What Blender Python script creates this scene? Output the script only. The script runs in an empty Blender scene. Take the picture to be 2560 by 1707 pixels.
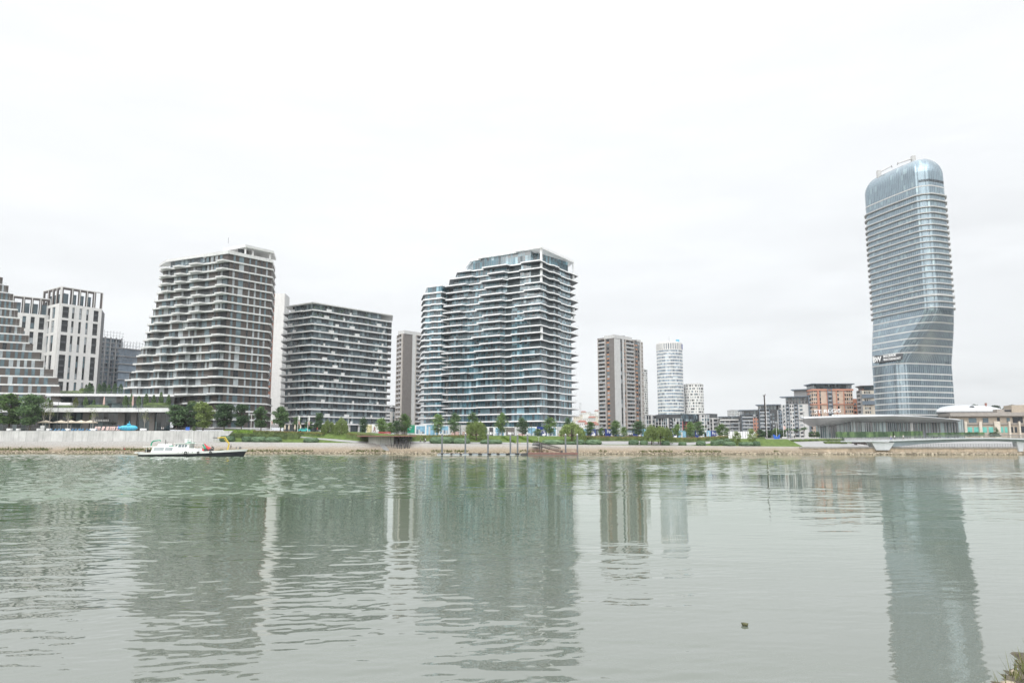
import bpy, bmesh, math, random
from math import sin, cos, tan, atan, atan2, sqrt, pi, floor, hypot
from mathutils import Vector, Matrix, noise as NZ
random.seed(11)
S = bpy.context.scene
COL = S.collection
R = math.radians
# ------------------------------------------------------------------ camera, sky, sun, exposure
F = 1849.0                    # focal length in pixels of the 2560 px wide photograph (26 mm)
CZ = 4.7                      # eye height above the river
HZN = 246.5                   # horizon below the picture centre, in those pixels
TH = atan(HZN / F)
CT, ST = cos(TH), sin(TH)
cam_d = bpy.data.cameras.new('camera')
cam_d.sensor_width = 36.0
cam_d.lens = F / 2560 * 36.0
cam_d.clip_start = 0.1
cam_d.clip_end = 20000
cam = bpy.data.objects.new('camera', cam_d)
COL.objects.link(cam)
cam.location = (0, 0, CZ)
cam.rotation_euler = (pi / 2 + TH, 0, 0)
S.camera = cam
S.view_settings.view_transform = 'Standard'
S.view_settings.look = 'None'
S.view_settings.exposure = 0.08
S.view_settings.gamma = 1.0
S.cycles.max_bounces = 7
S.cycles.diffuse_bounces = 3
S.cycles.glossy_bounces = 4
S.cycles.transparent_max_bounces = 10
S.cycles.caustics_reflective = False
S.cycles.caustics_refractive = False
try:
    S.cycles.use_denoising = True
except Exception:
    pass

HAZE = 0.00010                        # thin damp air
SUN_EL, SUN_AZ = R(27), R(205)        # behind the viewer, a little to the left
w = bpy.data.worlds.new('World')
S.world = w
w.use_nodes = True
nt = w.node_tree
nt.nodes.clear()


def N(tree, typ, **kw):
    n = tree.nodes.new(typ)
    for k, v in kw.items():
        if k.startswith('i_'):
            key = k[2:]
            key = int(key) if key.isdigit() else key
            n.inputs[key].default_value = v
        else:
            setattr(n, k, v)
    return n


def MATH(tree, op, a, b=None, c=None):
    n = tree.nodes.new('ShaderNodeMath')
    n.operation = op
    for i, x in enumerate((a, b, c)):
        if x is None:
            continue
        if isinstance(x, (int, float)):
            n.inputs[i].default_value = x
        else:
            tree.links.new(x, n.inputs[i])
    return n.outputs[0]


def MAPR(tree, v, a, b, c, d, smooth=True):
    n = tree.nodes.new('ShaderNodeMapRange')
    n.interpolation_type = 'SMOOTHSTEP' if smooth else 'LINEAR'
    tree.links.new(v, n.inputs[0])
    for i, x in enumerate((a, b, c, d)):
        n.inputs[1 + i].default_value = x
    return n.outputs[0]


def build_sky():
    L = nt.links.new
    out = N(nt, 'ShaderNodeOutputWorld')
    sky = N(nt, 'ShaderNodeTexSky')
    sky.sky_type = 'NISHITA'
    sky.sun_disc = False
    sky.sun_elevation = SUN_EL
    sky.sun_rotation = SUN_AZ
    b1 = N(nt, 'ShaderNodeBackground', i_Strength=0.1)
    L(sky.outputs[0], b1.inputs[0])
    tc = N(nt, 'ShaderNodeTexCoord')
    sep = N(nt, 'ShaderNodeSeparateXYZ')
    L(tc.outputs['Generated'], sep.inputs[0])
    x, y, z = sep.outputs
    # overcast luminance rising from horizon to zenith
    l1 = MAPR(nt, z, 0.0, 0.34, 0.965, 1.03)
    l2 = MAPR(nt, z, 0.42, 1.0, 0.0, 1.0)
    lum = MATH(nt, 'ADD', l1, l2)
    # sky brightened high behind the viewer, added to light the facades
    lum = MATH(nt, 'ADD', lum, MATH(nt, 'MULTIPLY', MATH(nt, 'MULTIPLY', MAPR(nt, y, 0.2, -0.5, 0.0, 1.0), MAPR(nt, z, 0.32, 0.62, 0.0, 1.0)), 1.8))
    # low sky darkened behind and beside the viewer, to darken the glass reflections
    back = MATH(nt, 'MULTIPLY', MAPR(nt, y, 0.64, 0.15, 0.0, 1.0), MAPR(nt, z, 0.03, 0.235, 1.0, 0.0))
    lum = MATH(nt, 'MULTIPLY', lum, MATH(nt, 'SUBTRACT', 1.0, MATH(nt, 'MULTIPLY', back, 0.80)))
    # cloud relief
    mp = N(nt, 'ShaderNodeMapping')
    mp.inputs['Scale'].default_value = (1.6, 1.6, 7.0)
    L(tc.outputs['Generated'], mp.inputs[0])
    nz = N(nt, 'ShaderNodeTexNoise', i_Scale=1.5, i_Detail=5.0, i_Roughness=0.5)
    L(mp.outputs[0], nz.inputs['Vector'])
    right = MAPR(nt, x, 0.1, 0.62, 0.35, 1.0)
    low = MAPR(nt, z, 0.42, 0.0, 0.1, 1.0)
    amp = MATH(nt, 'MULTIPLY', right, low)
    cl = MAPR(nt, nz.outputs[0], 0.38, 0.66, 0.0, 1.0)
    cl = MATH(nt, 'ADD', MATH(nt, 'MULTIPLY', cl, 0.22), MAPR(nt, x, 0.30, 0.62, 0.0, 0.11))
    lum = MATH(nt, 'MULTIPLY', lum, MATH(nt, 'SUBTRACT', 1.0, MATH(nt, 'MULTIPLY', amp, cl)))
    n3 = N(nt, 'ShaderNodeTexNoise', i_Scale=2.6, i_Detail=6.0, i_Roughness=0.55)
    L(mp.outputs[0], n3.inputs['Vector'])
    lum = MATH(nt, 'MULTIPLY', lum, MAPR(nt, n3.outputs[0], 0.32, 0.68, 0.968, 1.02))
    col = N(nt, 'ShaderNodeVectorMath', operation='SCALE')
    cmb = N(nt, 'ShaderNodeCombineXYZ', i_X=0.965, i_Y=0.985, i_Z=1.0)
    L(cmb.outputs[0], col.inputs[0])
    L(lum, col.inputs['Scale'])
    b2 = N(nt, 'ShaderNodeBackground', i_Strength=1.0)
    L(col.outputs[0], b2.inputs[0])
    mx = N(nt, 'ShaderNodeMixShader', i_0=0.95)
    L(b1.outputs[0], mx.inputs[1])
    L(b2.outputs[0], mx.inputs[2])
    L(mx.outputs[0], out.inputs[0])


build_sky()
sun_d = bpy.data.lights.new('sun', 'SUN')
sun_d.energy = 1.5
sun_d.angle = R(75)
sun_d.color = (1.0, 0.97, 0.93)
sun = bpy.data.objects.new('sun', sun_d)
COL.objects.link(sun)
sun.location = (0, -50, 200)
_sd = Vector((sin(SUN_AZ) * cos(SUN_EL), cos(SUN_AZ) * cos(SUN_EL), sin(SUN_EL)))
sun.rotation_euler = (-_sd).to_track_quat('-Z', 'Y').to_euler()


# ------------------------------------------------------------------ picture-to-place measurements
def ray(px, py):
    u = (px - 1280) / F
    v = (853.5 - py) / F
    return u, CT - v * ST, ST + v * CT


def P(px, py, Y):
    dx, dy, dz = ray(px, py)
    t = Y / dy
    return Vector((dx * t, Y, CZ + dz * t))


def Zat(py, Y):
    return P(1280, py, Y).z


def Xat(px, Y, z):
    return (px - 1280) / F * (Y * CT + (z - CZ) * ST)


def wl(X):                    # depth of the far waterline
    return 256 - 0.066 * X


def bank(px, d, z=3.0):       # a point d metres behind the far waterline
    Y = 256 + d
    for _ in range(8):
        X = Xat(px, Y, z)
        Y = wl(X) + d
    return X, Y


def lerp(a, b, t):
    return a + (b - a) * t


def pw(x, pts):
    if x <= pts[0][0]:
        return pts[0][1]
    for (x0, y0), (x1, y1) in zip(pts, pts[1:]):
        if x <= x1:
            return lerp(y0, y1, (x - x0) / (x1 - x0))
    return pts[-1][1]


def z_edge(X):                # top edge of the sloped stone bank
    return pw(X, [(-110, 4.1), (-60, 3.75), (40, 3.0), (105, 2.45), (200, 2.4)])


def z_up(X):                  # upper promenade
    return pw(X, [(-112, 8.1), (-60, 7.9), (-42, 6.7), (10, 6.3), (60, 5.75), (95, 5.1), (200, 4.9)])


# ------------------------------------------------------------------ mesh collector
class MB:
    def __init__(s):
        s.v = []
        s.f = []
        s.m = []
        s.uv = []
        s.area = 0

    def face(s, pts, m=0, uv=None):
        i = len(s.v)
        s.v += [tuple(p) for p in pts]
        s.f.append(tuple(range(i, i + len(pts))))
        s.m.append(m)
        s.uv.append(uv)

    def hexa(s, b, t, m=0):   # b,t: four points each, counter-clockwise from above
        i = len(s.v)
        s.v += [tuple(p) for p in b] + [tuple(p) for p in t]
        for q in ((3, 2, 1, 0), (4, 5, 6, 7), (0, 1, 5, 4), (1, 2, 6, 5), (2, 3, 7, 6), (3, 0, 4, 7)):
            s.f.append(tuple(i + k for k in q))
            s.m.append(m)
            s.uv.append(None)

    def box(s, x0, x1, y0, y1, z0, z1, m=0):
        s.hexa([(x0, y0, z0), (x1, y0, z0), (x1, y1, z0), (x0, y1, z0)],
               [(x0, y0, z1), (x1, y0, z1), (x1, y1, z1), (x0, y1, z1)], m)

    def obox(s, c, ax, hx, hy, z0, z1, m=0):
        ux, uy = ax
        q = [(-hx, -hy), (hx, -hy), (hx, hy), (-hx, hy)]
        pts = [(c[0] + a * ux - b * uy, c[1] + a * uy + b * ux) for a, b in q]
        s.hexa([(p[0], p[1], z0) for p in pts], [(p[0], p[1], z1) for p in pts], m)

    def prism(s, poly, z0, z1, m=0, mc=None, caps=True, uv0=0.0, mb=None):
        if sum(a[0] * b[1] - b[0] * a[1] for a, b in zip(poly, poly[1:] + poly[:1])) < 0:
            poly = poly[::-1]
        n = len(poly)
        u = uv0
        for k in range(n):
            a, b = poly[k], poly[(k + 1) % n]
            l = hypot(b[0] - a[0], b[1] - a[1])
            s.face([(a[0], a[1], z0), (b[0], b[1], z0), (b[0], b[1], z1), (a[0], a[1], z1)], m,
                   [(u, z0), (u + l, z0), (u + l, z1), (u, z1)])
            u += l
        if caps:
            mc = m if mc is None else mc
            s.face([(p[0], p[1], z1) for p in poly], mc)
            s.face([(p[0], p[1], z0) for p in poly[::-1]], mc if mb is None else mb)

    def tube(s, p, q, r, r2=None, n=6, m=0, cap=True):
        p, q = Vector(p), Vector(q)
        r2 = r if r2 is None else r2
        d = (q - p)
        if d.length < 1e-6:
            return
        d.normalize()
        a = d.orthogonal().normalized()
        b = d.cross(a)
        i = len(s.v)
        for c, rr in ((p, r), (q, r2)):
            for k in range(n):
                t = 2 * pi * k / n
                s.v.append(tuple(c + a * (cos(t) * rr) + b * (sin(t) * rr)))
        for k in range(n):
            k2 = (k + 1) % n
            s.f.append((i + k, i + k2, i + n + k2, i + n + k))
            s.m.append(m)
            s.uv.append(None)
        if cap:
            s.f.append(tuple(i + k for k in range(n))[::-1])
            s.f.append(tuple(i + n + k for k in range(n)))
            s.m += [m, m]
            s.uv += [None, None]

    def path(s, pts, rs, n=6, m=0):
        for k in range(len(pts) - 1):
            r0 = rs if isinstance(rs, (int, float)) else rs[k]
            r1 = rs if isinstance(rs, (int, float)) else rs[k + 1]
            s.tube(pts[k], pts[k + 1], r0, r1, n, m)

    def lathe(s, c, prof, n=24, m=0, sx=1, sy=1):
        i = len(s.v)
        for (r, z) in prof:
            for k in range(n):
                t = 2 * pi * k / n
                s.v.append((c[0] + cos(t) * r * sx, c[1] + sin(t) * r * sy, c[2] + z))
        for j in range(len(prof) - 1):
            for k in range(n):
                k2 = (k + 1) % n
                s.f.append((i + j * n + k, i + j * n + k2, i + (j + 1) * n + k2, i + (j + 1) * n + k))
                s.m.append(m)
                s.uv.append(None)
        s.f.append(tuple(i + k for k in range(n))[::-1])
        s.f.append(tuple(i + (len(prof) - 1) * n + k for k in range(n)))
        s.m += [m, m]
        s.uv += [None, None]

    def ell(s, c, rx, ry, rz, n=12, k=7, m=0):
        prof = [(max(sin(pi * j / k), .02), -cos(pi * j / k)) for j in range(k + 1)]
        i = len(s.v)
        s.lathe((0, 0, 0), prof, n, m)
        s.v[i:] = [(c[0] + x * rx, c[1] + y * ry, c[2] + z * rz) for x, y, z in s.v[i:]]

    def add(s, o):
        i = len(s.v)
        s.v += o.v
        s.f += [tuple(i + k for k in f) for f in o.f]
        s.m += o.m
        s.uv += o.uv

    def mesh(s, name, mats, off=(0, 0, 0), smooth=False):
        me = bpy.data.meshes.new(name)
        ox, oy, oz = off
        me.from_pydata([(x - ox, y - oy, z - oz) for x, y, z in s.v], [], s.f)
        if not isinstance(mats, (list, tuple)):
            mats = [mats]
        for m in mats:
            me.materials.append(m)
        me.polygons.foreach_set('material_index', s.m)
        if any(u is not None for u in s.uv):
            ul = me.uv_layers.new(name='UVMap')
            flat = []
            for f, u in zip(s.f, s.uv):
                if u is None:
                    flat += [0.0, 0.0] * len(f)
                else:
                    for a, b in u:
                        flat += [a, b]
            ul.data.foreach_set('uv', flat)
        if smooth:
            me.polygons.foreach_set('use_smooth', [True] * len(s.f))
        me.update()
        return me

    def build(s, name, mats, parent=None, smooth=False, loc=None):
        off = OFF.get(parent.name, (0, 0, 0)) if parent else (loc or (0, 0, 0))
        o = bpy.data.objects.new(name, s.mesh(name, mats, off, smooth))
        COL.objects.link(o)
        if parent:
            o.parent = parent
        else:
            o.location = off
        OFF[o.name] = off
        return o


OFF = {}


def tag(o, label=None, cat=None, group=None, kind=None):
    if label:
        o['label'] = label
    if cat:
        o['category'] = cat
    if group:
        o['group'] = group
    if kind:
        o['kind'] = kind
    return o


def thing(name, label, cat, loc, group=None):
    o = bpy.data.objects.new(name, None)
    COL.objects.link(o)
    o.empty_display_size = 0.5
    o.location = loc
    OFF[o.name] = tuple(loc)
    return tag(o, label, cat, group)


def dup(root, loc, rz=0.0, sc=(1, 1, 1), label=None, group=None):
    c = root.copy()
    COL.objects.link(c)
    c.location = loc
    c.rotation_euler = (0, 0, rz)
    c.scale = sc
    if label:
        c['label'] = label
    if group:
        c['group'] = group
    for ch in list(root.children):
        d = ch.copy()
        COL.objects.link(d)
        d.parent = c
        for g in list(ch.children):
            e = g.copy()
            COL.objects.link(e)
            e.parent = d
    return c


def many(name, items, mats, parent, cap=100, smooth=False):
    """items: list of (size, MB); the largest become parts of their own, the rest one part"""
    items = sorted(items, key=lambda t: -t[0])
    for _, b in items[:cap]:
        b.build(name, mats, parent, smooth)
    if len(items) > cap:
        r = MB()
        for _, b in items[cap:]:
            r.add(b)
        o = r.build(name, mats, parent, smooth)
        o['kind'] = 'stuff'


# ------------------------------------------------------------------ materials
def mat(name, col, rough=0.6, metal=0.0, var=0.15, scale=0.6, spec=0.4, streak=0.0, bump=0.0, stretch=(1, 1, 1), joint=0.0):
    m = bpy.data.materials.new(name)
    m.use_nodes = True
    t = m.node_tree
    b = t.nodes['Principled BSDF']
    b.inputs['Roughness'].default_value = rough
    b.inputs['Metallic'].default_value = metal
    b.inputs['Specular IOR Level'].default_value = spec
    tc = N(t, 'ShaderNodeTexCoord')
    mp = N(t, 'ShaderNodeMapping')
    mp.inputs['Scale'].default_value = stretch
    t.links.new(tc.outputs['Object'], mp.inputs[0])
    nz = N(t, 'ShaderNodeTexNoise', i_Scale=scale, i_Detail=6.0, i_Roughness=0.62)
    t.links.new(mp.outputs[0], nz.inputs['Vector'])
    f = MAPR(t, nz.outputs[0], 0.28, 0.72, 1 - var, 1 + var)
    if streak:
        mp2 = N(t, 'ShaderNodeMapping')
        mp2.inputs['Scale'].default_value = (1.2, 1.2, 0.09)
        t.links.new(tc.outputs['Object'], mp2.inputs[0])
        n2 = N(t, 'ShaderNodeTexNoise', i_Scale=1.0, i_Detail=4.0)
        t.links.new(mp2.outputs[0], n2.inputs['Vector'])
        f = MATH(t, 'MULTIPLY', f, MAPR(t, n2.outputs[0], 0.45, 0.75, 1.0, 1.0 - streak))
    if joint:
        sx = N(t, 'ShaderNodeSeparateXYZ')
        t.links.new(tc.outputs['Object'], sx.inputs[0])
        fx = MATH(t, 'FRACT', MATH(t, 'DIVIDE', sx.outputs[0], joint))
        f = MATH(t, 'MULTIPLY', f, MATH(t, 'SUBTRACT', 1.0, MATH(t, 'MULTIPLY', MATH(t, 'LESS_THAN', fx, 0.035), 0.28)))
        wn = N(t, 'ShaderNodeTexWhiteNoise', noise_dimensions='1D')
        t.links.new(MATH(t, 'FLOOR', MATH(t, 'DIVIDE', sx.outputs[0], joint)), wn.inputs['W'])
        f = MATH(t, 'MULTIPLY', f, MAPR(t, wn.outputs['Value'], 0.0, 1.0, 0.93, 1.05))
    sc = N(t, 'ShaderNodeVectorMath', operation='SCALE')
    sc.inputs[0].default_value = col[:3]
    t.links.new(f, sc.inputs['Scale'])
    t.links.new(sc.outputs[0], b.inputs['Base Color'])
    if bump:
        bp = N(t, 'ShaderNodeBump', i_Strength=bump, i_Distance=0.1)
        t.links.new(nz.outputs[0], bp.inputs['Height'])
        t.links.new(bp.outputs[0], b.inputs['Normal'])
    return m


def glass_ribbon(name, dark, mid, light, pw_=1.4, ph=3.6, plight=0.16, pmid=0.45, ior=1.9, mull=(0.05, 0.055, 0.06), mw=0.06, metal=0.0, rough=0.05, jit=0.012, nv=.35):
    """curtain wall: UV u runs along the facade in metres, v is the height"""
    m = bpy.data.materials.new(name)
    m.use_nodes = True
    t = m.node_tree
    L = t.links.new
    b = t.nodes['Principled BSDF']
    b.inputs['IOR'].default_value = ior
    b.inputs['Metallic'].default_value = metal
    uv = N(t, 'ShaderNodeUVMap')
    sp = N(t, 'ShaderNodeSeparateXYZ')
    L(uv.outputs[0], sp.inputs[0])
    u = MATH(t, 'DIVIDE', sp.outputs[0], pw_)
    v = MATH(t, 'DIVIDE', sp.outputs[1], ph)
    cu = MATH(t, 'FLOOR', u)
    cv = MATH(t, 'FLOOR', v)
    cb = N(t, 'ShaderNodeCombineXYZ')
    L(cu, cb.inputs[0])
    L(cv, cb.inputs[1])
    wn = N(t, 'ShaderNodeTexWhiteNoise', noise_dimensions='2D')
    L(cb.outputs[0], wn.inputs['Vector'])
    rp = N(t, 'ShaderNodeValToRGB')
    rp.color_ramp.interpolation = 'CONSTANT'
    e = rp.color_ramp.elements
    e[0].position = 0.0
    e[0].color = (*dark, 1)
    e[1].position = 1 - plight - pmid
    e[1].color = (*mid, 1)
    x = e.new(1 - plight)
    x.color = (*light, 1)
    L(wn.outputs['Value'], rp.inputs[0])
    # soft variation from room to room
    nz = N(t, 'ShaderNodeTexNoise', i_Scale=0.13, i_Detail=3.0)
    L(uv.outputs[0], nz.inputs['Vector'])
    sc = N(t, 'ShaderNodeVectorMath', operation='SCALE')
    L(rp.outputs[0], sc.inputs[0])
    L(MAPR(t, nz.outputs[0], 0.3, 0.7, 1 - nv, 1 + nv), sc.inputs['Scale'])
    fu = MATH(t, 'FRACT', u)
    mk = MATH(t, 'LESS_THAN', fu, mw)
    mx = N(t, 'ShaderNodeMix', data_type='RGBA')
    L(mk, mx.inputs[0])
    L(sc.outputs[0], mx.inputs[6])
    mx.inputs[7].default_value = (*mull, 1)
    L(mx.outputs[2], b.inputs['Base Color'])
    L(MATH(t, 'ADD', MATH(t, 'MULTIPLY', mk, 0.4), rough), b.inputs['Roughness'])
    # each pane sits a little out of true
    ge = N(t, 'ShaderNodeNewGeometry')
    sub = N(t, 'ShaderNodeVectorMath', operation='SUBTRACT')
    L(wn.outputs['Color'], sub.inputs[0])
    sub.inputs[1].default_value = (.5, .5, .5)
    s2 = N(t, 'ShaderNodeVectorMath', operation='SCALE')
    L(sub.outputs[0], s2.inputs[0])
    s2.inputs['Scale'].default_value = jit * 2
    ad = N(t, 'ShaderNodeVectorMath', operation='ADD')
    L(ge.outputs['Normal'], ad.inputs[0])
    L(s2.outputs[0], ad.inputs[1])
    nn = N(t, 'ShaderNodeVectorMath', operation='NORMALIZE')
    L(ad.outputs[0], nn.inputs[0])
    L(nn.outputs[0], b.inputs['Normal'])
    return m


def leaf_mat(name, cols, trans=0.25):
    m = bpy.data.materials.new(name)
    m.use_nodes = True
    t = m.node_tree
    L = t.links.new
    b = t.nodes['Principled BSDF']
    b.inputs['Roughness'].default_value = 0.6
    b.inputs['Specular IOR Level'].default_value = 0.25
    tc = N(t, 'ShaderNodeTexCoord')
    n1 = N(t, 'ShaderNodeTexNoise', i_Scale=0.55, i_Detail=2.0)
    L(tc.outputs['Object'], n1.inputs['Vector'])
    ge = N(t, 'ShaderNodeNewGeometry')
    oi = N(t, 'ShaderNodeObjectInfo')
    f = MATH(t, 'ADD', MATH(t, 'MULTIPLY', n1.outputs[0], 0.55), MATH(t, 'MULTIPLY', ge.outputs['Random Per Island'], 0.38))
    f = MATH(t, 'ADD', f, MATH(t, 'MULTIPLY', MATH(t, 'SUBTRACT', oi.outputs['Random'], 0.5), 0.22))
    rp = N(t, 'ShaderNodeValToRGB')
    e = rp.color_ramp.elements
    for k, (p, c) in enumerate(zip((0.2, 0.5, 0.8), cols)):
        x = e[k] if k < 2 else e.new(p)
        x.position = p
        x.color = (*c, 1)
    L(f, rp.inputs[0])
    L(rp.outputs[0], b.inputs['Base Color'])
    tr = N(t, 'ShaderNodeBsdfTranslucent')
    L(rp.outputs[0], tr.inputs[0])
    mx = N(t, 'ShaderNodeMixShader', i_0=trans)
    L(b.outputs[0], mx.inputs[1])
    L(tr.outputs[0], mx.inputs[2])
    L(mx.outputs[0], t.nodes['Material Output'].inputs[0])
    return m


def clear_glass(name, col=(0.75, 0.82, 0.84), a=0.06):
    m = bpy.data.materials.new(name)
    m.use_nodes = True
    t = m.node_tree
    b = t.nodes['Principled BSDF']
    b.inputs['Base Color'].default_value = (*col, 1)
    b.inputs['Roughness'].default_value = 0.08
    b.inputs['Alpha'].default_value = a
    return m


M = {
    'white': mat('white_render', (0.70, 0.69, 0.67), 0.55, var=0.05, streak=0.10),
    'slab': mat('white_slab_edge', (0.88, 0.88, 0.88), 0.5, var=0.04, streak=0.05),
    'slabtan': mat('off_white_slab_edge', (0.67, 0.667, 0.66), 0.55, var=0.07, streak=0.12),
    'soffit': mat('grey_soffit', (0.45, 0.45, 0.45), 0.7, var=0.1),
    'brown': mat('brown_cladding', (0.085, 0.071, 0.065), 0.55, var=0.14, scale=0.4),
    'brownd': mat('dark_brown_cladding', (0.045, 0.035, 0.032), 0.6, var=0.2),
    'dark': mat('dark_fill_and_recess_shade', (0.03, 0.033, 0.036), 0.5, var=0.2),  # also colours the flat panels that stand for loggia shade
    'darkgrey': mat('dark_grey_cladding', (0.075, 0.08, 0.085), 0.5, var=0.2),
    'bluegrey': mat('blue_grey_cladding', (0.16, 0.20, 0.245), 0.5, var=0.15),
    'midgrey': mat('mid_grey_panel', (0.30, 0.30, 0.30), 0.6, var=0.1),
    'taupe': mat('taupe_panel', (0.17, 0.155, 0.145), 0.6, var=0.08, streak=0.06),
    'palegrey': mat('pale_grey_panel', (0.56, 0.56, 0.55), 0.6, var=0.06, streak=0.08),
    'cream': mat('cream_stone', (0.62, 0.56, 0.47), 0.7, var=0.1, streak=0.06),
    'beige': mat('beige_stone', (0.42, 0.36, 0.29), 0.75, var=0.14, scale=0.9),
    'beiged': mat('grey_beige_cornice', (0.34, 0.31, 0.28), 0.7, var=0.1),
    'orange': mat('orange_render', (0.56, 0.27, 0.19), 0.65, var=0.12, streak=0.08),
    'peach': mat('peach_panel', (0.62, 0.48, 0.38), 0.65, var=0.1),
    'red': mat('red_cladding', (0.35, 0.07, 0.06), 0.55, var=0.15),
    'orangep': mat('orange_spandrel', (0.46, 0.23, 0.13), 0.6, var=0.2),
    'olive': mat('olive_copper_panel', (0.24, 0.18, 0.08), 0.6, var=0.25),
    'concrete': mat('pale_concrete', (0.53, 0.52, 0.51), 0.85, var=0.12, scale=0.35, streak=0.26, joint=4.8),
    'rail': mat('grey_railing', (0.16, 0.165, 0.17), 0.5, 0.4, var=0.1),
    'steel': mat('grey_steel', (0.20, 0.21, 0.225), 0.45, 0.3, var=0.15),
    'black': mat('black_paint', (0.02, 0.02, 0.022), 0.45, var=0.2),
    'bark': mat('bark', (0.09, 0.07, 0.055), 0.9, var=0.3, scale=4),
    'palebark': mat('pale_bark', (0.42, 0.38, 0.33), 0.9, var=0.25, scale=4),
    'silver': mat('silver_cladding', (0.62, 0.63, 0.64), 0.4, 0.25, var=0.05),
    'ripple': mat('red_brown_steel', (0.23, 0.12, 0.10), 0.7, var=0.25, scale=2),
    'wpaint': mat('white_paint', (0.82, 0.82, 0.81), 0.4, var=0.04, scale=2),
    'blue': mat('blue_paint', (0.03, 0.13, 0.52), 0.35, var=0.1),
    'cyan': mat('cyan_vinyl', (0.06, 0.42, 0.62), 0.4, var=0.1),
    'yellow': mat('yellow_paint', (0.60, 0.43, 0.05), 0.45, var=0.12),
    'green': mat('green_paint', (0.02, 0.30, 0.18), 0.45, var=0.12),
    'redp': mat('red_plastic', (0.55, 0.05, 0.06), 0.5, var=0.15),
    'hull': mat('dark_hull', (0.012, 0.014, 0.020), 0.6, var=0.25),
    'tan': mat('tan_canvas', (0.60, 0.52, 0.42), 0.85, var=0.1),
    'pink': mat('faded_pink_cloth', (0.60, 0.42, 0.38), 0.85, var=0.12),
    'tile': mat('red_roof_tile', (0.30, 0.13, 0.10), 0.85, var=0.25),
    'skin': mat('skin', (0.45, 0.28, 0.20), 0.6, var=0.05),
    'greywhite': mat('weathered_white_paint', (0.58, 0.60, 0.62), 0.5, var=0.06, streak=0.08),
    'tanslab': mat('tan_grey_slab', (0.48, 0.445, 0.41), 0.6, var=0.06),
    'umber': mat('umber_recess', (0.10, 0.09, 0.082), 0.6, var=0.2),
    'navy': mat('navy_board', (0.015, 0.035, 0.20), 0.4, var=0.25, scale=0.3),
    'g_dark': mat('dark_window_glass', (0.022, 0.028, 0.034), 0.06, var=0.35, scale=0.25, spec=0.9),
    'g_blue': mat('blue_window_glass', (0.115, 0.165, 0.19), 0.06, var=0.3, scale=0.25, spec=0.9),
    'g_light': mat('curtain_and_reflection_glass', (0.34, 0.37, 0.39), 0.12, var=0.25, scale=0.25, spec=0.8),  # pale panes for curtains, and for sky reflections put into the colour
    'g_turq': mat('turquoise_window', (0.16, 0.52, 0.45), 0.08, var=0.2, scale=0.3, spec=0.8),
    'balglass': clear_glass('balustrade_glass'),
    'balgrey': mat('grey_balustrade', (0.40, 0.41, 0.42), 0.3, var=0.1),
    'leaf': leaf_mat('leaf_green', ((0.046, 0.085, 0.033), (0.139, 0.227, 0.073), (0.312, 0.449, 0.147))),
    'leafd': leaf_mat('leaf_dark_green', ((0.034, 0.068, 0.036), (0.094, 0.163, 0.075), (0.214, 0.323, 0.132))),
    'willow': leaf_mat('willow_leaf', ((0.111, 0.156, 0.046), (0.234, 0.305, 0.104), (0.390, 0.468, 0.182)), 0.35),
    'yleaf': leaf_mat('yellow_green_leaf', ((0.05, 0.08, 0.02), (0.13, 0.16, 0.035), (0.24, 0.25, 0.05))),
    'box': leaf_mat('clipped_leaf', ((0.046, 0.085, 0.046), (0.111, 0.176, 0.098), (0.221, 0.312, 0.169)), 0.1),
    'hedge': leaf_mat('hedge_leaf', ((0.052, 0.078, 0.029), (0.111, 0.156, 0.052), (0.195, 0.247, 0.085)), 0.15),
    'hedgeo': leaf_mat('russet_hedge_leaf', ((0.09, 0.085, 0.025), (0.19, 0.145, 0.04), (0.31, 0.18, 0.075)), 0.15),
    'hedgey': leaf_mat('lime_hedge_leaf', ((0.065, 0.117, 0.019), (0.156, 0.260, 0.039), (0.312, 0.416, 0.078)), 0.15),
    'hillf': leaf_mat('far_wood_leaf', ((0.04, 0.06, 0.045), (0.07, 0.10, 0.065), (0.11, 0.14, 0.09)), 0.1),
}
M['loggia_shade'] = mat('teal_loggia_shade', (0.018, 0.036, 0.044), 0.3, var=0.3)  # near-black shade of the loggias put into the colour
M['soffit_shade'] = mat('shaded_soffit', (0.10, 0.11, 0.12), 0.6, var=0.1)  # slab undersides coloured dark to deepen their shade
M['rib8'] = glass_ribbon('teal_curtain_wall', (0.012, 0.048, 0.066), (0.040, 0.135, 0.178), (0.20, 0.36, 0.43), 1.5, 3.6, 0.18, 0.44, ior=2.5)
M['rib6'] = glass_ribbon('grey_curtain_wall', (0.020, 0.032, 0.040), (0.065, 0.10, 0.12), (0.22, 0.28, 0.30), 1.3, 3.2, 0.18, 0.45, ior=1.75)
M['ribp'] = glass_ribbon('podium_glass', (0.015, 0.022, 0.025), (0.04, 0.06, 0.066), (0.10, 0.14, 0.15), 1.8, 4, 0.2, 0.4, ior=1.6)
M['ribt'] = glass_ribbon('blue_tower_glass', (0.235, 0.305, 0.35), (0.262, 0.342, 0.388), (0.35, 0.45, 0.48), 1.45, 3.5, 0.08, 0.5, ior=2.0, mull=(0.33, 0.37, 0.41), mw=0.10, metal=0.70, rough=0.16, nv=.06, jit=.008)
M['ribc'] = glass_ribbon('round_tower_glass', (0.13, 0.17, 0.22), (0.22, 0.28, 0.34), (0.42, 0.48, 0.52), 2.4, 3.4, 0.3, 0.45, ior=1.7, mull=(0.6, 0.62, 0.65), mw=0.08)
M['ribs'] = glass_ribbon('pavilion_glass', (0.05, 0.075, 0.085), (0.12, 0.17, 0.18), (0.30, 0.38, 0.38), 1.1, 20, 0.25, 0.4, ior=1.8, mull=(0.35, 0.36, 0.38), mw=0.22)


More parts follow.
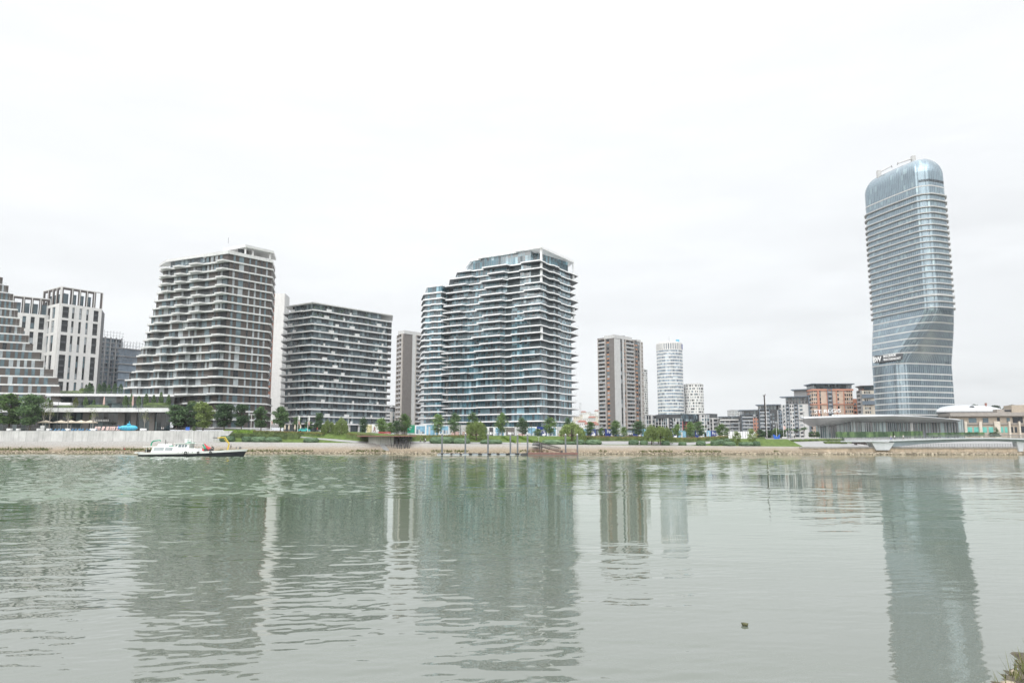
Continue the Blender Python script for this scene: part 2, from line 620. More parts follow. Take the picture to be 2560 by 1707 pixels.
# ------------------------------------------------------------------ river, banks, ground
def water_mat():
    m = bpy.data.materials.new('river_water')
    m.use_nodes = True
    t = m.node_tree
    L = t.links.new
    b = t.nodes['Principled BSDF']
    b.inputs['Base Color'].default_value = (0.088, 0.108, 0.072, 1)
    b.inputs['Roughness'].default_value = 0.02
    b.inputs['IOR'].default_value = 1.55
    b.inputs['Specular IOR Level'].default_value = 0.95
    tc = N(t, 'ShaderNodeTexCoord')
    sp = N(t, 'ShaderNodeSeparateXYZ')
    L(tc.outputs['Object'], sp.inputs[0])
    x, y, z = sp.outputs

    def nz(scale, det, sx=1.0, sy=1.0, rot=0.0, rough=0.55, dist=0.0):
        mp = N(t, 'ShaderNodeMapping')
        mp.inputs['Scale'].default_value = (sx, sy, 1)
        mp.inputs['Rotation'].default_value = (0, 0, rot)
        L(tc.outputs['Object'], mp.inputs[0])
        n = N(t, 'ShaderNodeTexNoise', i_Scale=scale, i_Detail=det, i_Roughness=rough, i_Distortion=dist)
        L(mp.outputs[0], n.inputs['Vector'])
        return n.outputs[0]
    fine = nz(4.0, 2.0, 0.5, 1.0, 0.06, 0.5, 0.3)
    patch = nz(0.03, 3.0, 0.35, 1.0, 0.25)
    h = MATH(t, 'MULTIPLY', MATH(t, 'MULTIPLY', fine, MAPR(t, patch, 0.4, 0.62, 0.3, 1.0)), 0.006)
    bp = N(t, 'ShaderNodeBump', i_Strength=1.0, i_Distance=1.0)
    L(h, bp.inputs['Height'])
    L(bp.outputs[0], b.inputs['Normal'])
    # silt drifting in the shallows by the near bank
    sil = MAPR(t, y, 60, 14, 0.0, 1.0)
    mx = N(t, 'ShaderNodeMix', data_type='RGBA')
    L(sil, mx.inputs[0])
    mx.inputs[6].default_value = (0.058, 0.110, 0.046, 1)
    mx.inputs[7].default_value = (0.13, 0.145, 0.12, 1)
    L(mx.outputs[2], b.inputs['Base Color'])
    return m


M['water'] = water_mat()


def bank_mat():
    m = bpy.data.materials.new('stone_bank')
    m.use_nodes = True
    t = m.node_tree
    L = t.links.new
    b = t.nodes['Principled BSDF']
    b.inputs['Roughness'].default_value = 0.9
    b.inputs['Specular IOR Level'].default_value = 0.2
    tc = N(t, 'ShaderNodeTexCoord')
    sp = N(t, 'ShaderNodeSeparateXYZ')
    L(tc.outputs['Object'], sp.inputs[0])
    n1 = N(t, 'ShaderNodeTexNoise', i_Scale=0.35, i_Detail=8.0, i_Roughness=0.65)
    L(tc.outputs['Object'], n1.inputs['Vector'])
    n2 = N(t, 'ShaderNodeTexNoise', i_Scale=2.5, i_Detail=4.0)
    L(tc.outputs['Object'], n2.inputs['Vector'])
    zz = MATH(t, 'ADD', sp.outputs[2], MATH(t, 'MULTIPLY', MATH(t, 'SUBTRACT', n1.outputs[0], 0.5), 1.6))
    zn = MATH(t, 'DIVIDE', zz, 4.5)
    rp = N(t, 'ShaderNodeValToRGB')
    e = rp.color_ramp.elements
    cols = [(0.02, (0.10, 0.085, 0.06)), (0.13, (0.19, 0.155, 0.11)), (0.26, (0.255, 0.205, 0.145)), (0.42, (0.29, 0.25, 0.20)), (0.60, (0.315, 0.295, 0.27)), (0.9, (0.335, 0.325, 0.31))]
    for k, (p, c) in enumerate(cols):
        q = e[k] if k < 2 else e.new(p)
        q.position = p
        q.color = (*c, 1)
    L(zn, rp.inputs[0])
    sc = N(t, 'ShaderNodeVectorMath', operation='SCALE')
    L(rp.outputs[0], sc.inputs[0])
    L(MAPR(t, n2.outputs[0], 0.3, 0.7, 0.82, 1.12), sc.inputs['Scale'])
    L(sc.outputs[0], b.inputs['Base Color'])
    bp = N(t, 'ShaderNodeBump', i_Strength=0.5, i_Distance=0.15)
    L(n2.outputs[0], bp.inputs['Height'])
    L(bp.outputs[0], b.inputs['Normal'])
    return m


M['bank'] = bank_mat()
M['grass'] = mat('lawn_grass', (0.10, 0.145, 0.040), 0.9, var=0.28, scale=0.9, spec=0.1, bump=0.4)
M['paving'] = mat('pale_paving', (0.30, 0.297, 0.295), 0.85, var=0.08, scale=0.8)
M['earth'] = mat('city_ground', (0.22, 0.21, 0.20), 0.9, var=0.2, scale=0.05)
M['rockm'] = mat('river_stone', (0.36, 0.305, 0.23), 0.9, var=0.45, scale=1.6)
M['mud'] = mat('near_bank_earth', (0.11, 0.095, 0.07), 0.95, var=0.4, scale=2.5, bump=0.6)
M['tuft'] = leaf_mat('bank_grass_blade', ((0.06, 0.075, 0.025), (0.14, 0.16, 0.05), (0.27, 0.26, 0.11)), 0.2)

XW = -109.0                   # where the tall river wall on the left ends
XQ = 101.0                    # where the upright quay wall on the right begins


def sheet(name, mtl, xs, ds, zf, uvs=False):
    b = MB()
    g = [[(X, wl(X) + d if d < 900 else d, zf(X, d)) for d in ds] for X in xs]
    for i in range(len(xs) - 1):
        for j in range(len(ds) - 1):
            b.face([g[i][j], g[i + 1][j], g[i + 1][j + 1], g[i][j + 1]])
    o = b.build(name, mtl)
    o['kind'] = 'structure'
    return o


def frange(a, b, n):
    return [lerp(a, b, k / n) for k in range(n + 1)]


import numpy as np


def wave_height(X, Y, dy):
    """a sum of many small wind waves, stronger inside gusts"""
    rs = np.random.RandomState(7)

    def field(scale, n, seed, ay=1.0):
        r = np.random.RandomState(seed)
        f = np.zeros_like(X)
        for _ in range(n):
            a, k = r.uniform(0, 2 * np.pi), r.uniform(.5, 1.6) * 2 * np.pi / scale
            f += np.sin(k * (np.cos(a) * X * .45 + np.sin(a) * Y * ay) + r.uniform(0, 6.28))
        return f / np.sqrt(n / 2)

    def sm(x, a, b):
        t = np.clip((x - a) / (b - a), 0, 1)
        return t * t * (3 - 2 * t)
    g1, g2 = field(34, 7, 3), field(11, 7, 5)
    gust = np.clip(.85 + .40 * g1 + .25 * g2, .25, 1.9)
    wind = X + .2 * Y
    edge = Y + 5 * g1 + 2 * g2
    ruff = sm(edge, 54, 68) * sm(-wind, -14, 14)
    ruff2 = sm(edge, 85, 150) * (1 - .72 * sm(wind, 40, 110))
    calm = 1 - .60 * sm(X - .05 * Y, 2, 9) * (1 - sm(Y, 34, 60))
    H = np.zeros_like(X)
    for lam0, lam1, n, slope, kind in ((3.5, 9.0, 14, .007, 0), (1.3, 3.5, 26, .012, 1), (.55, 1.3, 28, .017, 2), (.26, .55, 26, .020, 2)):
        for _ in range(n):
            lam = np.exp(rs.uniform(np.log(lam0), np.log(lam1)))
            a = rs.normal(0, .42) + (np.pi if rs.rand() < .3 else 0) - .12
            k = 2 * np.pi / lam
            amp = slope * np.sqrt(2.0 / n) / k
            w = np.clip((lam / dy - 2.2) / 2.0, 0, 1)
            if w.max() <= 0:
                continue
            e = gust * calm + (ruff * 6.0 + ruff2 * 2.4 if kind else ruff * 1.0 + ruff2 * .5)
            H += amp * w * e * np.sin(k * (np.sin(a) * X + np.cos(a) * Y) + rs.uniform(0, 6.28))
    return H


def build_water():
    ys = [9.0]
    while ys[-1] < 276:
        ys.append(ys[-1] * 1.0030 + .012)
    ys = np.array(ys)
    us = np.linspace(-.86, .86, 860)
    X = ys[:, None] * us[None, :]
    Y = np.repeat(ys[:, None], len(us), 1)
    dy = np.gradient(ys)[:, None] * np.ones_like(X)
    Z = wave_height(X, Y, dy)
    edge = np.minimum(1, np.minimum((.86 - np.abs(us))[None, :] * 25, 1.0)) * np.ones_like(X)
    Z *= edge
    nr, nc = X.shape
    co = np.stack([X, Y, Z], -1).reshape(-1, 3)
    idx = np.arange(nr * nc).reshape(nr, nc)
    q = np.stack([idx[:-1, :-1], idx[:-1, 1:], idx[1:, 1:], idx[1:, :-1]], -1).reshape(-1, 4)
    # the still outer reaches of the river
    ex = np.array([(-900, -60, 0), (900, -60, 0), (900, 9, 0), (ys[0] * .86, 9, 0), (-ys[0] * .86, 9, 0), (-900, 9, 0),
                   (-900, 290, 0), (-ys[-1] * .86, ys[-1], 0), (900, 290, 0), (ys[-1] * .86, ys[-1], 0)], float)
    b0 = len(co)
    co = np.vstack([co, ex])
    q2 = np.array([(0, 1, 2, 5), (5, 4, 7, 6), (3, 2, 8, 9)]) + b0
    q = np.vstack([q, q2])
    me = bpy.data.meshes.new('water')
    me.vertices.add(len(co))
    me.vertices.foreach_set('co', co.astype(np.float32).ravel())
    me.loops.add(q.size)
    me.loops.foreach_set('vertex_index', q.astype(np.int32).ravel())
    me.polygons.add(len(q))
    me.polygons.foreach_set('loop_start', np.arange(0, q.size, 4, dtype=np.int32))
    me.polygons.foreach_set('loop_total', np.full(len(q), 4, dtype=np.int32))
    me.polygons.foreach_set('use_smooth', np.ones(len(q), dtype=bool))
    me.update(calc_edges=True)
    me.materials.append(M['water'])
    o = bpy.data.objects.new('water', me)
    COL.objects.link(o)
    tag(o, kind='structure')


build_water()


def z_bank(X, d):
    e = z_edge(X)
    if X < XW:
        return pw(d, [(-3, -1.2), (0, -0.05), (1.2, 0.5), (2.6, 1.0), (5, 1.7), (7, 2.8), (9.6, 4.35)])
    return pw(d, [(-3, -1.2), (0, -0.05), (1.2, 0.55), (2.4, 1.0), (8, e)])


_nz = lambda X, d, a=0.09: a * NZ.noise(Vector((X * 0.6, d * 0.9, 1.3)))
sheet('river_bank', M['bank'], frange(-420, XW, 130), [-3, -1, 0, .6, 1.2, 1.9, 2.6, 3.8, 5, 7, 9.6],
      lambda X, d: z_bank(X, d) + (_nz(X, d) if d < 7 else 0))
sheet('river_bank', M['bank'], frange(XW, XQ + 4, 90), [-3, -1, 0, .6, 1.2, 1.8, 2.4, 4, 6, 8],
      lambda X, d: z_bank(X, d) + (_nz(X, d) if d < 4 else 0))
sheet('river_bank', M['bank'], frange(XQ + 4, 400, 130), [-3, -1, 0, .6, 1.2, 1.9, 2.6, 4.4, 5.4],
      lambda X, d: pw(d, [(-3, -1.2), (0, -.05), (1.2, .3), (2.6, .55), (5.4, .8)]) + _nz(X, d, 0.14))


def zg(X, d):                 # ground behind the bank edge, right of the tall wall
    e, u = z_edge(X), z_up(X)
    t = max(0.0, min(1.0, (d - 9.5) / 15.0))
    t = t * .6 + .4 * t * t * (3 - 2 * t)
    return lerp(e + 0.02 * min(d - 8, 5), u, t)


def hit(px, py, lift=0.0):    # where the sight line through a picture point meets the lawn
    for k in range(35, 130):
        d = k * .25
        z = zg(bank(px, d, 4.0)[0], d) + lift
        X, Y = bank(px, d, z)
        if P(px, py, Y).z <= zg(X, d) + lift:
            return X, Y, d
    return X, Y, d


sheet('lawn', M['grass'], frange(XW, XQ, 110), [8, 9, 10, 12, 14, 16, 18, 20, 22, 24, 26], zg)
sheet('plaza', M['paving'], frange(XQ, 420, 60), [5.4, 8, 12, 16, 20, 24, 26], lambda X, d: max(zg(X, max(d, 8)), 2.42))
sheet('promenade', M['paving'], frange(-420, XW, 40), [9.9, 14, 20, 26], lambda X, d: 8.1)
sheet('ground', M['earth'], frange(-420, 420, 60), [26, 40, 80, 9000],
      lambda X, d: (8.1 if X < XW else z_up(X)) if d < 50 else 5.6)
gb = MB()
gb.face([(-9000, 420, 5.5), (9000, 420, 5.5), (9000, 12000, 5.5), (-9000, 12000, 5.5)])
tag(gb.build('ground', M['earth']), kind='structure')


def ribbon(name, mtl, pts, lift=0.05, zf=zg):
    """pts: (px, d, half width)"""
    b = MB()
    c = []
    for px, d, hw in pts:
        X, Y = bank(px, d, 4.0)
        c.append((X, d, hw))
    fine = []
    for a, e in zip(c, c[1:]):
        n = max(2, int(abs(e[0] - a[0]) / 2))
        fine += [tuple(lerp(a[k], e[k], i / n) for k in range(3)) for i in range(n)]
    fine.append(c[-1])
    rows = []
    for X, d, hw in fine:
        rows.append([(X, wl(X) + d + o * hw, zf(X, d + o * hw) + lift) for o in (-1, -.5, 0, .5, 1)])
    for r0, r1 in zip(rows, rows[1:]):
        for k in range(4):
            b.face([r0[k], r1[k], r1[k + 1], r0[k + 1]])
    o = b.build(name, mtl)
    o['kind'] = 'structure'
    return o


def px_ribbon(name, mtl, rows, lift=0.05):
    """rows: (px, y of the far edge, y of the near edge) in the photograph"""
    b = MB()
    rr = []
    for (p0, a0, c0), (p1, a1, c1) in zip(rows, rows[1:]):
        n = max(1, int((p1 - p0) / 12))
        for k in range(n + (1 if (p1, a1, c1) == rows[-1] else 0)):
            t = k / n
            px = lerp(p0, p1, t)
            dn = hit(px, lerp(c0, c1, t))[2]
            df = max(dn + .5, hit(px, lerp(a0, a1, t))[2])
            row = []
            for q in range(6):
                d = lerp(dn, df, q / 5)
                X, Y = bank(px, d, 4.0)
                row.append((X, wl(X) + d, zg(X, d) + lift))
            rr.append(row)
    for r0, r1 in zip(rr, rr[1:]):
        for q in range(5):
            b.face([r0[q], r1[q], r1[q + 1], r0[q + 1]])
    o = b.build(name, mtl)
    o['kind'] = 'structure'


px_ribbon('path', M['paving'], [(700, 1086, 1088), (747, 1091, 1093.5), (790, 1094.5, 1098), (850, 1099, 1104), (900, 1103, 1107.5), (945, 1104, 1109), (1060, 1103, 1110), (1110, 1104, 1110), (1200, 1105.5, 1111.5),
                                (1270, 1106, 1112), (1400, 1107, 1112), (1440, 1105, 1111.5), (1505, 1103, 1111), (1580, 1102, 1111), (1640, 1104, 1112), (1690, 1106, 1113), (1725, 1106, 1113), (1760, 1104, 1110.5), (1800, 1100.5, 1105), (1830, 1097, 1100)])

# the tall concrete river wall and the lower quay wall
wmb = MB()
for x0, x1 in zip(frange(-420, XW, 40), frange(-420, XW, 40)[1:]):
    wmb.hexa([(x0, wl(x0) + 9.5, 4.0), (x1, wl(x1) + 9.5, 4.0), (x1, wl(x1) + 10.6, 4.0), (x0, wl(x0) + 10.6, 4.0)],
             [(x0, wl(x0) + 9.8, 8.14), (x1, wl(x1) + 9.8, 8.14), (x1, wl(x1) + 10.5, 8.14), (x0, wl(x0) + 10.5, 8.14)])
x0, x1 = XW, XW + 6.5
wmb.hexa([(x0, wl(x0) + 9.5, 3.6), (x0 + .6, wl(x0) + 9.5, 3.6), (x0 + .6, wl(x0) + 26, 3.6), (x0, wl(x0) + 26, 3.6)],
         [(x0, wl(x0) + 9.8, 8.14), (x0 + .6, wl(x0) + 9.8, 8.14), (x0 + .6, wl(x0) + 26, 8.14), (x0, wl(x0) + 26, 8.14)])
wmb.hexa([(x0 + .6, wl(x0) + 9.5, 3.6), (x1 - 4, wl(x1) + 10, 3.6), (x1 - 4, wl(x1) + 11, 3.6), (x0 + .6, wl(x0) + 10.4, 3.6)],
         [(x0 + .6, wl(x0) + 9.8, 8.14), (x1, wl(x1) + 11, 8.14), (x1, wl(x1) + 12, 8.14), (x0 + .6, wl(x0) + 10.5, 8.14)])
o = wmb.build('river_wall', M['concrete'], loc=(XW, wl(XW) + 10, 4))
tag(o, 'tall pale concrete flood wall below the left promenade', 'wall')
qb = MB()
xs = frange(XQ - 3, 420, 60)
for i, (x0, x1) in enumerate(zip(xs, xs[1:])):
    za = 1.0 if i else 1.2
    qb.hexa([(x0, wl(x0) + 4.2, .2), (x1, wl(x1) + 4.2, .2), (x1, wl(x1) + 5.4, .2), (x0, wl(x0) + 5.4, .2)],
            [(x0, wl(x0) + 4.4, 2.0), (x1, wl(x1) + 4.4, 2.0), (x1, wl(x1) + 5.4, 2.0), (x0, wl(x0) + 5.4, 2.0)])
qw = qb.build('quay_wall', mat('stained_concrete', (0.47, 0.38, 0.28), 0.9, var=0.18, scale=0.5, streak=0.25), loc=(150, wl(150) + 4, 1))
tag(qw, 'low stained concrete quay wall along the right bank', 'wall')
cb = MB()
for x0, x1 in zip(xs, xs[1:]):
    cb.hexa([(x0, wl(x0) + 4.1, 2.003), (x1, wl(x1) + 4.1, 2.003), (x1, wl(x1) + 5.6, 2.003), (x0, wl(x0) + 5.6, 2.003)],
            [(x0, wl(x0) + 4.1, 2.45), (x1, wl(x1) + 4.1, 2.45), (x1, wl(x1) + 5.6, 2.45), (x0, wl(x0) + 5.6, 2.45)])
cb.build('coping', mat('grey_coping', (0.36, 0.34, 0.32), 0.9, var=0.15, streak=0.2), qw)

# the damp air over the river
hz = MB()
hz.box(-9800, 9800, -3400, 12600, -2.5, 185)
M['haze'] = bpy.data.materials.new('haze')
M['haze'].use_nodes = True
_t = M['haze'].node_tree
_t.nodes.remove(_t.nodes['Principled BSDF'])
_v = N(_t, 'ShaderNodeVolumePrincipled', i_Density=HAZE)
_v.inputs['Color'].default_value = (0.93, 0.96, 1.0, 1)
_v.inputs['Anisotropy'].default_value = 0.1
_t.links.new(_v.outputs[0], _t.nodes['Material Output'].inputs['Volume'])
tag(hz.build('haze', M['haze']), 'thin grey haze in the air over the river', 'haze', kind='stuff')

# stones and weeds at the foot of the bank
rb = MB()
ICO = None


def stone(b, c, r):
    global ICO
    if ICO is None:
        bm = bmesh.new()
        bmesh.ops.create_icosphere(bm, subdivisions=1, radius=1)
        ICO = ([v.co.copy() for v in bm.verts], [[v.index for v in f.verts] for f in bm.faces])
        bm.free()
    i = len(b.v)
    s = Vector((random.uniform(.7, 1.4), random.uniform(.7, 1.3), random.uniform(.45, .8)))
    a = random.random() * 6
    for v in ICO[0]:
        k = random.uniform(.78, 1.15) * r
        x, y, z = v.x * s.x * k, v.y * s.y * k, v.z * s.z * k
        b.v.append((c[0] + x * cos(a) - y * sin(a), c[1] + x * sin(a) + y * cos(a), c[2] + z))
    for f in ICO[1]:
        b.f.append(tuple(i + k for k in f))
        b.m.append(0)
        b.uv.append(None)


for k in range(3600):
    X = random.uniform(-195, 190)
    if X > XQ:
        d = random.uniform(-.4, 4.3)
        z = .1 + .16 * d
        r = random.uniform(.18, .5)
    else:
        d = random.uniform(-.4, 2.6)
        z = .42 * d
        r = random.uniform(.12, .42) * (1 if d < 1.8 else .6)
    stone(rb, (X, wl(X) + d, z), r)
tag(rb.build('stones', M['rockm']), 'loose tan stones along the far waterline', 'stones', kind='stuff')
tb = MB()


def blade(b, p, h, w_, lean):
    a = random.random() * 6.28
    dx, dy = cos(a) * w_, sin(a) * w_
    l = random.random() * 6.28
    q = (p[0] + cos(l) * lean, p[1] + sin(l) * lean, p[2] + h)
    b.face([(p[0] - dx, p[1] - dy, p[2]), (p[0] + dx, p[1] + dy, p[2]), q])


for k in range(5200):
    X = random.uniform(-195, 100)
    if NZ.noise(Vector((X * .07, 3, 0))) < (-0.35 if X < -70 else 0.06):
        continue
    d = random.gauss(3.4, .8) if X < XW else random.gauss(2.0, .45)
    blade(tb, (X, wl(X) + d, z_bank(X, max(d, 0)) - .05), random.uniform(.3, .9) * (1.0 if X < XW else .7), random.uniform(.12, .3), .3)
tag(tb.build('weeds', M['tuft']), 'strip of weeds growing above the stones', 'weeds', kind='stuff')

# the near bank, of which only a corner shows at lower right
SH = [(-60, 4), (-20, 6), (4, 9.5), (8.0, 12.3), (8.8, 14.3), (9.5, 15.35), (10.3, 16.05), (11.2, 16.9), (14, 18.5), (22, 20), (60, 30)]
nb = MB()
rows = []
for j, t in enumerate([1.12, 1.0, .9, .78, .6, .3, -.5, -4]):
    row = []
    for k in range(361):
        X = -60 + 66 * k / 60 if k < 60 else (6 + 14 * (k - 60) / 250 if k < 310 else 20 + 40 * (k - 310) / 50)
        Ys = pw(X, SH)
        Y = Ys * t if t > 0 else t * 12
        z = [-.35, .02, .22, .45, 1.1, 2.6, 3.0, 3.0][j]
        z += (0.10 * NZ.noise(Vector((X * 1.3, Y * 1.3, 0))) + .09 * NZ.noise(Vector((X * 5, Y * 5, 3)))) if j > 0 else 0
        row.append((X, Y, z))
    rows.append(row)
for r0, r1 in zip(rows, rows[1:]):
    for k in range(360):
        nb.face([r1[k], r1[k + 1], r0[k + 1], r0[k]])
tag(nb.build('near_bank', M['mud'], smooth=True), kind='structure')
gf = MB()
gf.face([(-3000, -3000, 2.9), (3000, -3000, 2.9), (3000, -46, 2.9), (-3000, -46, 2.9)])
gf.face([(-3000, -46, 2.9), (-60, -46, 2.9), (-60, 3, 2.9), (-3000, 3, 2.9)])
gf.face([(60, -46, 2.9), (3000, -46, 2.9), (3000, 20, 2.9), (60, 20, 2.9)])
tag(gf.build('near_bank', M['mud']), kind='structure')
gt = MB()
for k in range(4200):
    X = random.uniform(8.5, 16)
    Ys = pw(X, SH)
    Y = Ys * random.uniform(.7, .99)
    t = Y / Ys
    z = pw(t, [(.6, 1.1), (.78, .45), (.9, .22), (1.0, .02)])
    if NZ.noise(Vector((X * .9, Y * .9, 5))) < -.1 and X < 11:
        continue
    blade(gt, (X, Y, z), random.uniform(.15, .55), random.uniform(.007, .015), random.uniform(.05, .3))
tag(gt.build('bank_grass', M['tuft']), 'tangled grass on the near bank at the lower right', 'grass', kind='stuff')
for k in range(9):
    b = MB()
    X = 8.8 + .35 * k + random.uniform(-.2, .2)
    c = (X, pw(X, SH) * random.uniform(.93, .99), .06)
    stone(b, c, random.uniform(.10, .22))
    o = b.build('stone', M['rockm'], loc=c)
    tag(o, 'small tan stone at the edge of the near bank under the grass', 'stone', 'stones on the near bank')
b = MB()
p = P(1862, 1563, 22)
t_ = CZ / (CZ - p.z)
c = (p.x * t_, p.y * t_, 0.03)
random.seed(3)
stone(b, c, .105)
tag(b.build('stone', mat('mossy_stone', (0.10, 0.10, 0.05), 0.8, var=0.4, scale=12), smooth=True, loc=c), 'small mossy stone poking out of the calm water', 'stone')
random.seed(12)


# ------------------------------------------------------------------ facades
class Fac:
    """a vertical facade from A to B (plan points), outward side towards the river"""

    def __init__(s, A, B):
        s.A = Vector(A[:2])
        s.B = Vector(B[:2])
        s.d = (s.B - s.A)
        s.w = s.d.length
        s.d.normalize()
        s.n = Vector((s.d.y, -s.d.x))
        if s.n.dot(-s.A) < 0:
            s.n = -s.n

    def at(s, u, o=0.0):
        p = s.A + s.d * u + s.n * o
        return p.x, p.y

    def box(s, b, u0, u1, z0, z1, o0, o1, m=0):
        q = [s.at(u0, o1), s.at(u1, o1), s.at(u1, o0), s.at(u0, o0)]
        if (q[1][0] - q[0][0]) * (q[2][1] - q[1][1]) - (q[1][1] - q[0][1]) * (q[2][0] - q[1][0]) < 0:
            q = q[::-1]
        b.hexa([(x, y, z0) for x, y in q], [(x, y, z1) for x, y in q], m)
        return b

    def quad(s, b, u0, u1, z0, z1, o, m=0):
        a, c = s.at(u0, o), s.at(u1, o)
        pts = [(a[0], a[1], z0), (c[0], c[1], z0), (c[0], c[1], z1), (a[0], a[1], z1)]
        n = (Vector(pts[1]) - Vector(pts[0])).cross(Vector(pts[3]) - Vector(pts[0]))
        if n.x * s.n.x + n.y * s.n.y < 0:
            pts = pts[::-1]
        b.face(pts, m, [(u0, z0), (u1, z0), (u1, z1), (u0, z1)])
        return b

    def seen(s, u, z0, z1, u0, u1):
        p = s.at((u0 + u1) / 2)
        v = Vector((p[0], p[1], 0))
        c = abs(s.n.dot(-Vector(p)) / max(1, Vector(p).length))
        return abs(u1 - u0) * (z1 - z0) * c / (v.length ** 2)


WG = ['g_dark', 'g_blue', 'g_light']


def win(items, f, u0, u1, z0, z1, o=0.05, wts=(6, 3, 2), deep=0.0):
    b = MB()
    f.box(b, u0, u1, z0, z1, -0.1, o, random.choices((0, 1, 2), wts)[0])
    items.append((f.seen(0, z0, z1, u0, u1), b))


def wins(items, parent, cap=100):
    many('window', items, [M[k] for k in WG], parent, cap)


def isect(p, d, q, e):
    k = d.x * e.y - d.y * e.x
    if abs(k) < 1e-6:
        return q
    t = ((q.x - p.x) * e.y - (q.y - p.y) * e.x) / k
    return p + d * t


def outline(Lp, C, Rp, ov, ovl, ovr, b1, b2, D, bvec=None):
    """slab outline: along the left face to the corner, along the right face, then round the back"""
    L_, C_, R_ = Vector(Lp), Vector(C), Vector(Rp)
    f1, f2 = Fac(L_, C_), Fac(C_, R_)
    pts = []

    def run(f, bumps, e0, e1):
        r = [(-e0, ov)]
        for u0, u1, dep, ramp in sorted(bumps):
            a, b = u0 * f.w, u1 * f.w
            if a > 0.02:
                r += [(a - ramp, ov), (a, ov + dep)]
            else:
                r[-1] = (-e0, ov + dep)
            if b < f.w - 0.5:
                r += [(b, ov + dep), (b + ramp, ov)]
            else:
                r += [(f.w + e1, ov + dep)]
        if r[-1][0] < f.w:
            r.append((f.w + e1, ov))
        out = []
        for u, o in r:
            if not out or u > out[-1][0] + .05:
                out.append((u, o))
        return [f.at(u, o) for u, o in out]
    p1 = run(f1, b1, ovl, 0)
    p2 = run(f2, b2, 0, ovr)
    e1 = Vector(p1[-1]) - Vector(p1[-2])
    e2 = Vector(p2[1]) - Vector(p2[0])
    c = isect(Vector(p1[-1]), f1.d, Vector(p2[0]), f2.d)
    pts = [tuple(p) for p in p1[:-1]] + [tuple(c)] + [tuple(p) for p in p2[1:]]
    n = -(f1.n + f2.n).normalized()
    nD = Vector(bvec) if bvec else n * D
    back = [tuple(R_ + nD + f2.d * ovr), tuple(L_ + nD - f1.d * ovl)]
    return pts, back, f1, f2


def rim(b, pts, z0, z1, t=0.12, m=0):
    """upright thin balustrade following a plan line"""
    for a, c in zip(pts, pts[1:]):
        b.face([(a[0], a[1], z0), (c[0], c[1], z0), (c[0], c[1], z1), (a[0], a[1], z1)], m)


# --- two sister towers with brown panels, white slabs and waving balconies
def brown_tower(root, floors, seed, right_cols, wave=True, back=None):
    rng = random.Random(seed)
    wi = []
    lg = []
    body = MB()
    for i, (z, Lp, C, Rp) in enumerate(floors):
        zt = floors[i + 1][0] if i + 1 < len(floors) else None
        b1 = []
        if wave:
            sh = 0.05 * sin(i * .55)
            for (a, e, dp, pr) in ((.10, .20, 2.2, .7), (.32, .42, 2.4, .85), (.56, .68, 2.6, .95), (.90, 1.0, 2.0, 1)):
                if rng.random() < pr:
                    s_ = sh + rng.uniform(-.015, .015) if e < .9 else 0
                    b1.append((a + s_, min(e + s_, 1), dp, 1.1))
        pts, bk, f1, f2 = outline(Lp, C, Rp, .5, .9, .5, b1, [], 16, back)
        s = MB()
        s.prism(pts + bk, z - .62, z, 0)
        s.build('floor_slab', M['slabtan'], root)
        if zt is None:
            continue
        top = zt - .62
        # wall ring
        n_ = Vector(back) if back else -(f1.n + f2.n).normalized() * 15
        poly = [tuple(f1.at(0, -.9)), tuple(f1.at(f1.w, -.9)), tuple(f2.at(0, 0)), tuple(f2.at(f2.w, 0)),
                (Rp[0] + n_.x, Rp[1] + n_.y), (Lp[0] + n_.x, Lp[1] + n_.y)]
        poly[1] = tuple(isect(Vector(poly[0]), f1.d, f2.A, f2.d))
        body.prism([poly[0], poly[1], poly[3], poly[4], poly[5]], z, top, 0, caps=False)
        # windows of the flat right face
        for (a, e) in right_cols:
            j = rng.uniform(-.008, .008) if rng.random() < .5 else 0
            g = MB()
            k = rng.choices((0, 1, 2), (1, 7, 3))[0]
            f2.box(g, (a + j) * f2.w, (e + j) * f2.w, z + .02, top - .02, -.2, .04, k)
            wi.append((f2.seen(0, z, top, a * f2.w, e * f2.w) * 2, g))
        # flat dark panels painted as loggia shade beside the balconies, then tall windows
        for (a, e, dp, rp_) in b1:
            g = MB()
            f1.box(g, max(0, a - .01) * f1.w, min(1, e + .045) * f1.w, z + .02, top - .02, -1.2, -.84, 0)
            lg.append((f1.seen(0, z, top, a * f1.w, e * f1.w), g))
        # tall windows of the balcony face
        u = .5
        while u < f1.w - 1.5:
            r = rng.random()
            wd = rng.choice((.9, 1.1, 1.8, 2.6))
            if r < .68:
                g = MB()
                k = rng.choices((0, 1, 2), (3, 4, 5))[0]  # many pale panes here, painted for sky reflections
                f1.box(g, u, min(u + wd, f1.w - .3), z + .02, top - .02, -1.2, -.80, k)
                wi.append((f1.seen(0, z, top, u, u + wd), g))
            u += wd + rng.choice((.5, .8, 1.2, 2.0))
        # glass guards on the balconies
        g = MB()
        rim(g, [(p[0], p[1]) for p in pts[:-1 if wave else None]][:max(2, len(pts) - 2)], z + .003, z + 1.0)
        if wave:
            g.build('balustrade', M['balglass'], root)
    body.build('wall', M['brown'], root)
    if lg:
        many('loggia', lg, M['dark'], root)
    wins(wi, root)


def floors_from(zs, left, corner, right, z_ref=None):
    return [(z, left(z), corner, right(z)) for z in zs]


# main brown tower
YC = 300.0
z_lo, z_hi = Zat(1067.6, YC), Zat(650.5, YC)
nf = 21
zs = [lerp(z_lo, z_hi, k / (nf - 1)) for k in range(nf)]
C4 = (Xat(553, YC, 25), YC)
YR = 316.0
R4 = (Xat(666, YR, 25), YR)
YL = 317.0

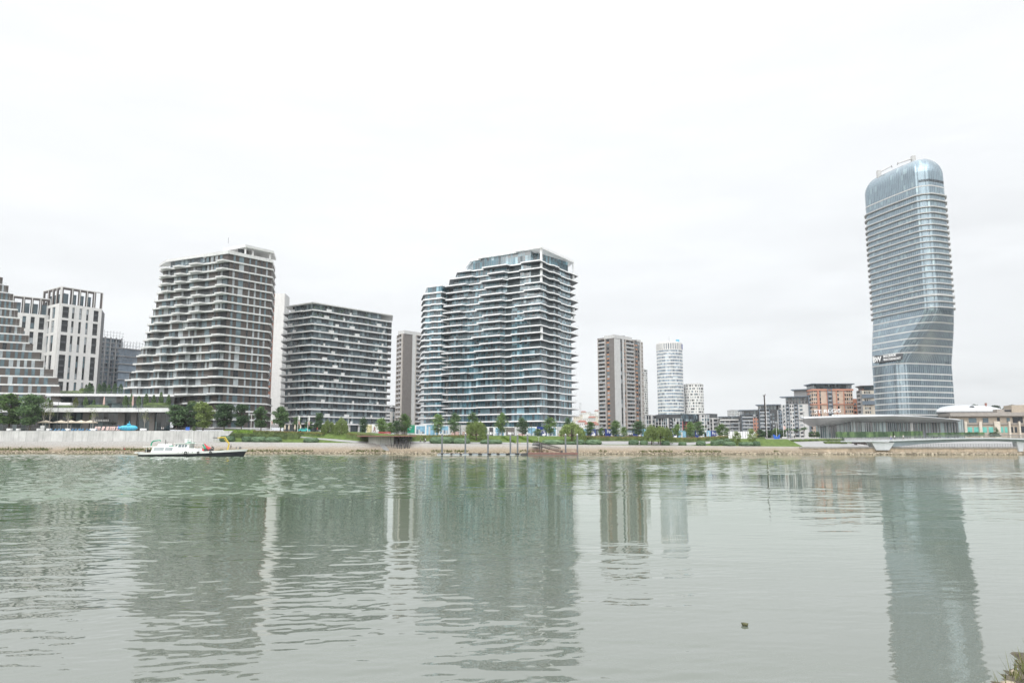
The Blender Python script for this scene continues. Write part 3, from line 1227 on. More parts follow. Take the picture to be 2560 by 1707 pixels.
def left4(z):
    # left end steps back as the tower rises
    y = 853.5
    best = None
    lx = pw(z, [(Zat(997, YL), 428), (Zat(992, YL), 306), (Zat(976, YL), 306), (Zat(957, YL), 308), (Zat(934, YL), 335), (Zat(913, YL), 336), (Zat(894, YL), 344), (Zat(872, YL), 356),
                (Zat(851, YL), 362), (Zat(831, YL), 368), (Zat(811, YL), 373), (Zat(790, YL), 378), (Zat(769, YL), 386), (Zat(749, YL), 391),
                (Zat(726, YL), 400), (Zat(706, YL), 401), (Zat(687, YL), 403), (Zat(665, YL), 405)])
    return (Xat(lx, YL, z), YL)


tower = thing('apartment_tower', 'tall brown apartment tower with white slab bands and waving balconies, stepping back on its left', 'apartment tower',
              (C4[0], C4[1] + 8, 6), 'brown stepped apartment towers')
fl = [(z, left4(z), C4, R4) for z in zs]
RC = [(.12, .165), (.245, .35), (.475, .51), (.61, .65), (.745, .785), (.86, .90)]
brown_tower(tower, fl, 5, RC)
fa = Fac(left4(zs[-1]), C4)
fb = Fac(C4, R4)
zt = zs[-1]
# crown: parapets, penthouse and the open roof frame on the right
nvec = -(fa.n + fb.n).normalized()
pb = MB()
cpoly = [fa.at(fa.w * .64, .5), tuple(Vector(C4) + (fa.n + fb.n) * .4), fb.at(fb.w, .5), tuple(Vector(R4) + nvec * 15), tuple(Vector(fa.at(fa.w * .64)) + nvec * 16)]
zu = zt + 3.6
pb.prism([tuple(p) for p in cpoly], zu - .9, zu + .5)
pb.build('parapet', M['slabtan'], tower)
bb = MB()
bb.prism([fa.at(fa.w * .66, -.6), C4, R4, tuple(Vector(R4) + nvec * 14), tuple(Vector(fa.at(fa.w * .66)) + nvec * 14)], zt + .003, zu - .9, caps=False)
bb.build('wall', M['brown'], tower)
wi = []
for a, e in RC:
    win(wi, fb, a * fb.w, e * fb.w, zt + .1, zu - 1.0, .04, (1, 5, 2))
for k in range(4):
    win(wi, fa, fa.w * .68 + k * 2.6, fa.w * .68 + k * 2.6 + 1.5, zt + .2, zu - 1.0, -.5, (3, 4, 4))
wins(wi, tower)
# roof frame
rf = MB()
A0 = Vector(fb.at(fb.w * .36, .4))
B0 = Vector(fb.at(fb.w + .4, .2))
zr = Zat(609, 304)
poly = [tuple(A0), tuple(B0), tuple(B0 + nvec * 13), tuple(A0 + nvec * 10 - fa.d * 12), tuple(A0 - fa.d * 13 + nvec * 1.0)]
rf.prism(poly, zr - 1.1, zr)
rf.build('roof_frame', M['slabtan'], tower)
for k, u in enumerate((.40, .57, .97)):
    cbm = MB()
    q = fb.at(fb.w * u, -.9)
    cbm.obox(q, (1, 0), .32, .32, zu + .5, zr - 1.1)
    cbm.build('column', M['slabtan'], tower)
cbm = MB()
cbm.prism([tuple(A0 + nvec * 5), fb.at(fb.w * .35, -5), tuple(Vector(fb.at(fb.w * .35, -5)) + nvec * 6), tuple(A0 + nvec * 11)], zu + .5, zr - 1.1)
cbm.build('penthouse', M['g_dark'], tower)
# left penthouse
zl = zt
pp = MB()
pts, back, f1_, f2_ = outline(fa.at(3.2, -2), fa.at(fa.w * .68, -2), tuple(Vector(fa.at(fa.w * .68)) + nvec * 7), .2, 0, 0, [], [], 10)
ppoly = pts + back
pp.prism(ppoly, zl + .003, zl + 3.4, 0, caps=False)
pp.build('penthouse', M['rib6'], tower)
pp = MB()
pts, back, _, _ = outline(fa.at(1.6, -1), fa.at(fa.w * .70, -1), tuple(Vector(fa.at(fa.w * .70)) + nvec * 9), .2, 0, 0, [], [], 12)
pp.prism(pts + back, zl + 3.4, zl + 4.5)
pp.build('roof_slab', M['slabtan'], tower)
pp = MB()
pts, back, _, _ = outline(fa.at(.2, .4), fa.at(fa.w * .66, .4), tuple(Vector(fa.at(fa.w * .66)) + nvec * 9), .1, 0, 0, [], [], 3)
rim(pp, pts, zl + .003, zl + 1.1)
pp.build('balustrade', M['balglass'], tower)
mb = MB()
q = fb.at(2.0, -4)
mb.tube((q[0], q[1], zr), (q[0], q[1], zr + 2.6), .08)
mb.build('antenna', M['steel'], tower)

# the sister tower cut by the left edge of the frame
YA, YB = 292.0, 306.0
z_lo, z_hi = Zat(1069, 300), Zat(620, 300)
nf = 22
zs1 = [lerp(z_lo, z_hi, k / (nf - 1)) for k in range(nf)]
st = [(1069, 152), (985, 150), (963, 146), (940, 132), (919, 107), (896, 98), (872, 77), (847, 67), (824, 51), (802, 44), (775, 42), (754, 33), (731, 20), (712, 8), (704, -8), (660, -12), (620, -16)]


def right1(z):
    lx = pw(z, sorted((Zat(y, YB), x) for y, x in st))
    return (Xat(lx, YB, z), YB)


C1 = (Xat(-150, YA, 25), YA)
L1 = (C1[0] - 14, YA + 16)
tower1 = thing('apartment_tower', 'brown stepped apartment tower cut off by the left edge, stepping back on its right', 'apartment tower',
               (C1[0], C1[1] + 8, 6), 'brown stepped apartment towers')
brown_tower(tower1, [(z, L1, C1, right1(z)) for z in zs1], 9, [(.10, .16), (.30, .36), (.45, .50), (.56, .60), (.645, .69), (.73, .76), (.80, .83), (.875, .91)], wave=False, back=(-11, 13))
for i, z in enumerate(zs1[:-1]):
    r1 = right1(z)
    f = Fac(C1, r1)
    g = MB()
    rim(g, [f.at(f.w - 4.5, .5), f.at(f.w + .5, .5), tuple(Vector(f.at(f.w + .5)) + Vector((-1, 6)) * .5)], z + .003, z + 1.05)
    g.build('balustrade', M['balglass'], tower1)
    g = MB()
    g.obox(f.at(f.w - 1.2, -.4), (1, 0), .3, .3, z + .003, zs1[i + 1] - .62)
    g.build('column', M['slabtan'], tower1)


# ------------------------------------------------------------------ glass blocks with projecting white slabs
def glass_tower(root, floors, ribmat, slabmat, bumps1, bumps2, th=.55, ov=1.2, ovl=1.2, ovr=1.2, inset=0.0, D=18, guard=0.0, guards_at=None, taper=0.0, seed=1, solid_from=None):
    rng = random.Random(seed)
    for i, (z, Lp, C, Rp) in enumerate(floors):
        b1, b2 = bumps1(i, rng), bumps2(i, rng)
        er = ovr(i) if callable(ovr) else ovr
        el = ovl(i) if callable(ovl) else ovl
        pts, back, f1, f2 = outline(Lp, C, Rp, ov, el, er, b1, b2, D)
        s = MB()
        if taper:
            # thin lip at the edge, thicker towards the wall
            s.prism(pts + back, z - th * .62, z)
            pin, bin_, _, _ = outline(Lp, C, Rp, ov * .25, .2, .2, [(a, e, max(0, d - .6), r) for a, e, d, r in b1], [(a, e, max(0, d - .6), r) for a, e, d, r in b2], D)
            s.prism(pin + bin_, z - th, z - th * .62 - .003)
        else:
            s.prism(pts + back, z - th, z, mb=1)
        s.build('floor_slab', [M[slabmat], M['soffit_shade']], root)
        if guard:
            g = MB()
            rim(g, pts, z + .003, z + guard)
            g.build('balustrade', M['balglass'], root)
        if i + 1 < len(floors):
            zt = floors[i + 1][0] - th
            n_ = -(f1.n + f2.n).normalized() * (D - 1)
            poly = [Lp, C, Rp, (Rp[0] + n_.x, Rp[1] + n_.y), (Lp[0] + n_.x, Lp[1] + n_.y)]
            w_ = MB()
            w_.prism([tuple(p) for p in poly], z, zt, caps=False)
            w_.build('glazing', M[ribmat], root)


# grey glass block with planters on its balconies
Y0, Y1, Y2 = 330.0, 340.0, 363.0
z_lo, z_hi = Zat(1057, Y0), Zat(774, Y0)
nf = 17
zs6 = [lerp(z_lo, z_hi, k / (nf - 1)) for k in range(nf)]
C6 = (Xat(775, Y0, 25), Y0)
L6 = (Xat(712, Y1, 25), Y1)
R6 = (Xat(964, Y2, 25), Y2)
block6 = thing('apartment_block', 'broad grey glass apartment block with white balcony slabs and planters under a flat roof', 'apartment block', (C6[0] + 10, C6[1] + 18, 7))


def b6a(i, r):
    a = r.uniform(.1, .5)
    return [(a, a + .45, r.uniform(.3, .9), 1.5)]


def b6b(i, r):
    a = r.uniform(0, .25)
    e = r.uniform(.55, .8)
    return [(a, a + r.uniform(.12, .22), r.uniform(.3, .9), 2.5), (e - .15, e, r.uniform(.2, .8), 2.5)]


def l6(i):
    return 3.0 if i in (7, 8, 11, 12, 13) else 2.0


fl6 = [(z, L6, C6, R6) for z in zs6]
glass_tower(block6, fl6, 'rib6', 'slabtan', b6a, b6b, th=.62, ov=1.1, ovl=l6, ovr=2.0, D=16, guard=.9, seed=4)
f1, f2 = Fac(L6, C6), Fac(C6, R6)
nv = -(f1.n + f2.n).normalized()
rm = MB()
zt = zs6[-1]
rl = (f1.at(2.5, -.5), tuple(C6), f2.at(f2.w - 4, 0))
rm.prism([tuple(rl[0]), tuple(Vector(C6) - (f1.n + f2.n) * 1.2), tuple(rl[2]), tuple(Vector(rl[2]) + nv * 13), tuple(Vector(rl[0]) + nv * 13)], zt, zt + 2.9, caps=False)
rm.build('glazing', M['rib6'], block6)
rr = MB()
pts, back, _, _ = outline(L6, C6, R6, 1.2, 0.5, 2.5, [], [], 16)
rr.prism(pts + back, zt + 2.9, zt + 3.35)
rr.build('roof_slab', M['slabtan'], block6)
for i, z in enumerate(zs6):
    rg = random.Random(40 + i)
    for k in range(4):
        f = f2 if k else f1
        u = [(.05, .3), (.10, .3), (.36, .6), (.78, .95)][k]
        if rg.random() < .25:
            continue
        u = rg.uniform(*u) * f.w
        b = MB()
        l = rg.choice((.8, 1.8, 2.6))
        f.box(b, u, u + l, z + .003, z + 1.12, .25, .85)
        b.build('planter', M['slabtan'], block6)
b = MB()
for k in range(160):
    rg = random.random()
    u = random.choice((.3, .8, 1.5, 4, 4.6, 9, 14, 15, 16, 30, 33)) + random.gauss(0, .5)
    zz = random.choice((zt, zt, zs6[-2], zs6[6])) + random.uniform(.2, 1.6)
    p = f2.at(max(.1, u), random.uniform(.1, .8))
    a = random.random() * 6
    d = random.uniform(.2, .4)
    b.face([(p[0] - d * cos(a), p[1] - d * sin(a), zz), (p[0] + d * cos(a), p[1] + d * sin(a), zz - .1), (p[0] + .1, p[1], zz + .45)])
b.build('foliage', M['leafd'], block6)

b = MB()
b.prism([L6, tuple(C6), R6, tuple(Vector(R6) + nv * 12), tuple(Vector(L6) + nv * 12)], 6, zs6[0] - .62, caps=False)
b.build('glazing', M['ribp'], block6)
for k in range(9):
    b = MB()
    f2.box(b, f2.w * k / 8 - .4, f2.w * k / 8 + .4, 6, zs6[0] - .62, .1, .7)
    b.build('column', M['slabtan'], block6)

# the big teal glass block and its lower wing
Y0 = 375.0
z_lo, z_hi = Zat(1051, Y0), Zat(653.5, Y0)
nf = 23
zs8 = [lerp(z_lo, z_hi, k / (nf - 1)) for k in range(nf)]
C8 = Vector((Xat(1352, Y0, 25), Y0))
dl, dr = Vector((-.857, .515)), Vector((.53, .848))


def left8(z):
    t = pw(z, [(zs8[0], 57.7), (zs8[-8], 57.4), (zs8[-7], 56.5), (zs8[-3], 54.5), (zs8[-2], 52), (zs8[-1], 48)])
    return tuple(C8 + dl * t)


R8 = tuple(C8 + dr * 34)
block8 = thing('apartment_block', 'tall teal glass block with bright white jutting slabs, the tallest in the middle', 'apartment block', (C8.x, C8.y + 20, 6), 'teal glass apartment blocks')


def b8a(i, r):
    o = r.choice((-.03, 0, .03))
    ph = i % 2
    q = [(0.0, .16 + o + .05 * ph, r.choice((1.8, 3.0)), .6), (.34 + .06 * ph + o, .63, 3.4, .7)]
    if r.random() < .8:
        q.append((.76 + .07 * ((i // 2) % 2) + o, 1.0, r.choice((1.6, 2.6)), .8))
    elif r.random() < .6:
        q.append((.68, .80, 1.6, 1.0))
    return q


def b8b(i, r):
    return [(0.0, .06 + .05 * (i % 2), 0.6, 3.0), (.30, .48 + .04 * (i % 2), 1.2, 2.5), (.88, 1.0, .5, 1.5)]


def r8(i):
    return 6.0 if i % 4 in (1, 2) else 3.0


fl8 = [(z, left8(z), tuple(C8), R8) for z in zs8]
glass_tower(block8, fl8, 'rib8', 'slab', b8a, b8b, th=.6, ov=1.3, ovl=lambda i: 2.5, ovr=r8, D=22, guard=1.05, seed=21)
f1, f2 = Fac(left8(zs8[-1]), C8), Fac(C8, R8)
f1l = Fac(left8(zs8[0]), C8)
nv = -(f1.n + f2.n).normalized()
zt = zs8[-1]
pr = (Vector(f1.at(6)), Vector(f1.at(f1.w - 5.5)), Vector(f2.at(5)), Vector(f2.at(f2.w - 3)))
b = MB()
b.prism([tuple(p) for p in (pr[0], pr[1], pr[1] + f2.d * 5, pr[2] - f1.d * 4, pr[3], pr[3] + nv * 16, pr[0] + nv * 18)], zt, zt + 6.0, caps=False)
b.build('glazing', M['rib8'], block8)
for k, (a, e, h, ovx) in enumerate(((.10, .24, 5.41, .8), (.22, .72, 6.0, 1.6), (.70, 1.0, 6.6, 1.9))):
    p0, p1 = f1.at(f1.w * a, ovx), f1.at(f1.w * e + (1.9 if e == 1 else 0), ovx)
    b = MB()
    b.prism([p0, p1, tuple(Vector(p1) + nv * 14), tuple(Vector(p0) + nv * 20)], zt + h + k * .004, zt + h + .9)
    b.build('roof_slab', M['slab'], block8)
b = MB()
p0, p1 = f2.at(-1.9, 1.5), f2.at(f2.w + 2.5, 1.2)
b.prism([p0, p1, tuple(Vector(p1) + nv * 18), tuple(Vector(p0) + nv * 14)], zt + 6.585, zt + 7.85)
b.build('roof_slab', M['slab'], block8)
for (u, i0, i1) in ((.0, nf - 1, nf), (0, nf - 2, nf - 1), (0, nf - 4, nf - 2), (0, 11, 13), (1.06, nf - 2, nf), (1.06, nf - 8, nf - 6)):
    b = MB()
    z0 = zs8[i0]
    z1 = zs8[i1] - .8 if i1 < nf else zt + 6.58
    f2.box(b, f2.w * u - .45, f2.w * u + .45, z0, z1, .25, 1.15)
    b.build('column', M['slab'], block8)
# flat dark panels standing for loggia shade at the corner and along both faces
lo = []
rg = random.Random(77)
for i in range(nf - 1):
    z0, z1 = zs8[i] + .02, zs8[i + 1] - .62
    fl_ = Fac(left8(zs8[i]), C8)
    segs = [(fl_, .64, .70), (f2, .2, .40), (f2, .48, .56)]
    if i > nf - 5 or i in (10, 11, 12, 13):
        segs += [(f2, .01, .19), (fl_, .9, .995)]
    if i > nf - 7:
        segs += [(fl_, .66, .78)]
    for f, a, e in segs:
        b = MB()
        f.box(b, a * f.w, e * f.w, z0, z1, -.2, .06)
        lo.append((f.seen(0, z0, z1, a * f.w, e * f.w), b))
many('loggia', lo, M['loggia_shade'], block8)
# shaft of columns and glass at street level
b = MB()
poly = [left8(zs8[0]), tuple(C8), R8, tuple(Vector(R8) + nv * 16), tuple(Vector(left8(zs8[0])) + nv * 16)]
b.prism(poly, 6.3, zs8[0] - .8, caps=False)
b.build('glazing', M['rib8'], block8)

Yw = 402.0
z_lo, z_hi = Zat(1058, Yw), Zat(729, Yw)
nw = 23
zsw = [lerp(z_lo, z_hi, k / (nw - 1)) for k in range(nw)]
Cw = Vector((Xat(1100, Yw, 25), Yw))
Lw = tuple(Cw + dl * 11)
Rw = tuple(Cw + dr * 20)
wing = thing('apartment_block', 'lower narrow teal glass block with wavy white slabs, attached left of the tallest one', 'apartment block', (Cw.x, Cw.y + 12, 6), 'teal glass apartment blocks')


def bwa(i, r):
    return [(.02, .14, .7, 1.0), (.42 + .04 * (i % 3), .72, 1.0, 1.2)] if i < nw - 2 else []


glass_tower(wing, [(z, Lw, tuple(Cw), Rw) for z in zsw], 'rib8', 'slab', bwa, lambda i, r: [(.3, .45, .8, 1.0)],
            th=.75, ov=.9, ovl=lambda i: 1.9 if i < 16 and i % 3 else .9, ovr=4.0, D=16, guard=.95, seed=8)
fw1, fw2 = Fac(Lw, Cw), Fac(Cw, Rw)
b = MB()
p = [Vector(fw1.at(1.5)), Vector(fw1.at(fw1.w)), Vector(fw2.at(16)), Vector(fw2.at(16)) + nv * 9, Vector(fw1.at(1.5)) + nv * 12]
b.prism([tuple(q) for q in p], zsw[-1], zsw[-1] + 3.2, caps=False)
b.build('glazing', M['rib8'], wing)
b = MB()
b.prism([tuple(q) for q in (Vector(fw1.at(1, .3)), Vector(fw1.at(fw1.w + .3, .3)), Vector(fw2.at(17, .3)), p[3], p[4])], zsw[-1] + 3.2, zsw[-1] + 3.8)
b.build('roof_slab', M['slab'], wing)
b = MB()
b.prism([Lw, tuple(Cw), Rw, tuple(Vector(Rw) + nv * 12), tuple(Vector(Lw) + nv * 12)], 6, zsw[0] - .75, caps=False)
b.build('glazing', M['rib8'], wing)
for i0, i1 in ((15, 18), (9, 12), (4, 7), (0, 2)):
    b = MB()
    fw2.box(b, 5.2, 6.2, zsw[i0], zsw[i1] - .75, .2, .85)
    b.build('column', M['slab'], wing)

# ------------------------------------------------------------------ the twisting blue tower
YT = 440.0


def zT(y):
    return Zat(y, YT)


def tower_rect(z):
    """near corner, right direction, left direction, right length, left length"""
    zu_, zl_ = zT(778), zT(905)
    t = max(0.0, min(1.0, (zu_ - z) / (zu_ - zl_)))
    t = t * t * (3 - 2 * t) * .5 + t * .5
    cu, cl = Vector((Xat(2325, 429, zT(700)), 429)), Vector((Xat(2259, 446, 25), 446))
    c = cu.lerp(cl, t)
    a = lerp(R(23), R(17), t)
    al = lerp(R(16.5), R(14), t)
    return c, Vector((cos(a), sin(a))), Vector((-sin(al), cos(al))), lerp(22.2, 42.8, t) + 8 * t * (1 - t), lerp(50.6, 27.6, t) + 6 * t * (1 - t), lerp(6.5, 5.5, t) + 5 * t * (1 - t)


def tower_ring(z, off=0.0, shrink=0.0, n=14):
    c, dr_, dl_, b_, a_, r = tower_rect(z)
    ctr = c + dr_ * (b_ / 2) + dl_ * (a_ / 2)
    hb, ha = b_ / 2 + off - shrink, a_ / 2 + off - shrink
    r = max(1.2, r + off - shrink * .35)
    pts = []
    # rounded rectangle with softly bowed sides, from the right silhouette round by the near corner
    cs = [(hb - r, -(ha - r), -pi / 2), (hb - r, ha - r, 0), (-(hb - r), ha - r, pi / 2), (-(hb - r), -(ha - r), pi)]
    for (x, y, a0) in cs:
        for k in range(n + 1):
            a = a0 + (pi / 2) * k / n
            pts.append((x + r * cos(a), y + r * sin(a)))
    out = []
    bow = 1.1
    P2 = []
    m = len(pts)
    for k in range(m):
        p, q = pts[k], pts[(k + 1) % m]
        P2.append(p)
        if k % (n + 1) == n:
            for j in range(1, 8):
                P2.append((lerp(p[0], q[0], j / 8), lerp(p[1], q[1], j / 8)))
    for x, y in P2:
        fx, fy = x / hb, y / ha
        x2 = x + (bow * (1 - min(1, fy * fy))) * (1 if fx > 0 else -1) * (abs(fx) > .98)
        y2 = y + (bow * (1 - min(1, fx * fx))) * (1 if fy > 0 else -1) * (abs(fy) > .98)
        w_ = ctr + dr_ * x2 + dl_ * y2
        out.append((w_.x, w_.y))
    return out


def loft(b, rings, m=0, cap=True):
    """rings: list of (z or list of z, points)"""
    us = [0.0]
    p0 = rings[0][1]
    for a, c in zip(p0, p0[1:] + p0[:1]):
        us.append(us[-1] + hypot(c[0] - a[0], c[1] - a[1]))
    n = len(p0)
    for (za, ra), (zb, rb_) in zip(rings, rings[1:]):
        for k in range(n):
            k2 = (k + 1) % n
            b.face([(*ra[k], za), (*ra[k2], za), (*rb_[k2], zb), (*rb_[k], zb)], m,
                   [(us[k], za), (us[k + 1], za), (us[k + 1], zb), (us[k], zb)])
    if cap:
        b.face([(*p, rings[-1][0]) for p in rings[-1][1]], m)


skytower = thing('skyscraper', 'blue glass skyscraper that twists halfway up, with rounded corners and a domed top', 'skyscraper', (tower_rect(20)[0].x + 10, 455, 6))
# floor levels read at the near corner
ys_up = [370 + y / 4.02 for y in (430, 510, 570, 637, 695, 752, 810, 867, 922, 978, 1037, 1095, 1153, 1210, 1270, 1330, 1390, 1445, 1500)]
ys_lo = [740 + y / 3.824 for y in (20, 78, 130, 200, 265, 335, 402, 466, 530, 632, 730, 790, 850, 907, 960, 1020, 1075, 1130)]
lev = [zT(y) for y in ys_up + ys_lo]
prev_top = None
for k, z in enumerate(lev):
    prot = 1 <= k <= 21
    b = MB()
    if prot:
        loft(b, [(z - .5, tower_ring(z, .1)), (z - .45, tower_ring(z, 1.25)), (z + .1, tower_ring(z, 1.3)), (z + .12, tower_ring(z, .1))], cap=False)
        b.build('balcony_slab', M['slabT'] if 'slabT' in M else M['palegrey'], skytower)
        g = MB()
        loft(g, [(z + .1, tower_ring(z, 1.2)), (z + 1.0, tower_ring(z, 1.2))], cap=False)
        g.build('balustrade', M['balglass'], skytower)
    else:
        h = .36
        loft(b, [(z - h, tower_ring(z - h, .12)), (z + h, tower_ring(z + h, .12))], cap=False)
        b.build('floor_band', M['palegrey'], skytower)
    # glazing of the storey below this level
    zb = lev[k + 1] if k + 1 < len(lev) else 9.0
    b = MB()
    nn = 3
    loft(b, [(lerp(zb, z, j / nn), tower_ring(lerp(zb, z, j / nn))) for j in range(nn + 1)], cap=False)
    b.build('glazing', M['ribt'], skytower)
# crown: glass curling inwards, lower at its left end
z0 = lev[0]
ztop = Zat(416, 452)
b = MB()
HC = ztop - z0
KN = 18
rings = []
for j in range(KN + 1):
    t = j / KN
    a = t * pi / 2
    zz = z0 + HC * ((.42 * t / .3 if t < .3 else .42 + .58 * sin((t - .3) / .7 * pi / 2)))
    sh = 0 if t < .3 else 9.0 * (1 - cos((t - .3) / .7 * pi / 2))
    rings.append((zz, tower_ring(z0 + 1, 0, sh)))
loft(b, rings)
o = b.build('crown', M['ribt'], skytower, smooth=False)
b = MB()
c, dr_, dl_, b_, a_, r = tower_rect(z0)
zv = Zat(464, 440)
fR = Fac(c, c + dr_ * b_)
ring = tower_ring(zv, .06)
nr = len(ring)
# dark vent slots round the near corner and right side
for k in range(nr):
    p = Vector(ring[k])
    rel = p - c
    u, v_ = rel.dot(dr_), rel.dot(dl_)
    if v_ < 4 and u > -2 and u < b_:
        q = Vector(ring[(k + 1) % nr])
        if (q - p).length < .05:
            continue
        a1, a2 = p.lerp(q, .12), p.lerp(q, .8)
        b.face([(a1.x, a1.y, zv - .8), (a2.x, a2.y, zv - .8), (a2.x, a2.y, zv + .8), (a1.x, a1.y, zv + .8)])
b.build('vent_slot', M['dark'], skytower)
# window-cleaning cranes on the roof
for (x0, y0, x1, y1, Yc) in ((2197, 432, 2228, 416, 466), (2283, 396, 2245, 409, 452)):
    p, q = P(x0, y0, Yc), P(x1, y1, Yc)
    t = thing('roof_crane', 'grey window-cleaning crane at the %s of the skyscraper roof' % ('lower left end' if x1 > x0 else 'top'), 'crane', (p.x, Yc, p.z - 4), 'window-cleaning cranes on the tower roof')
    b = MB()
    b.box(p.x - 1.1, p.x + 1.1, Yc - 1.1, Yc + 1.1, p.z - 4.5, p.z + 1.4)
    b.build('cabin', M['palegrey'], t)
    b = MB()
    b.tube(p, q, .45, .3, 6)
    b.build('arm', M['palegrey'], t)
    b = MB()
    b.tube(q + Vector((0, 0, .6)), q + Vector((.6 if x1 > x0 else -.6, 0, -1.0)), .35, .25, 6)
    b.build('head', M['midgrey'], t)


def text_mesh(s, size, depth=.12, bold=.0):
    cu = bpy.data.curves.new('lettering', 'FONT')
    cu.body = s
    cu.size = size
    cu.extrude = depth / 2
    cu.offset = bold
    cu.resolution_u = 3
    ob = bpy.data.objects.new('lettering', cu)
    me = bpy.data.meshes.new_from_object(ob)
    bpy.data.objects.remove(ob)
    bpy.data.curves.remove(cu)
    return me


def letters(name, s, size, frame, mtl, parent=None, width=None, depth=.12, bold=0.0):
    """frame: (origin, right vector, up vector); text starts at origin"""
    me = text_mesh(s, size, depth, bold)
    xs_ = [v.co.x for v in me.vertices]
    k = width / (max(xs_) - min(xs_)) if width else 1.0
    x0_ = min(xs_)
    o_, r_, u_ = (Vector(v) for v in frame)
    n_ = r_.cross(u_)
    off = Vector(OFF[parent.name]) if parent else o_
    for v in me.vertices:
        v.co = o_ + r_ * ((v.co.x - x0_) * k) + u_ * v.co.y + n_ * v.co.z - off
    me.materials.append(M[mtl])
    ob = bpy.data.objects.new(name, me)
    COL.objects.link(ob)
    if parent:
        ob.parent = parent
    else:
        ob.location = o_
    OFF[ob.name] = tuple(off)
    return ob


# sign on the tower's left face
zs_ = zT(888)
c, dr_, dl_, b_, a_, r = tower_rect(zs_)
ctr = c + dr_ * (b_ / 2) + dl_ * (a_ / 2)
sg = thing('tower_sign', 'white BW BELGRADE WATERFRONT lettering on dark louvres low on the blue skyscraper', 'sign', (c.x, c.y, zs_))
zt_, zb_ = zT(884.5), zT(903.5)
c, dr_, dl_, b_, a_, r = tower_rect(zb_)


def signpt(px, py):
    """point on the tower's left face seen at a picture position"""
    lo_, hi = 420.0, 475.0
    for _ in range(40):
        mid = (lo_ + hi) / 2
        p = P(px, py, mid)
        cc, d1, d2, bb, aa, rr = tower_rect(p.z)
        s_ = (Vector((p.x, p.y)) - (cc - d1 * 1.6)).dot(-d1)
        if s_ > 0:
            lo_ = mid
        else:
            hi = mid
    return P(px, py, lo_)


b = MB()
q = [signpt(2187, 908), signpt(2256, 898.5), signpt(2256, 883.5), signpt(2187, 889)]
q = [p - Vector((dr_.x, dr_.y, 0)) * .2 for p in q]
bk = Vector((dr_.x, dr_.y, 0)) * .5
b.hexa([q[0], q[1], q[1] + bk, q[0] + bk], [q[3], q[2], q[2] + bk, q[3] + bk])
b.build('louvre', M['darkgrey'], sg)


def sign_word(s, px0, py0, px1, py1, hpx, bold):
    a, e = signpt(px0, py0), signpt(px1, py1)
    rv = (e - a)
    wd = rv.length
    rv.normalize()
    up = Vector((0, 0, 1))
    up = (up - rv * up.dot(rv)).normalized()
    out = rv.cross(up)
    letters('lettering', s, hpx * 440 / F * 1.40, (a + out * .65, rv, up), 'wpaint', sg, width=wd, depth=.3, bold=bold)


sign_word('BW', 2185, 906.5, 2206, 903.0, 13.5, .12)
sign_word('BELGRADE', 2211, 894.0, 2242, 890.0, 6.2, .03)
sign_word('WATERFRONT', 2211, 902.5, 2254.5, 897.6, 6.2, .03)


# ------------------------------------------------------------------ buildings assembled from facade strips
def strip_facade(root, f, z0, z1, nf, strips, acc, deep=0.0):
    """strips: (from, to, kind, material); acc collects panels, balconies and windows"""
    h = (z1 - z0) / nf
    for a, e, kind, mt in strips:
        u0, u1 = a * f.w, e * f.w
        w_ = u1 - u0
        opt = ''
        if ':' in kind:
            kind, opt = kind.split(':')
        if kind == 'p':                    # plain panel, a little proud
            b = acc['panel'].setdefault(mt, MB())
            f.box(b, u0, u1, z0, z1, -.2, float(opt or .35))
        elif kind in ('w', 'wo', 'wt'):    # windows in a wall, with spandrels for 'wo'
            b = acc['panel'].setdefault(mt, MB())
            f.box(b, u0, u1, z0, z1, -.2, .12)
            n = int(opt or 2)
            for k in range(n):
                c = u0 + w_ * (k + .5) / n
                hw = min(w_ / n * .30, 1.1)
                if kind == 'wt':
                    hw = w_ / n * .38
                for i in range(nf):
                    zb, zt_ = z0 + h * (i + .24), z0 + h * (i + .82)
                    if kind == 'wt':
                        zb, zt_ = z0 + h * (i + .05), z0 + h * (i + .93)
                    win(acc['win'], f, c - hw, c + hw, zb, zt_, .18)
                    if kind == 'wo' and acc['rng'].random() < .85:
                        g = acc['panel'].setdefault('orangep', MB())
                        f.box(g, c - hw * 1.15, c + hw * 1.15, z0 + h * (i - .16), z0 + h * (i + .22), .1, .2)
        elif kind == 'b':                  # stacked balconies in a dark recess
            b = acc['panel'].setdefault(mt, MB())
            f.box(b, u0, u1, z0, z1, -.2, .06)
            sl = opt or 'palegrey'
            for i in range(nf + 1):
                g = MB()
                f.box(g, u0, u1, z0 + h * i - .18, z0 + h * i + .18, .0, 1.25)
                acc['slab'].setdefault(sl, []).append((f.seen(0, 0, .4, u0, u1), g))
                if i < nf:
                    g = MB()
                    f.box(g, u0 + .1, u1 - .1, z0 + h * i + .2, z0 + h * i + 1.1, 1.05, 1.12)
                    acc['guard'].append((f.seen(0, 0, 1, u0, u1), g))
                    n = max(1, int(w_ / 2.6))
                    for k in range(n):
                        if acc['rng'].random() < .8:
                            c = u0 + w_ * (k + .5) / n
                            win(acc['win'], f, c - w_ / n * .33, c + w_ / n * .33, z0 + h * i + .25, z0 + h * (i + .85), .10, (5, 3, 3))
            n = max(1, int(w_ / 5.5))
            g = acc['panel'].setdefault(sl, MB())
            for k in range(n + 1):
                c = u0 + w_ * k / n
                f.box(g, c - .2, c + .2, z0, z1, .0, 1.28)
        elif kind == 'g':                  # continuous glass
            b = acc['panel'].setdefault(mt, MB())
            f.quad(b, u0, u1, z0, z1, .08)


def new_acc(seed=1):
    return {'panel': {}, 'win': [], 'slab': {}, 'guard': [], 'rng': random.Random(seed)}


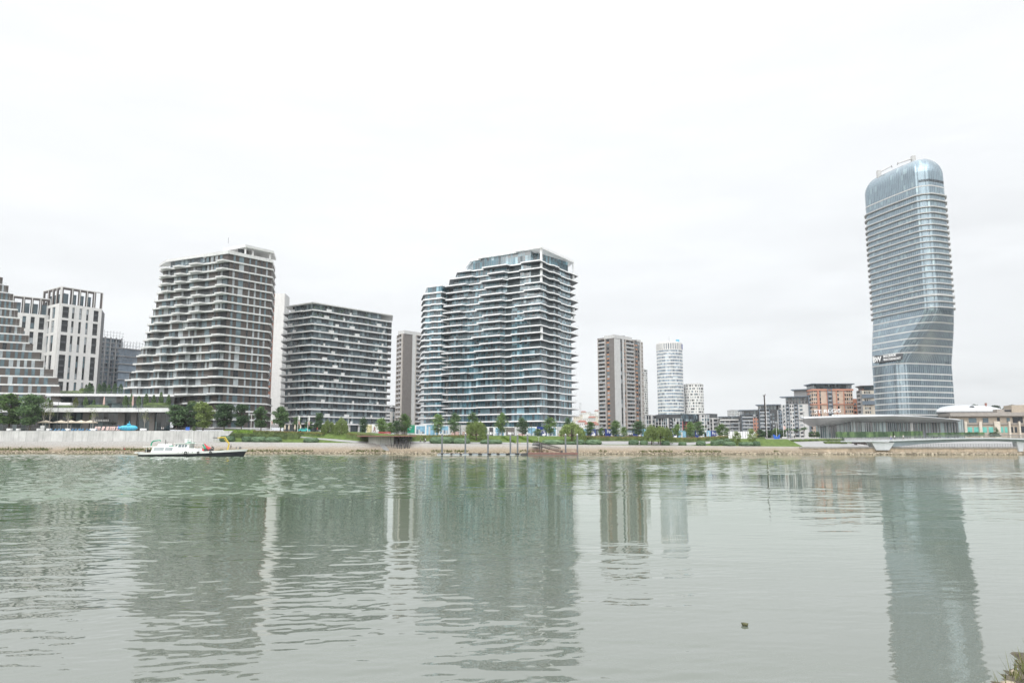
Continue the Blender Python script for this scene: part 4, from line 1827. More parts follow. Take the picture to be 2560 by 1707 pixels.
def finish(root, acc, guard_mat='balgrey'):
    for mt, b in acc['panel'].items():
        b.build('panel', M[mt], root)
    for mt, l in acc['slab'].items():
        many('balcony', l, M[mt], root)
    if acc['guard']:
        many('balustrade', acc['guard'], M[guard_mat], root)
    wins(acc['win'], root)


def block(label, cat, pts, ytop, ybase, s1, s2, nf, wall='palegrey', roofm='midgrey', group=None, D=14, name='apartment_building', seed=1, yat=None, roof=None, guard='balgrey'):
    """pts: three (px, depth) plan points seen from the river: left end, near corner, right end"""
    (pl, Yl), (pc, Yc), (pr, Yr) = pts
    zr = Zat(ytop, Yc if yat is None else yat)
    zb = Zat(ybase, Yc)
    zm = (zr + zb) / 2
    Lp, C, Rp = (Xat(pl, Yl, zm), Yl), (Xat(pc, Yc, zm), Yc), (Xat(pr, Yr, zm), Yr)
    root = thing(name, label, cat, ((Lp[0] + Rp[0]) / 2, (Yl + Yr) / 2 + D / 2, zb), group)
    f1, f2 = Fac(Lp, C), Fac(C, Rp)
    out = Vector(((Lp[0] + Rp[0]) / 2, (Yl + Yr) / 2)).normalized() * D
    b = MB()
    b.prism([Lp, C, Rp, (Rp[0] + out.x, Rp[1] + out.y), (Lp[0] + out.x, Lp[1] + out.y)], zb - 1, zr)
    b.build('wall', M[wall], root)
    acc = new_acc(seed)
    if s1:
        strip_facade(root, f1, zb, zr, nf, s1, acc)
    if s2:
        strip_facade(root, f2, zb, zr, nf, s2, acc)
    finish(root, acc, guard)
    if roof:
        ov, th, rise = roof
        n_ = (f1.n + f2.n).normalized()
        p = [tuple(Vector(f1.at(-ov, ov))), tuple(Vector(C) + n_ * ov * 1.3), tuple(Vector(f2.at(f2.w + ov, ov))), (Rp[0] + out.x, Rp[1] + out.y), (Lp[0] + out.x, Lp[1] + out.y)]
        b = MB()
        b.prism(p, zr + rise, zr + rise + th)
        b.build('roof', M[roofm], root)
        if rise > .5:
            b = MB()
            q = [tuple(Vector(f1.at(f1.w * .12, -2.2))), tuple(Vector(C) - n_ * 2.6), tuple(Vector(f2.at(f2.w * .88, -2.2))), (Rp[0] + out.x * .8, Rp[1] + out.y * .8), (Lp[0] + out.x * .8, Lp[1] + out.y * .8)]
            b.prism(q, zr, zr + rise, caps=False)
            b.build('penthouse', M['rib6'], root)
    return root, f1, f2, zb, zr


# pale slab tower with brown window strips, behind the brown one
M['brownr'] = mat('red_brown_panel', (0.20, 0.09, 0.06), 0.6, var=0.3, scale=0.3)
root, f1, f2, zb, zr = block('narrow pale slab tower with a strip of brown window panels, behind the tall brown tower', 'apartment tower',
                             [(650, 424), (706, 424), (717, 436)], 734, 1062, [(0, .36, 'p:.4', 'white'), (.385, .54, 'w:1', 'brownr'), (.56, 1.0, 'p:.4', 'white')],
                             [(0, 1, 'p:.2', 'palegrey')], 21, seed=3)

# white-framed block at the left, two parts with a dark joint
M['crownb'] = mat('brown_bronze_crown', (0.10, 0.085, 0.08), 0.5, var=0.15)


def framed(root, f, z0, zcrown, ztop, cols, rows, crown_cols, open_last=False):
    """white grid of piers and two-storey spandrels over recessed windows, under a bronze loggia storey"""
    b = MB()
    us = sorted(cols)
    edges = [0.0] + [x for c in us for x in c[:2]] + [1.0]
    for k in range(0, len(edges), 2):
        f.box(b, edges[k] * f.w, edges[k + 1] * f.w, z0, zcrown, -.3, .55)
    for a, e, kind in us:
        zz = [z0] + [z for r in rows for z in r] + [zcrown]
        for k in range(0, len(zz), 2):
            if zz[k + 1] > zz[k]:
                f.box(b, a * f.w, e * f.w, zz[k], zz[k + 1], -.3, .5)
    b.build('frame', M['white'], root)
    wi = []
    spl = []
    for a, e, kind in us:
        for (za, zb_) in rows:
            n = max(1, round((zb_ - za) / 3.5))
            for i in range(n):
                h = (zb_ - za) / n
                lo_, hi = za + h * i, za + h * (i + 1)
                if kind == 'b':
                    g = MB()
                    f.box(g, a * f.w + .05, e * f.w - .05, lo_ + .3, hi, -.35, -.25, 0)
                    wi.append((f.seen(0, lo_, hi, a * f.w, e * f.w), g))
                    spl.append((1, f.box(MB(), a * f.w, e * f.w, lo_, lo_ + 1.1, .1, .2)))
                else:
                    win(wi, f, a * f.w + .1, e * f.w - .1, lo_ + .25, hi - .1, .05, (4, 4, 4))
                    spl.append((.5, f.box(MB(), a * f.w, e * f.w, lo_ - .1, lo_ + .25, -.2, .12)))
    many('spandrel', spl, M['darkgrey'], root)
    # crown storey: bronze piers with white fins and a thin white rim
    c = MB()
    w_ = MB()
    for k, a in enumerate(crown_cols):
        f.box(w_, a * f.w - .18, a * f.w + .18, zcrown, ztop - .5, -.3, .6)
        if k < len(crown_cols) - 1:
            e = crown_cols[k + 1]
            if open_last and k == len(crown_cols) - 2:
                f.box(c, e * f.w - (e - a) * f.w * .22, e * f.w - .2, zcrown, ztop - .5, -.3, .4)
                f.box(c, a * f.w + .2, a * f.w + (e - a) * f.w * .2, zcrown, ztop - .5, -.3, .4)
                continue
            f.box(c, a * f.w + .2, a * f.w + (e - a) * f.w * .16, zcrown, ztop - .5, -.3, .4)
            f.box(c, e * f.w - (e - a) * f.w * .16, e * f.w - .2, zcrown, ztop - .5, -.3, .4)
            f.box(c, a * f.w + (e - a) * f.w * .16, e * f.w - (e - a) * f.w * .16, ztop - 1.5, ztop - .5, -.3, .4)
            g = MB()
            f.box(g, a * f.w + (e - a) * f.w * .2, e * f.w - (e - a) * f.w * .2, zcrown + .2, ztop - 3.2, -2.0, -1.6, 1)
            wi.append((1, g))
    f.box(w_, 0, f.w, ztop - .5, ztop, -.4, .6)
    c.build('crown', M['crownb'], root)
    w_.build('fin', M['white'], root)
    wins(wi, root)


Yc, Yr, Yl = 380.0, 397.0, 392.0
zb = 8.0
zk, zt = Zat(758, Yc), Zat(716, Yc)
zm = 45.0
C2 = (Xat(140, Yc, zm), Yc)
R2 = (Xat(243.5, Yr, zm), Yr)
L2 = (Xat(96, Yl, zm), Yl)
white2 = thing('apartment_building', 'white gridded apartment block with a bronze loggia storey on top, the taller right one', 'apartment building', (C2[0] + 8, Yc + 14, zb), 'white gridded apartment blocks')
f1, f2 = Fac(L2, C2), Fac(C2, R2)
out = Vector((-7, 16))
b = MB()
b.prism([L2, C2, R2, (R2[0] + out.x, R2[1] + out.y), (L2[0] + out.x, L2[1] + out.y)], zb - 1, zk)
b.build('wall', M['dark'], white2)
rows2 = [(Zat(600 + b_ / 2.85, 384), Zat(600 + a_ / 2.85, 384)) for a_, b_ in ((1010, 1075), (820, 990), (680, 795), (575, 660), (480, 560))]
framed(white2, f2, zb, zk, zt, [(.045, .20, 'b'), (.275, .335, 'w'), (.447, .51, 'w'), (.62, .68, 'w'), (.80, .925, 'b')], rows2, [0, .25, .43, .61, .79, 1.0], True)
framed(white2, f1, zb, zk, zt, [(.06, .2, 'w'), (.35, .5, 'w'), (.62, .78, 'w')], rows2, [0, .3, .55, .78, 1.0])
Yc2, Yl2 = 388.0, 372.0
R2b = (Xat(111, Yc2, 40), Yc2)
L2b = (Xat(-30, Yl2, 40), Yl2)
zk2, zt2 = Zat(787, 386), Zat(746, 386)
white1 = thing('apartment_building', 'white gridded apartment block with a bronze loggia storey on top, the lower left one behind the stepped tower', 'apartment building', (R2b[0] - 10, Yc2 + 8, zb), 'white gridded apartment blocks')
white1['label'] = 'lower white gridded block with bronze top storey, half hidden by the left stepped tower'
f = Fac(L2b, R2b)
b = MB()
b.prism([L2b, R2b, (R2b[0] - 5, R2b[1] + 16), (L2b[0] - 7, L2b[1] + 16)], zb - 1, zk2)
b.build('wall', M['dark'], white1)
rows1 = [(Zat(600 + b_ / 2.85, 384), Zat(600 + a_ / 2.85, 384)) for a_, b_ in ((980, 1060), (800, 955), (655, 780), (550, 635))]
k0 = 1 - (98 / 141)
sc_ = lambda x: 1 - (340 - x) / 2.85 / 141
framed(white1, f, zb, zk2, zt2, [(sc_(20), sc_(45), 'w'), (sc_(85), sc_(110), 'w'), (sc_(145), sc_(172), 'w'), (sc_(205), sc_(235), 'w'), (sc_(268), sc_(307), 'b')], rows1,
       [0, sc_(10), sc_(66), sc_(145), sc_(206), sc_(268), 1.0])
# the dark balcony joint between the two white parts
root, _, _, _, _ = block('dark recessed balcony wing joining the two white gridded blocks', 'apartment building', [(100, 392), (124, 392.5), (139, 386)], 757, 1062,
                         [(.2, 1, 'b:darkgrey', 'dark')], [(0, 1, 'b:darkgrey', 'dark')], 22, wall='dark', seed=5, guard='darkgrey')

# two unfinished towers wrapped in scaffolding
for (pl, pr, yt, Y, lb) in ((240, 295, 832, 480, 'unfinished dark concrete tower wrapped in scaffolding, the taller left one'), (293, 346, 858, 470, 'unfinished lower tower with bare grey floors and scaffolding on its roof')):
    second = pl > 250
    z1 = Zat(yt, Y)
    A, B = (Xat(pl, Y, 40), Y), (Xat(pr, Y + 12, 40), Y + 12)
    f = Fac(A, B)
    root = thing('construction_tower', lb, 'unfinished building', ((A[0] + B[0]) / 2, Y + 14, 6), 'unfinished towers')
    b = MB()
    b.prism([A, B, (B[0] - 6, B[1] + 14), (A[0] - 6, A[1] + 14)], 5, z1 - 3)
    b.build('wall', M['bluegrey'], root)
    n = 24 if not second else 12
    fl_ = []
    for i in range(n):
        g = MB()
        zz = lerp(8, z1 - 3, i / (n - 1))
        f.box(g, -.4, f.w + .4, zz - .22, zz + .22, 0, .7)
        fl_.append((1, g))
    many('floor_slab', fl_, M['midgrey'], root)
    if not second:
        wi = []
        for i in range(n - 1):
            for k in range(9):
                if random.random() < .7:
                    z_ = lerp(8, z1 - 3, i / (n - 1))
                    win(wi, f, f.w * (k + .12) / 9, f.w * (k + .85) / 9, z_ + .4, z_ + 2.4, .1, (4, 6, 1))
        wins(wi, root, 60)
        g = MB()
        for k in range(5):
            f.box(g, f.w * k / 4 - .35, f.w * k / 4 + .35, 8, z1 - 2, 0, .8)
        g.build('column', M['midgrey'], root)
    sc = MB()
    zlo = 20 if not second else z1 - 11
    for k in range(8):
        p = f.at(f.w * k / 7, 1.6)
        sc.tube((*p, zlo), (*p, z1 + 1.5 + random.random()), .09, n=4)
        if second:
            p2 = f.at(f.w * k / 7, -6)
            sc.tube((*p2, z1 - 6), (*p2, z1 + 1 + random.random()), .09, n=4)
    nn = int((z1 - zlo) / 2)
    for i in range(nn + 1):
        zz = lerp(zlo, z1 + 1, i / nn)
        sc.tube((*f.at(-.8, 1.6), zz), (*f.at(f.w + .8, 1.6), zz), .08, n=4)
    if second:
        for i in range(nn):
            for k in range(7):
                if random.random() < .5:
                    sc.tube((*f.at(f.w * k / 7, 1.6), lerp(zlo, z1, i / nn)), (*f.at(f.w * (k + 1) / 7, 1.6), lerp(zlo, z1, (i + 1) / nn)), .07, n=4)
    sc.build('scaffolding', M['steel'], root)

# slim taupe residential towers
root, f1, f2, zb, zr = block('slim taupe residential tower behind and left of the teal glass blocks', 'residential tower', [(993, 532), (1006, 520), (1070, 538)], 834, 1090,
                             [(0.05, .95, 'b:tanslab', 'umber')], [(.0, .33, 'p:.5', 'taupe'), (.33, .46, 'p:.9', 'palegrey'), (.46, 1, 'b:tanslab', 'taupe')], 22, wall='taupe', group='taupe residential towers', seed=8)
b = MB()
f2.box(b, f2.w * .0, f2.w, zr, zr + 2.4, -6, .9)
b.build('parapet', M['palegrey'], root)

root, f1, f2, zb, zr = block('tall taupe and white residential tower with orange window panels, right of the teal glass block', 'residential tower',
                             [(1496, 572), (1537, 560), (1606, 586)], 845, 1090,
                             [(0, .06, 'p:.3', 'taupe'), (.06, .50, 'b:tanslab', 'umber'), (.52, .74, 'wo:1', 'taupe'), (.74, 1.0, 'p:.5', 'taupe')],
                             [(0, .20, 'p:.6', 'palegrey'), (.20, .27, 'wt:1', 'taupe'), (.27, .32, 'p:.9', 'palegrey'), (.32, .38, 'wo:1', 'taupe'), (.38, .68, 'b:tanslab', 'taupe'), (.68, .84, 'wo:2', 'taupe'), (.84, .92, 'w:1', 'taupe'), (.92, .95, 'p:.8', 'palegrey'), (.95, 1.0, 'b:tanslab', 'taupe')],
                             24, wall='taupe', group='taupe residential towers', seed=9)
b = MB()
f2.box(b, -.4, f2.w * .62, zr, zr + 2.6, -9, .85)
f1.box(b, f1.w * .92, f1.w + .4, zr, zr + 2.597, -9, .8)
f2.box(b, f2.w * .80, f2.w * .96, zr, zr + 1.8, -8, .7)
b.build('parapet', M['palegrey'], root)
b = MB()
f1.box(b, 0, f1.w * .92, zr, zr + 1.2, -9, .45)
f2.box(b, f2.w * .62, f2.w * .80, zr, zr + 1.0, -8, .5)
b.build('roof', M['taupe'], root)
b = MB()
p = f2.at(f2.w * .5, -5)
b.obox(p, (1, 0), 1.6, 1.2, zr + 2.6, zr + 4.2)
b.build('roof_plant', M['midgrey'], root)


# round towers far behind
def round_tower(label, px, Y, rpx, ytop, nf, punched, group, crown=False, seed=2):
    rg = random.Random(seed)
    z0, z1 = 5.0, Zat(ytop, Y)
    X = Xat(px, Y, (z0 + z1) / 2)
    r = rpx / F * Y
    root = thing('round_tower', label, 'tower', (X, Y, z0), group)
    n = 56

    def ring(rr):
        return [(X + rr * cos(2 * pi * k / n), Y + rr * sin(2 * pi * k / n)) for k in range(n)]
    h = (z1 - z0) / nf
    if punched:
        b = MB()
        loft(b, [(z0, ring(r)), (z1, ring(r))])
        b.build('wall', M['white'], root)
        wi = []
        for i in range(nf):
            k = rg.randint(0, 2)
            while k < 64:
                wn = rg.choice((1, 1, 1, 2))
                a0, a1 = 2 * pi * (k + .1) / 64, 2 * pi * (k + wn - .15) / 64
                am = (a0 + a1) / 2
                if sin(am) < .25:
                    g = MB()
                    m_ = rg.choices((0, 1, 2), (5, 3, 1))[0]
                    lo_, hi = z0 + h * (i + .25), z0 + h * (i + .82)
                    q = [(X + (r + .12) * cos(a), Y + (r + .12) * sin(a)) for a in (a0, am, a1)]
                    for u, v_ in zip(q, q[1:]):
                        g.face([(*u, lo_), (*v_, lo_), (*v_, hi), (*u, hi)], m_)
                    wi.append((-sin(am), g))
                k += wn + rg.choice((0, 1, 1, 2))
        wins(wi, root)
        b = MB()
        b.lathe((X, Y, z1), [(r * 1.02, -.6), (r * 1.02, .6), (r * .8, .6), (r * .8, 1.6), (.1, 1.6)], 40)
        b.build('roof', M['palegrey'], root)
    else:
        for i in range(nf):
            lo_, hi = z0 + h * i, z0 + h * (i + 1)
            b = MB()
            loft(b, [(lo_ + h * .36, ring(r)), (hi, ring(r))], cap=False)
            b.build('glazing', M['ribc'], root)
            b = MB()
            loft(b, [(lo_, ring(r * .99)), (lo_, ring(r * 1.012)), (lo_ + h * .36, ring(r * 1.012)), (lo_ + h * .36, ring(r * .99))], cap=False)
            b.build('floor_band', M['white'], root)
        cz = z1 + h * 1.9
        b = MB()
        loft(b, [(z1, ring(r * .97)), (cz, ring(r * .97))])
        b.build('crown', M['bluegrey'], root)
        g = MB()
        for k in range(36):
            a = 2 * pi * k / 36
            g.obox((X + r * cos(a), Y + r * sin(a)), (cos(a), sin(a)), .3, .85, z1, cz)
        loft(g, [(cz, ring(r * .97)), (cz, ring(r * 1.01)), (cz + 1.2, ring(r * 1.01)), (cz + 1.2, ring(r * .9))])
        loft(g, [(z1 - .5, ring(r * .97)), (z1 - .5, ring(r * 1.015)), (z1 + .6, ring(r * 1.015)), (z1 + .6, ring(r * .97))], cap=False)
        g.build('fin', M['white'], root)
        for a0, a1, mt in ((-2.95, -2.3, 'palegrey'), (-.62, -.05, 'navy2')):
            b = MB()
            for k in range(6):
                u, v_ = lerp(a0, a1, k / 6), lerp(a0, a1, (k + .86) / 6)
                b.face([(X + r * 1.03 * cos(u), Y + r * 1.03 * sin(u), z1 + 1.2), (X + r * 1.03 * cos(v_), Y + r * 1.03 * sin(v_), z1 + 1.2),
                        (X + r * 1.03 * cos(v_), Y + r * 1.03 * sin(v_), cz - .4), (X + r * 1.03 * cos(u), Y + r * 1.03 * sin(u), cz - .4)])
            b.build('sign_panel', M[mt], root)
        b = MB()
        b.lathe((X, Y, cz + 1.2), [(r * .8, 0), (r * .8, 1.8), (.1, 2.0)], 32)
        b.build('roof', M['white'], root)
        b = MB()
        b.box(X + r * .55, X + r * .78, Y - 2, Y + 2, cz + 1, cz + 7)
        b.build('roof_tank', mat('pale_blue_tank', (0.16, 0.42, 0.56), .5), root)
        b = MB()
        b.ell((X + r * .03, Y, cz + 3.8), 1.5, 1.5, 1.4, 10, 6)
        b.tube((X, Y, cz + 3), (X, Y, cz + 11), .18, n=5)
        b.build('antenna', M['midgrey'], root)
    return root


M['navy2'] = mat('faded_blue_panel', (0.10, 0.12, 0.36), 0.5, var=0.2)
round_tower('tall round glass office tower with white floor bands, far behind the waterfront', 1676.5, 1000, 32, 877, 27, False, None)
round_tower('shorter round white tower with scattered dark windows, far behind the waterfront', 1736, 1000, 23.5, 962, 19, True, 'round white towers', seed=4)
round_tower('white round tower mostly hidden behind the taupe residential tower', 1600, 1050, 20, 926, 30, True, 'round white towers', seed=6)


# ------------------------------------------------------------------ left podium of shops and terraces
def wavy_slab(b, px0, px1, Y, z0, z1, D, amp=0.0, n=24, wl_=0.0):
    A = [(Xat(lerp(px0, px1, k / n), Y, z0), Y + amp * sin(k / n * 7.0 + wl_)) for k in range(n + 1)]
    b.prism(A + [(A[-1][0], Y + D), (A[0][0], Y + D)], z0, z1)


pod = thing('podium', 'two-storey glass podium with pale curved terrace slabs under the brown towers', 'shopping podium', (Xat(250, 300, 10), 305, 8.1))
zA0, zA1 = Zat(1029.5, 291), Zat(1019.5, 291)
b = MB()
wavy_slab(b, -60, 428, 291, zA0, zA1, 30, .5)
b.build('terrace_slab', M['slabtan'], pod)
zB0, zB1 = Zat(990, 305), Zat(984.5, 305)
b = MB()
wavy_slab(b, -60, 430, 305, zB0, zB1, 30, 1.6, wl_=1.2)
b.build('terrace_slab', M['slabtan'], pod)
b = MB()
b.prism([(Xat(-60, 297, 10), 297), (Xat(425, 297, 10), 297), (Xat(428, 320, 10), 320), (Xat(-60, 320, 10), 320)], 8.0, zA0, caps=False)
b.build('shop_front', M['ribp'], pod)
b = MB()
b.prism([(Xat(-60, 310, 10), 310), (Xat(432, 310, 10), 310), (Xat(428, 325, 10), 325), (Xat(-60, 325, 10), 325)], zA1, zB0, caps=False)
b.build('shop_front', M['ribp'], pod)
for px0, px1 in ((205, 222), (293, 310), (326, 340), (372, 385)):
    b = MB()
    b.box(Xat(px0, 296, 12), Xat(px1, 296, 12), 296.2, 298, 8.1, zA0 - .004)
    b.build('wall_panel', M['taupe'], pod)
b = MB()
p0, p1 = (Xat(95, 292, 18), 291.8), (Xat(427, 292, 18), 291.8)
rim(b, [p0, p1], zA1 + .003, zA1 + 1.1)
b.build('balustrade', M['balglass'], pod)
b = MB()
rim(b, [(Xat(140, 306, 24), 306.6), (Xat(310, 306, 24), 306.6)], zB1 + .003, zB1 + 1.1)
b.build('balustrade', M['balglass'], pod)
# short intermediate slab seen left of the first terrace
b = MB()
wavy_slab(b, 100, 176, 303, Zat(1012, 303), Zat(1006, 303), 8)
b.build('canopy', M['slabtan'], pod)
me = letters('lettering', 'RESTAURANT', 2.1, ((Xat(235, 296, 10), 296.5, Zat(1052.5, 296)), (1, 0, 0), (0, 0, 1)), 'wpaint', pod, width=5.8, bold=.03) if 0 else None
b = MB()
for k in range(9):
    x = Xat(235 + k * 4.2, 296.6, 10)
    b.box(x, x + .42, 296.4, 296.6, Zat(1053, 296), Zat(1048, 296))
b.build('shop_sign', M['wpaint'], pod)

# ------------------------------------------------------------------ low buildings behind the right half
G1 = 'low blocks of the new quarter'
block('small white block with an olive rooftop box at the foot of the taupe residential tower', 'apartment building', [(1600, 640), (1616, 634), (1642, 640)], 1038, 1092, [(0, 1, 'wt:1', 'white')],
      [(0, .45, 'wt:2', 'white'), (.5, 1, 'b:white', 'darkgrey')], 5, wall='white', group=G1, seed=11, roof=(.2, .5, 0))
root, f1, f2, zb, zr = block('long white block with tall dark windows under a dark curved top storey', 'apartment building', [(1632, 640), (1669, 625), (1706, 632)], 1045, 1095,
                             [(0, .4, 'wt:2', 'white'), (.4, .6, 'wt:1', 'white'), (.62, 1, 'wt:3', 'white')], [(0, .08, 'p', 'white'), (.08, .26, 'b:darkgrey', 'dark'), (.28, .55, 'wt:2', 'white'), (.58, 1, 'wt:2', 'white')], 6, wall='white', group=G1, seed=12)
b = MB()
f1.box(b, 1, f1.w, zr, zr + 3.2, -12, -1.5)
f2.box(b, -2, f2.w + 2, zr, zr + 3.197, -12, -1.5)
b.build('top_storey', M['rib6'], root)
root, f1, f2, zb, zr = block('red block with a dark curved glass top, between two white blocks', 'apartment building', [(1703, 634), (1707, 632), (1752, 640)], 1053, 1095,
                             [(0, 1, 'p', 'red')], [(0, .18, 'wt:1', 'red'), (.18, .3, 'w:1', 'red'), (.3, .62, 'b:darkgrey', 'dark'), (.64, .8, 'wt:1', 'red'), (.8, 1, 'w:2', 'red')], 5, wall='red', group=G1, seed=13)
b = MB()
n = 20
A = [f2.at(f2.w * k / n, .6 + 1.6 * sin(pi * k / n)) for k in range(n + 1)]
b.prism(A + [f2.at(f2.w, -12), f2.at(0, -12)], zr + .01, zr + 6.3)
b.build('top_storey', M['rib6'], root)
block('narrow white block with a grid of dark windows, right of the red block', 'apartment building', [(1748, 632), (1752, 628), (1774, 632)], 1036, 1095, None,
      [(0, .06, 'p', 'white'), (.08, .42, 'w:1', 'white'), (.45, .68, 'wt:1', 'white'), (.7, 1, 'wt:1', 'white')], 7, wall='white', group=G1, seed=14, roof=(.3, .4, 0))
root, f1, f2, zb, zr = block('grey and white block with open balconies and a dark set-back top', 'apartment building', [(1771, 634), (1775, 631), (1806, 640)], 1046.5, 1095, None,
                             [(0, .2, 'wt:1', 'white'), (.2, .6, 'b:white', 'darkgrey'), (.62, .8, 'wt:1', 'midgrey'), (.8, 1, 'b:white', 'darkgrey')], 5, wall='palegrey', group=G1, seed=15, roof=(.3, .6, 0), roofm='white')
b = MB()
f2.box(b, 0, f2.w * .72, zr + .6, zr + 4.4, -12, -1.2)
b.build('top_storey', M['darkgrey'], root)
G2 = 'dark terraced blocks with balconies'
root, f1, f2, zb, zr = block('long dark terraced block with a white band near the top', 'apartment building', [(1797, 640), (1801, 632), (1872, 624)], 1051, 1096, None,
                             [(0, .35, 'b:white', 'darkgrey'), (.35, 1, 'b:bluegrey', 'darkgrey')], 5, wall='darkgrey', group=G2, seed=16, roof=(.6, .5, 3.0), roofm='bluegrey')
b = MB()
f2.box(b, 0, f2.w * .66, zr + .001, zr + 1.0, 0, 1.5)
b.build('parapet', M['white'], root)
root, f1, f2, zb, zr = block('dark terraced block with a flat overhanging roof and an orange end', 'apartment building', [(1850, 612), (1856, 606), (1912, 600)], 1036, 1096, None,
                             [(0, .5, 'b:bluegrey', 'darkgrey'), (.5, .62, 'p:.4', 'palegrey'), (.62, 1, 'b:bluegrey', 'darkgrey')], 7, wall='darkgrey', group=G2, seed=17, roof=(1.2, .6, 3.2), roofm='bluegrey')
b = MB()
g = []
f2.box(b, f2.w * .50, f2.w * .80, zb, zb + (zr - zb) * .86, 0, 2.0)
b.build('end_bay', M['orange'], root)
for k in range(6):
    for j in range(2):
        win(g, f2, f2.w * (.54 + .12 * j), f2.w * (.60 + .12 * j), zb + 3 * k + .8, zb + 3 * k + 2.5, 2.1)
wins(g, root)
block('dark gridded block with stacked balconies behind the tall black pole', 'apartment building', [(1896, 596), (1900, 592), (1950, 588)], 1023, 1096, None,
      [(0, .5, 'b:bluegrey', 'darkgrey'), (.5, 1, 'w:4', 'darkgrey')], 8, wall='darkgrey', group=G2, seed=18, roof=(1.4, .6, 3.2), roofm='bluegrey')
block('slim pale grey wing with small windows at the left of the white balcony block', 'apartment building', [(1944, 586), (1947, 583), (1966, 582)], 1026, 1096, None,
      [(0, .5, 'w:2', 'bluegrey'), (.5, 1, 'w:1', 'palegrey')], 8, wall='palegrey', seed=19)
root, f1, f2, zb, zr = block('white block with square windows and two columns of round dark balconies', 'apartment building', [(1948, 590), (1966, 578), (2027, 570)], 1011, 1096,
                             [(0, 1, 'w:2', 'white')], [(.02, .14, 'b:bluegrey', 'darkgrey'), (.16, .34, 'w:2', 'white'), (.36, .5, 'b:bluegrey', 'darkgrey'), (.52, .74, 'w:1', 'white'), (.76, 1, 'p', 'white')], 9, wall='white', seed=20)
for k, (a, e, r0, r1, ov) in enumerate(((-.12, 1.0, 0, 5.6, 1.4), (.36, 1.0, 6.3, 11.0, 1.4))):
    b = MB()
    f2.box(b, f2.w * max(a, 0), f2.w * e, zr + r0 + .01, zr + r1, -12, -1.5)
    b.build('top_storey', M['midgrey'], root)
    b = MB()
    f2.box(b, f2.w * a - 2, f2.w * e, zr + r1 + .003, zr + r1 + .6, -13, 1.0)
    b.build('roof', M['bluegrey'], root)
wi = []
for k in range(7):
    win(wi, f2, f2.w * (.04 + .13 * k), f2.w * (.10 + .13 * k), zr + .8, zr + 2.4, -1.3)
    win(wi, f2, f2.w * (.04 + .13 * k), f2.w * (.10 + .13 * k), zr + 3.4, zr + 5.0, -1.3)
wins(wi, root)
block('blue-grey glazed balcony strip between the white block and the orange block', 'apartment building', [(2022, 570), (2024, 567), (2042, 566)], 988, 1096, None,
      [(0, .3, 'b:bluegrey', 'bluegrey'), (.3, 1, 'b:bluegrey', 'darkgrey')], 11, wall='bluegrey', seed=21)
root, f1, f2, zb, zr = block('orange and peach block with dark windows and a flat overhanging roof', 'apartment building', [(2019, 574), (2036, 560), (2134, 560)], 972, 1096,
                             [(0, .5, 'w:1', 'orange'), (.5, 1, 'w:2', 'peach')],
                             [(0, .09, 'w:2', 'peach'), (.10, .145, 'p:.6', 'orange'), (.145, .19, 'wt:1', 'peach'), (.19, .33, 'p:.2', 'peach'), (.33, .355, 'p:.6', 'orange'), (.355, .46, 'b:bluegrey', 'midgrey'), (.46, .485, 'p:.6', 'orange'),
                              (.485, .57, 'p:.2', 'peach'), (.57, .595, 'p:.6', 'orange'), (.595, .66, 'w:1', 'peach'), (.66, .76, 'p:.2', 'peach'), (.76, .785, 'p:.6', 'orange'), (.785, 1.0, 'w:4', 'peach')], 12, wall='orange', seed=22, roof=(1.5, .5, 3.6), roofm='bluegrey')
b = MB()
for k, (z_, t_) in enumerate(((zr - 1.4, zr), (lerp(zb, zr, .68), lerp(zb, zr, .70)), (lerp(zb, zr, .36), lerp(zb, zr, .38)))):
    f2.box(b, -.6, f2.w + .6, z_, t_, .02, .75)
    f1.box(b, 0, f1.w, z_, t_, .02, .7)
b.build('cornice', M['orange'], root)
b = MB()
f2.box(b, f2.w, f2.w + 3.4, zb, lerp(zb, zr, .80), -10, -.4)
b.build('end_bay', M['orange'], root)
g = []
for k in range(9):
    win(g, f2, f2.w + .7, f2.w + 2.4, zb + k * 3 + .9, zb + k * 3 + 2.6, -.3)
wins(g, root)
root, f1, f2, zb, zr = block('beige block with balconies and a flat dark roof, left of the skyscraper', 'apartment building', [(2149, 548), (2158, 540), (2200, 536)], 976, 1096,
                             [(0, 1, 'b:midgrey', 'darkgrey')], [(0, .12, 'p', 'cream'), (.12, .5, 'w:3', 'cream'), (.55, .9, 'p', 'cream')], 12, wall='cream', seed=23, roof=(1.4, .5, 3.0), roofm='darkgrey')
b = MB()
for k in (0, 1):
    f2.box(b, 0, f2.w, lerp(zb, zr, .70 + .14 * k), lerp(zb, zr, .78 + .14 * k), .2, 1.2)
b.build('balcony', M['bluegrey'], root)
# two small buildings in the gap between the grey block and the taupe tower, and pale blocks far away
block('white block with thin vertical windows in the gap left of the slim taupe tower', 'apartment building', [(966, 560), (979, 552), (1000, 556)], 1029.5, 1076, [(0, 1, 'b:white', 'darkgrey')],
      [(0, .1, 'p', 'white'), (.1, 1, 'wt:4', 'white')], 5, wall='white', seed=24, roof=(0, .5, 3), roofm='darkgrey')
block('hazy pale flats on the skyline above the dark terraced blocks', 'apartment building', [(1819, 1500), (1833, 1480), (1860, 1500)], 1027, 1065, [(0, 1, 'w:4', 'palegrey')], [(0, 1, 'w:7', 'palegrey')], 8, wall='palegrey', seed=25, D=20, roof=(0, 2, 0))
block('far pale flats showing over the roofs in the gap left of the slim taupe tower', 'apartment building', [(960, 900), (978, 890), (994, 900)], 1012, 1065, [(0, 1, 'w:3', 'palegrey')], [(0, 1, 'w:4', 'palegrey')], 9, wall='palegrey', seed=26, D=16)

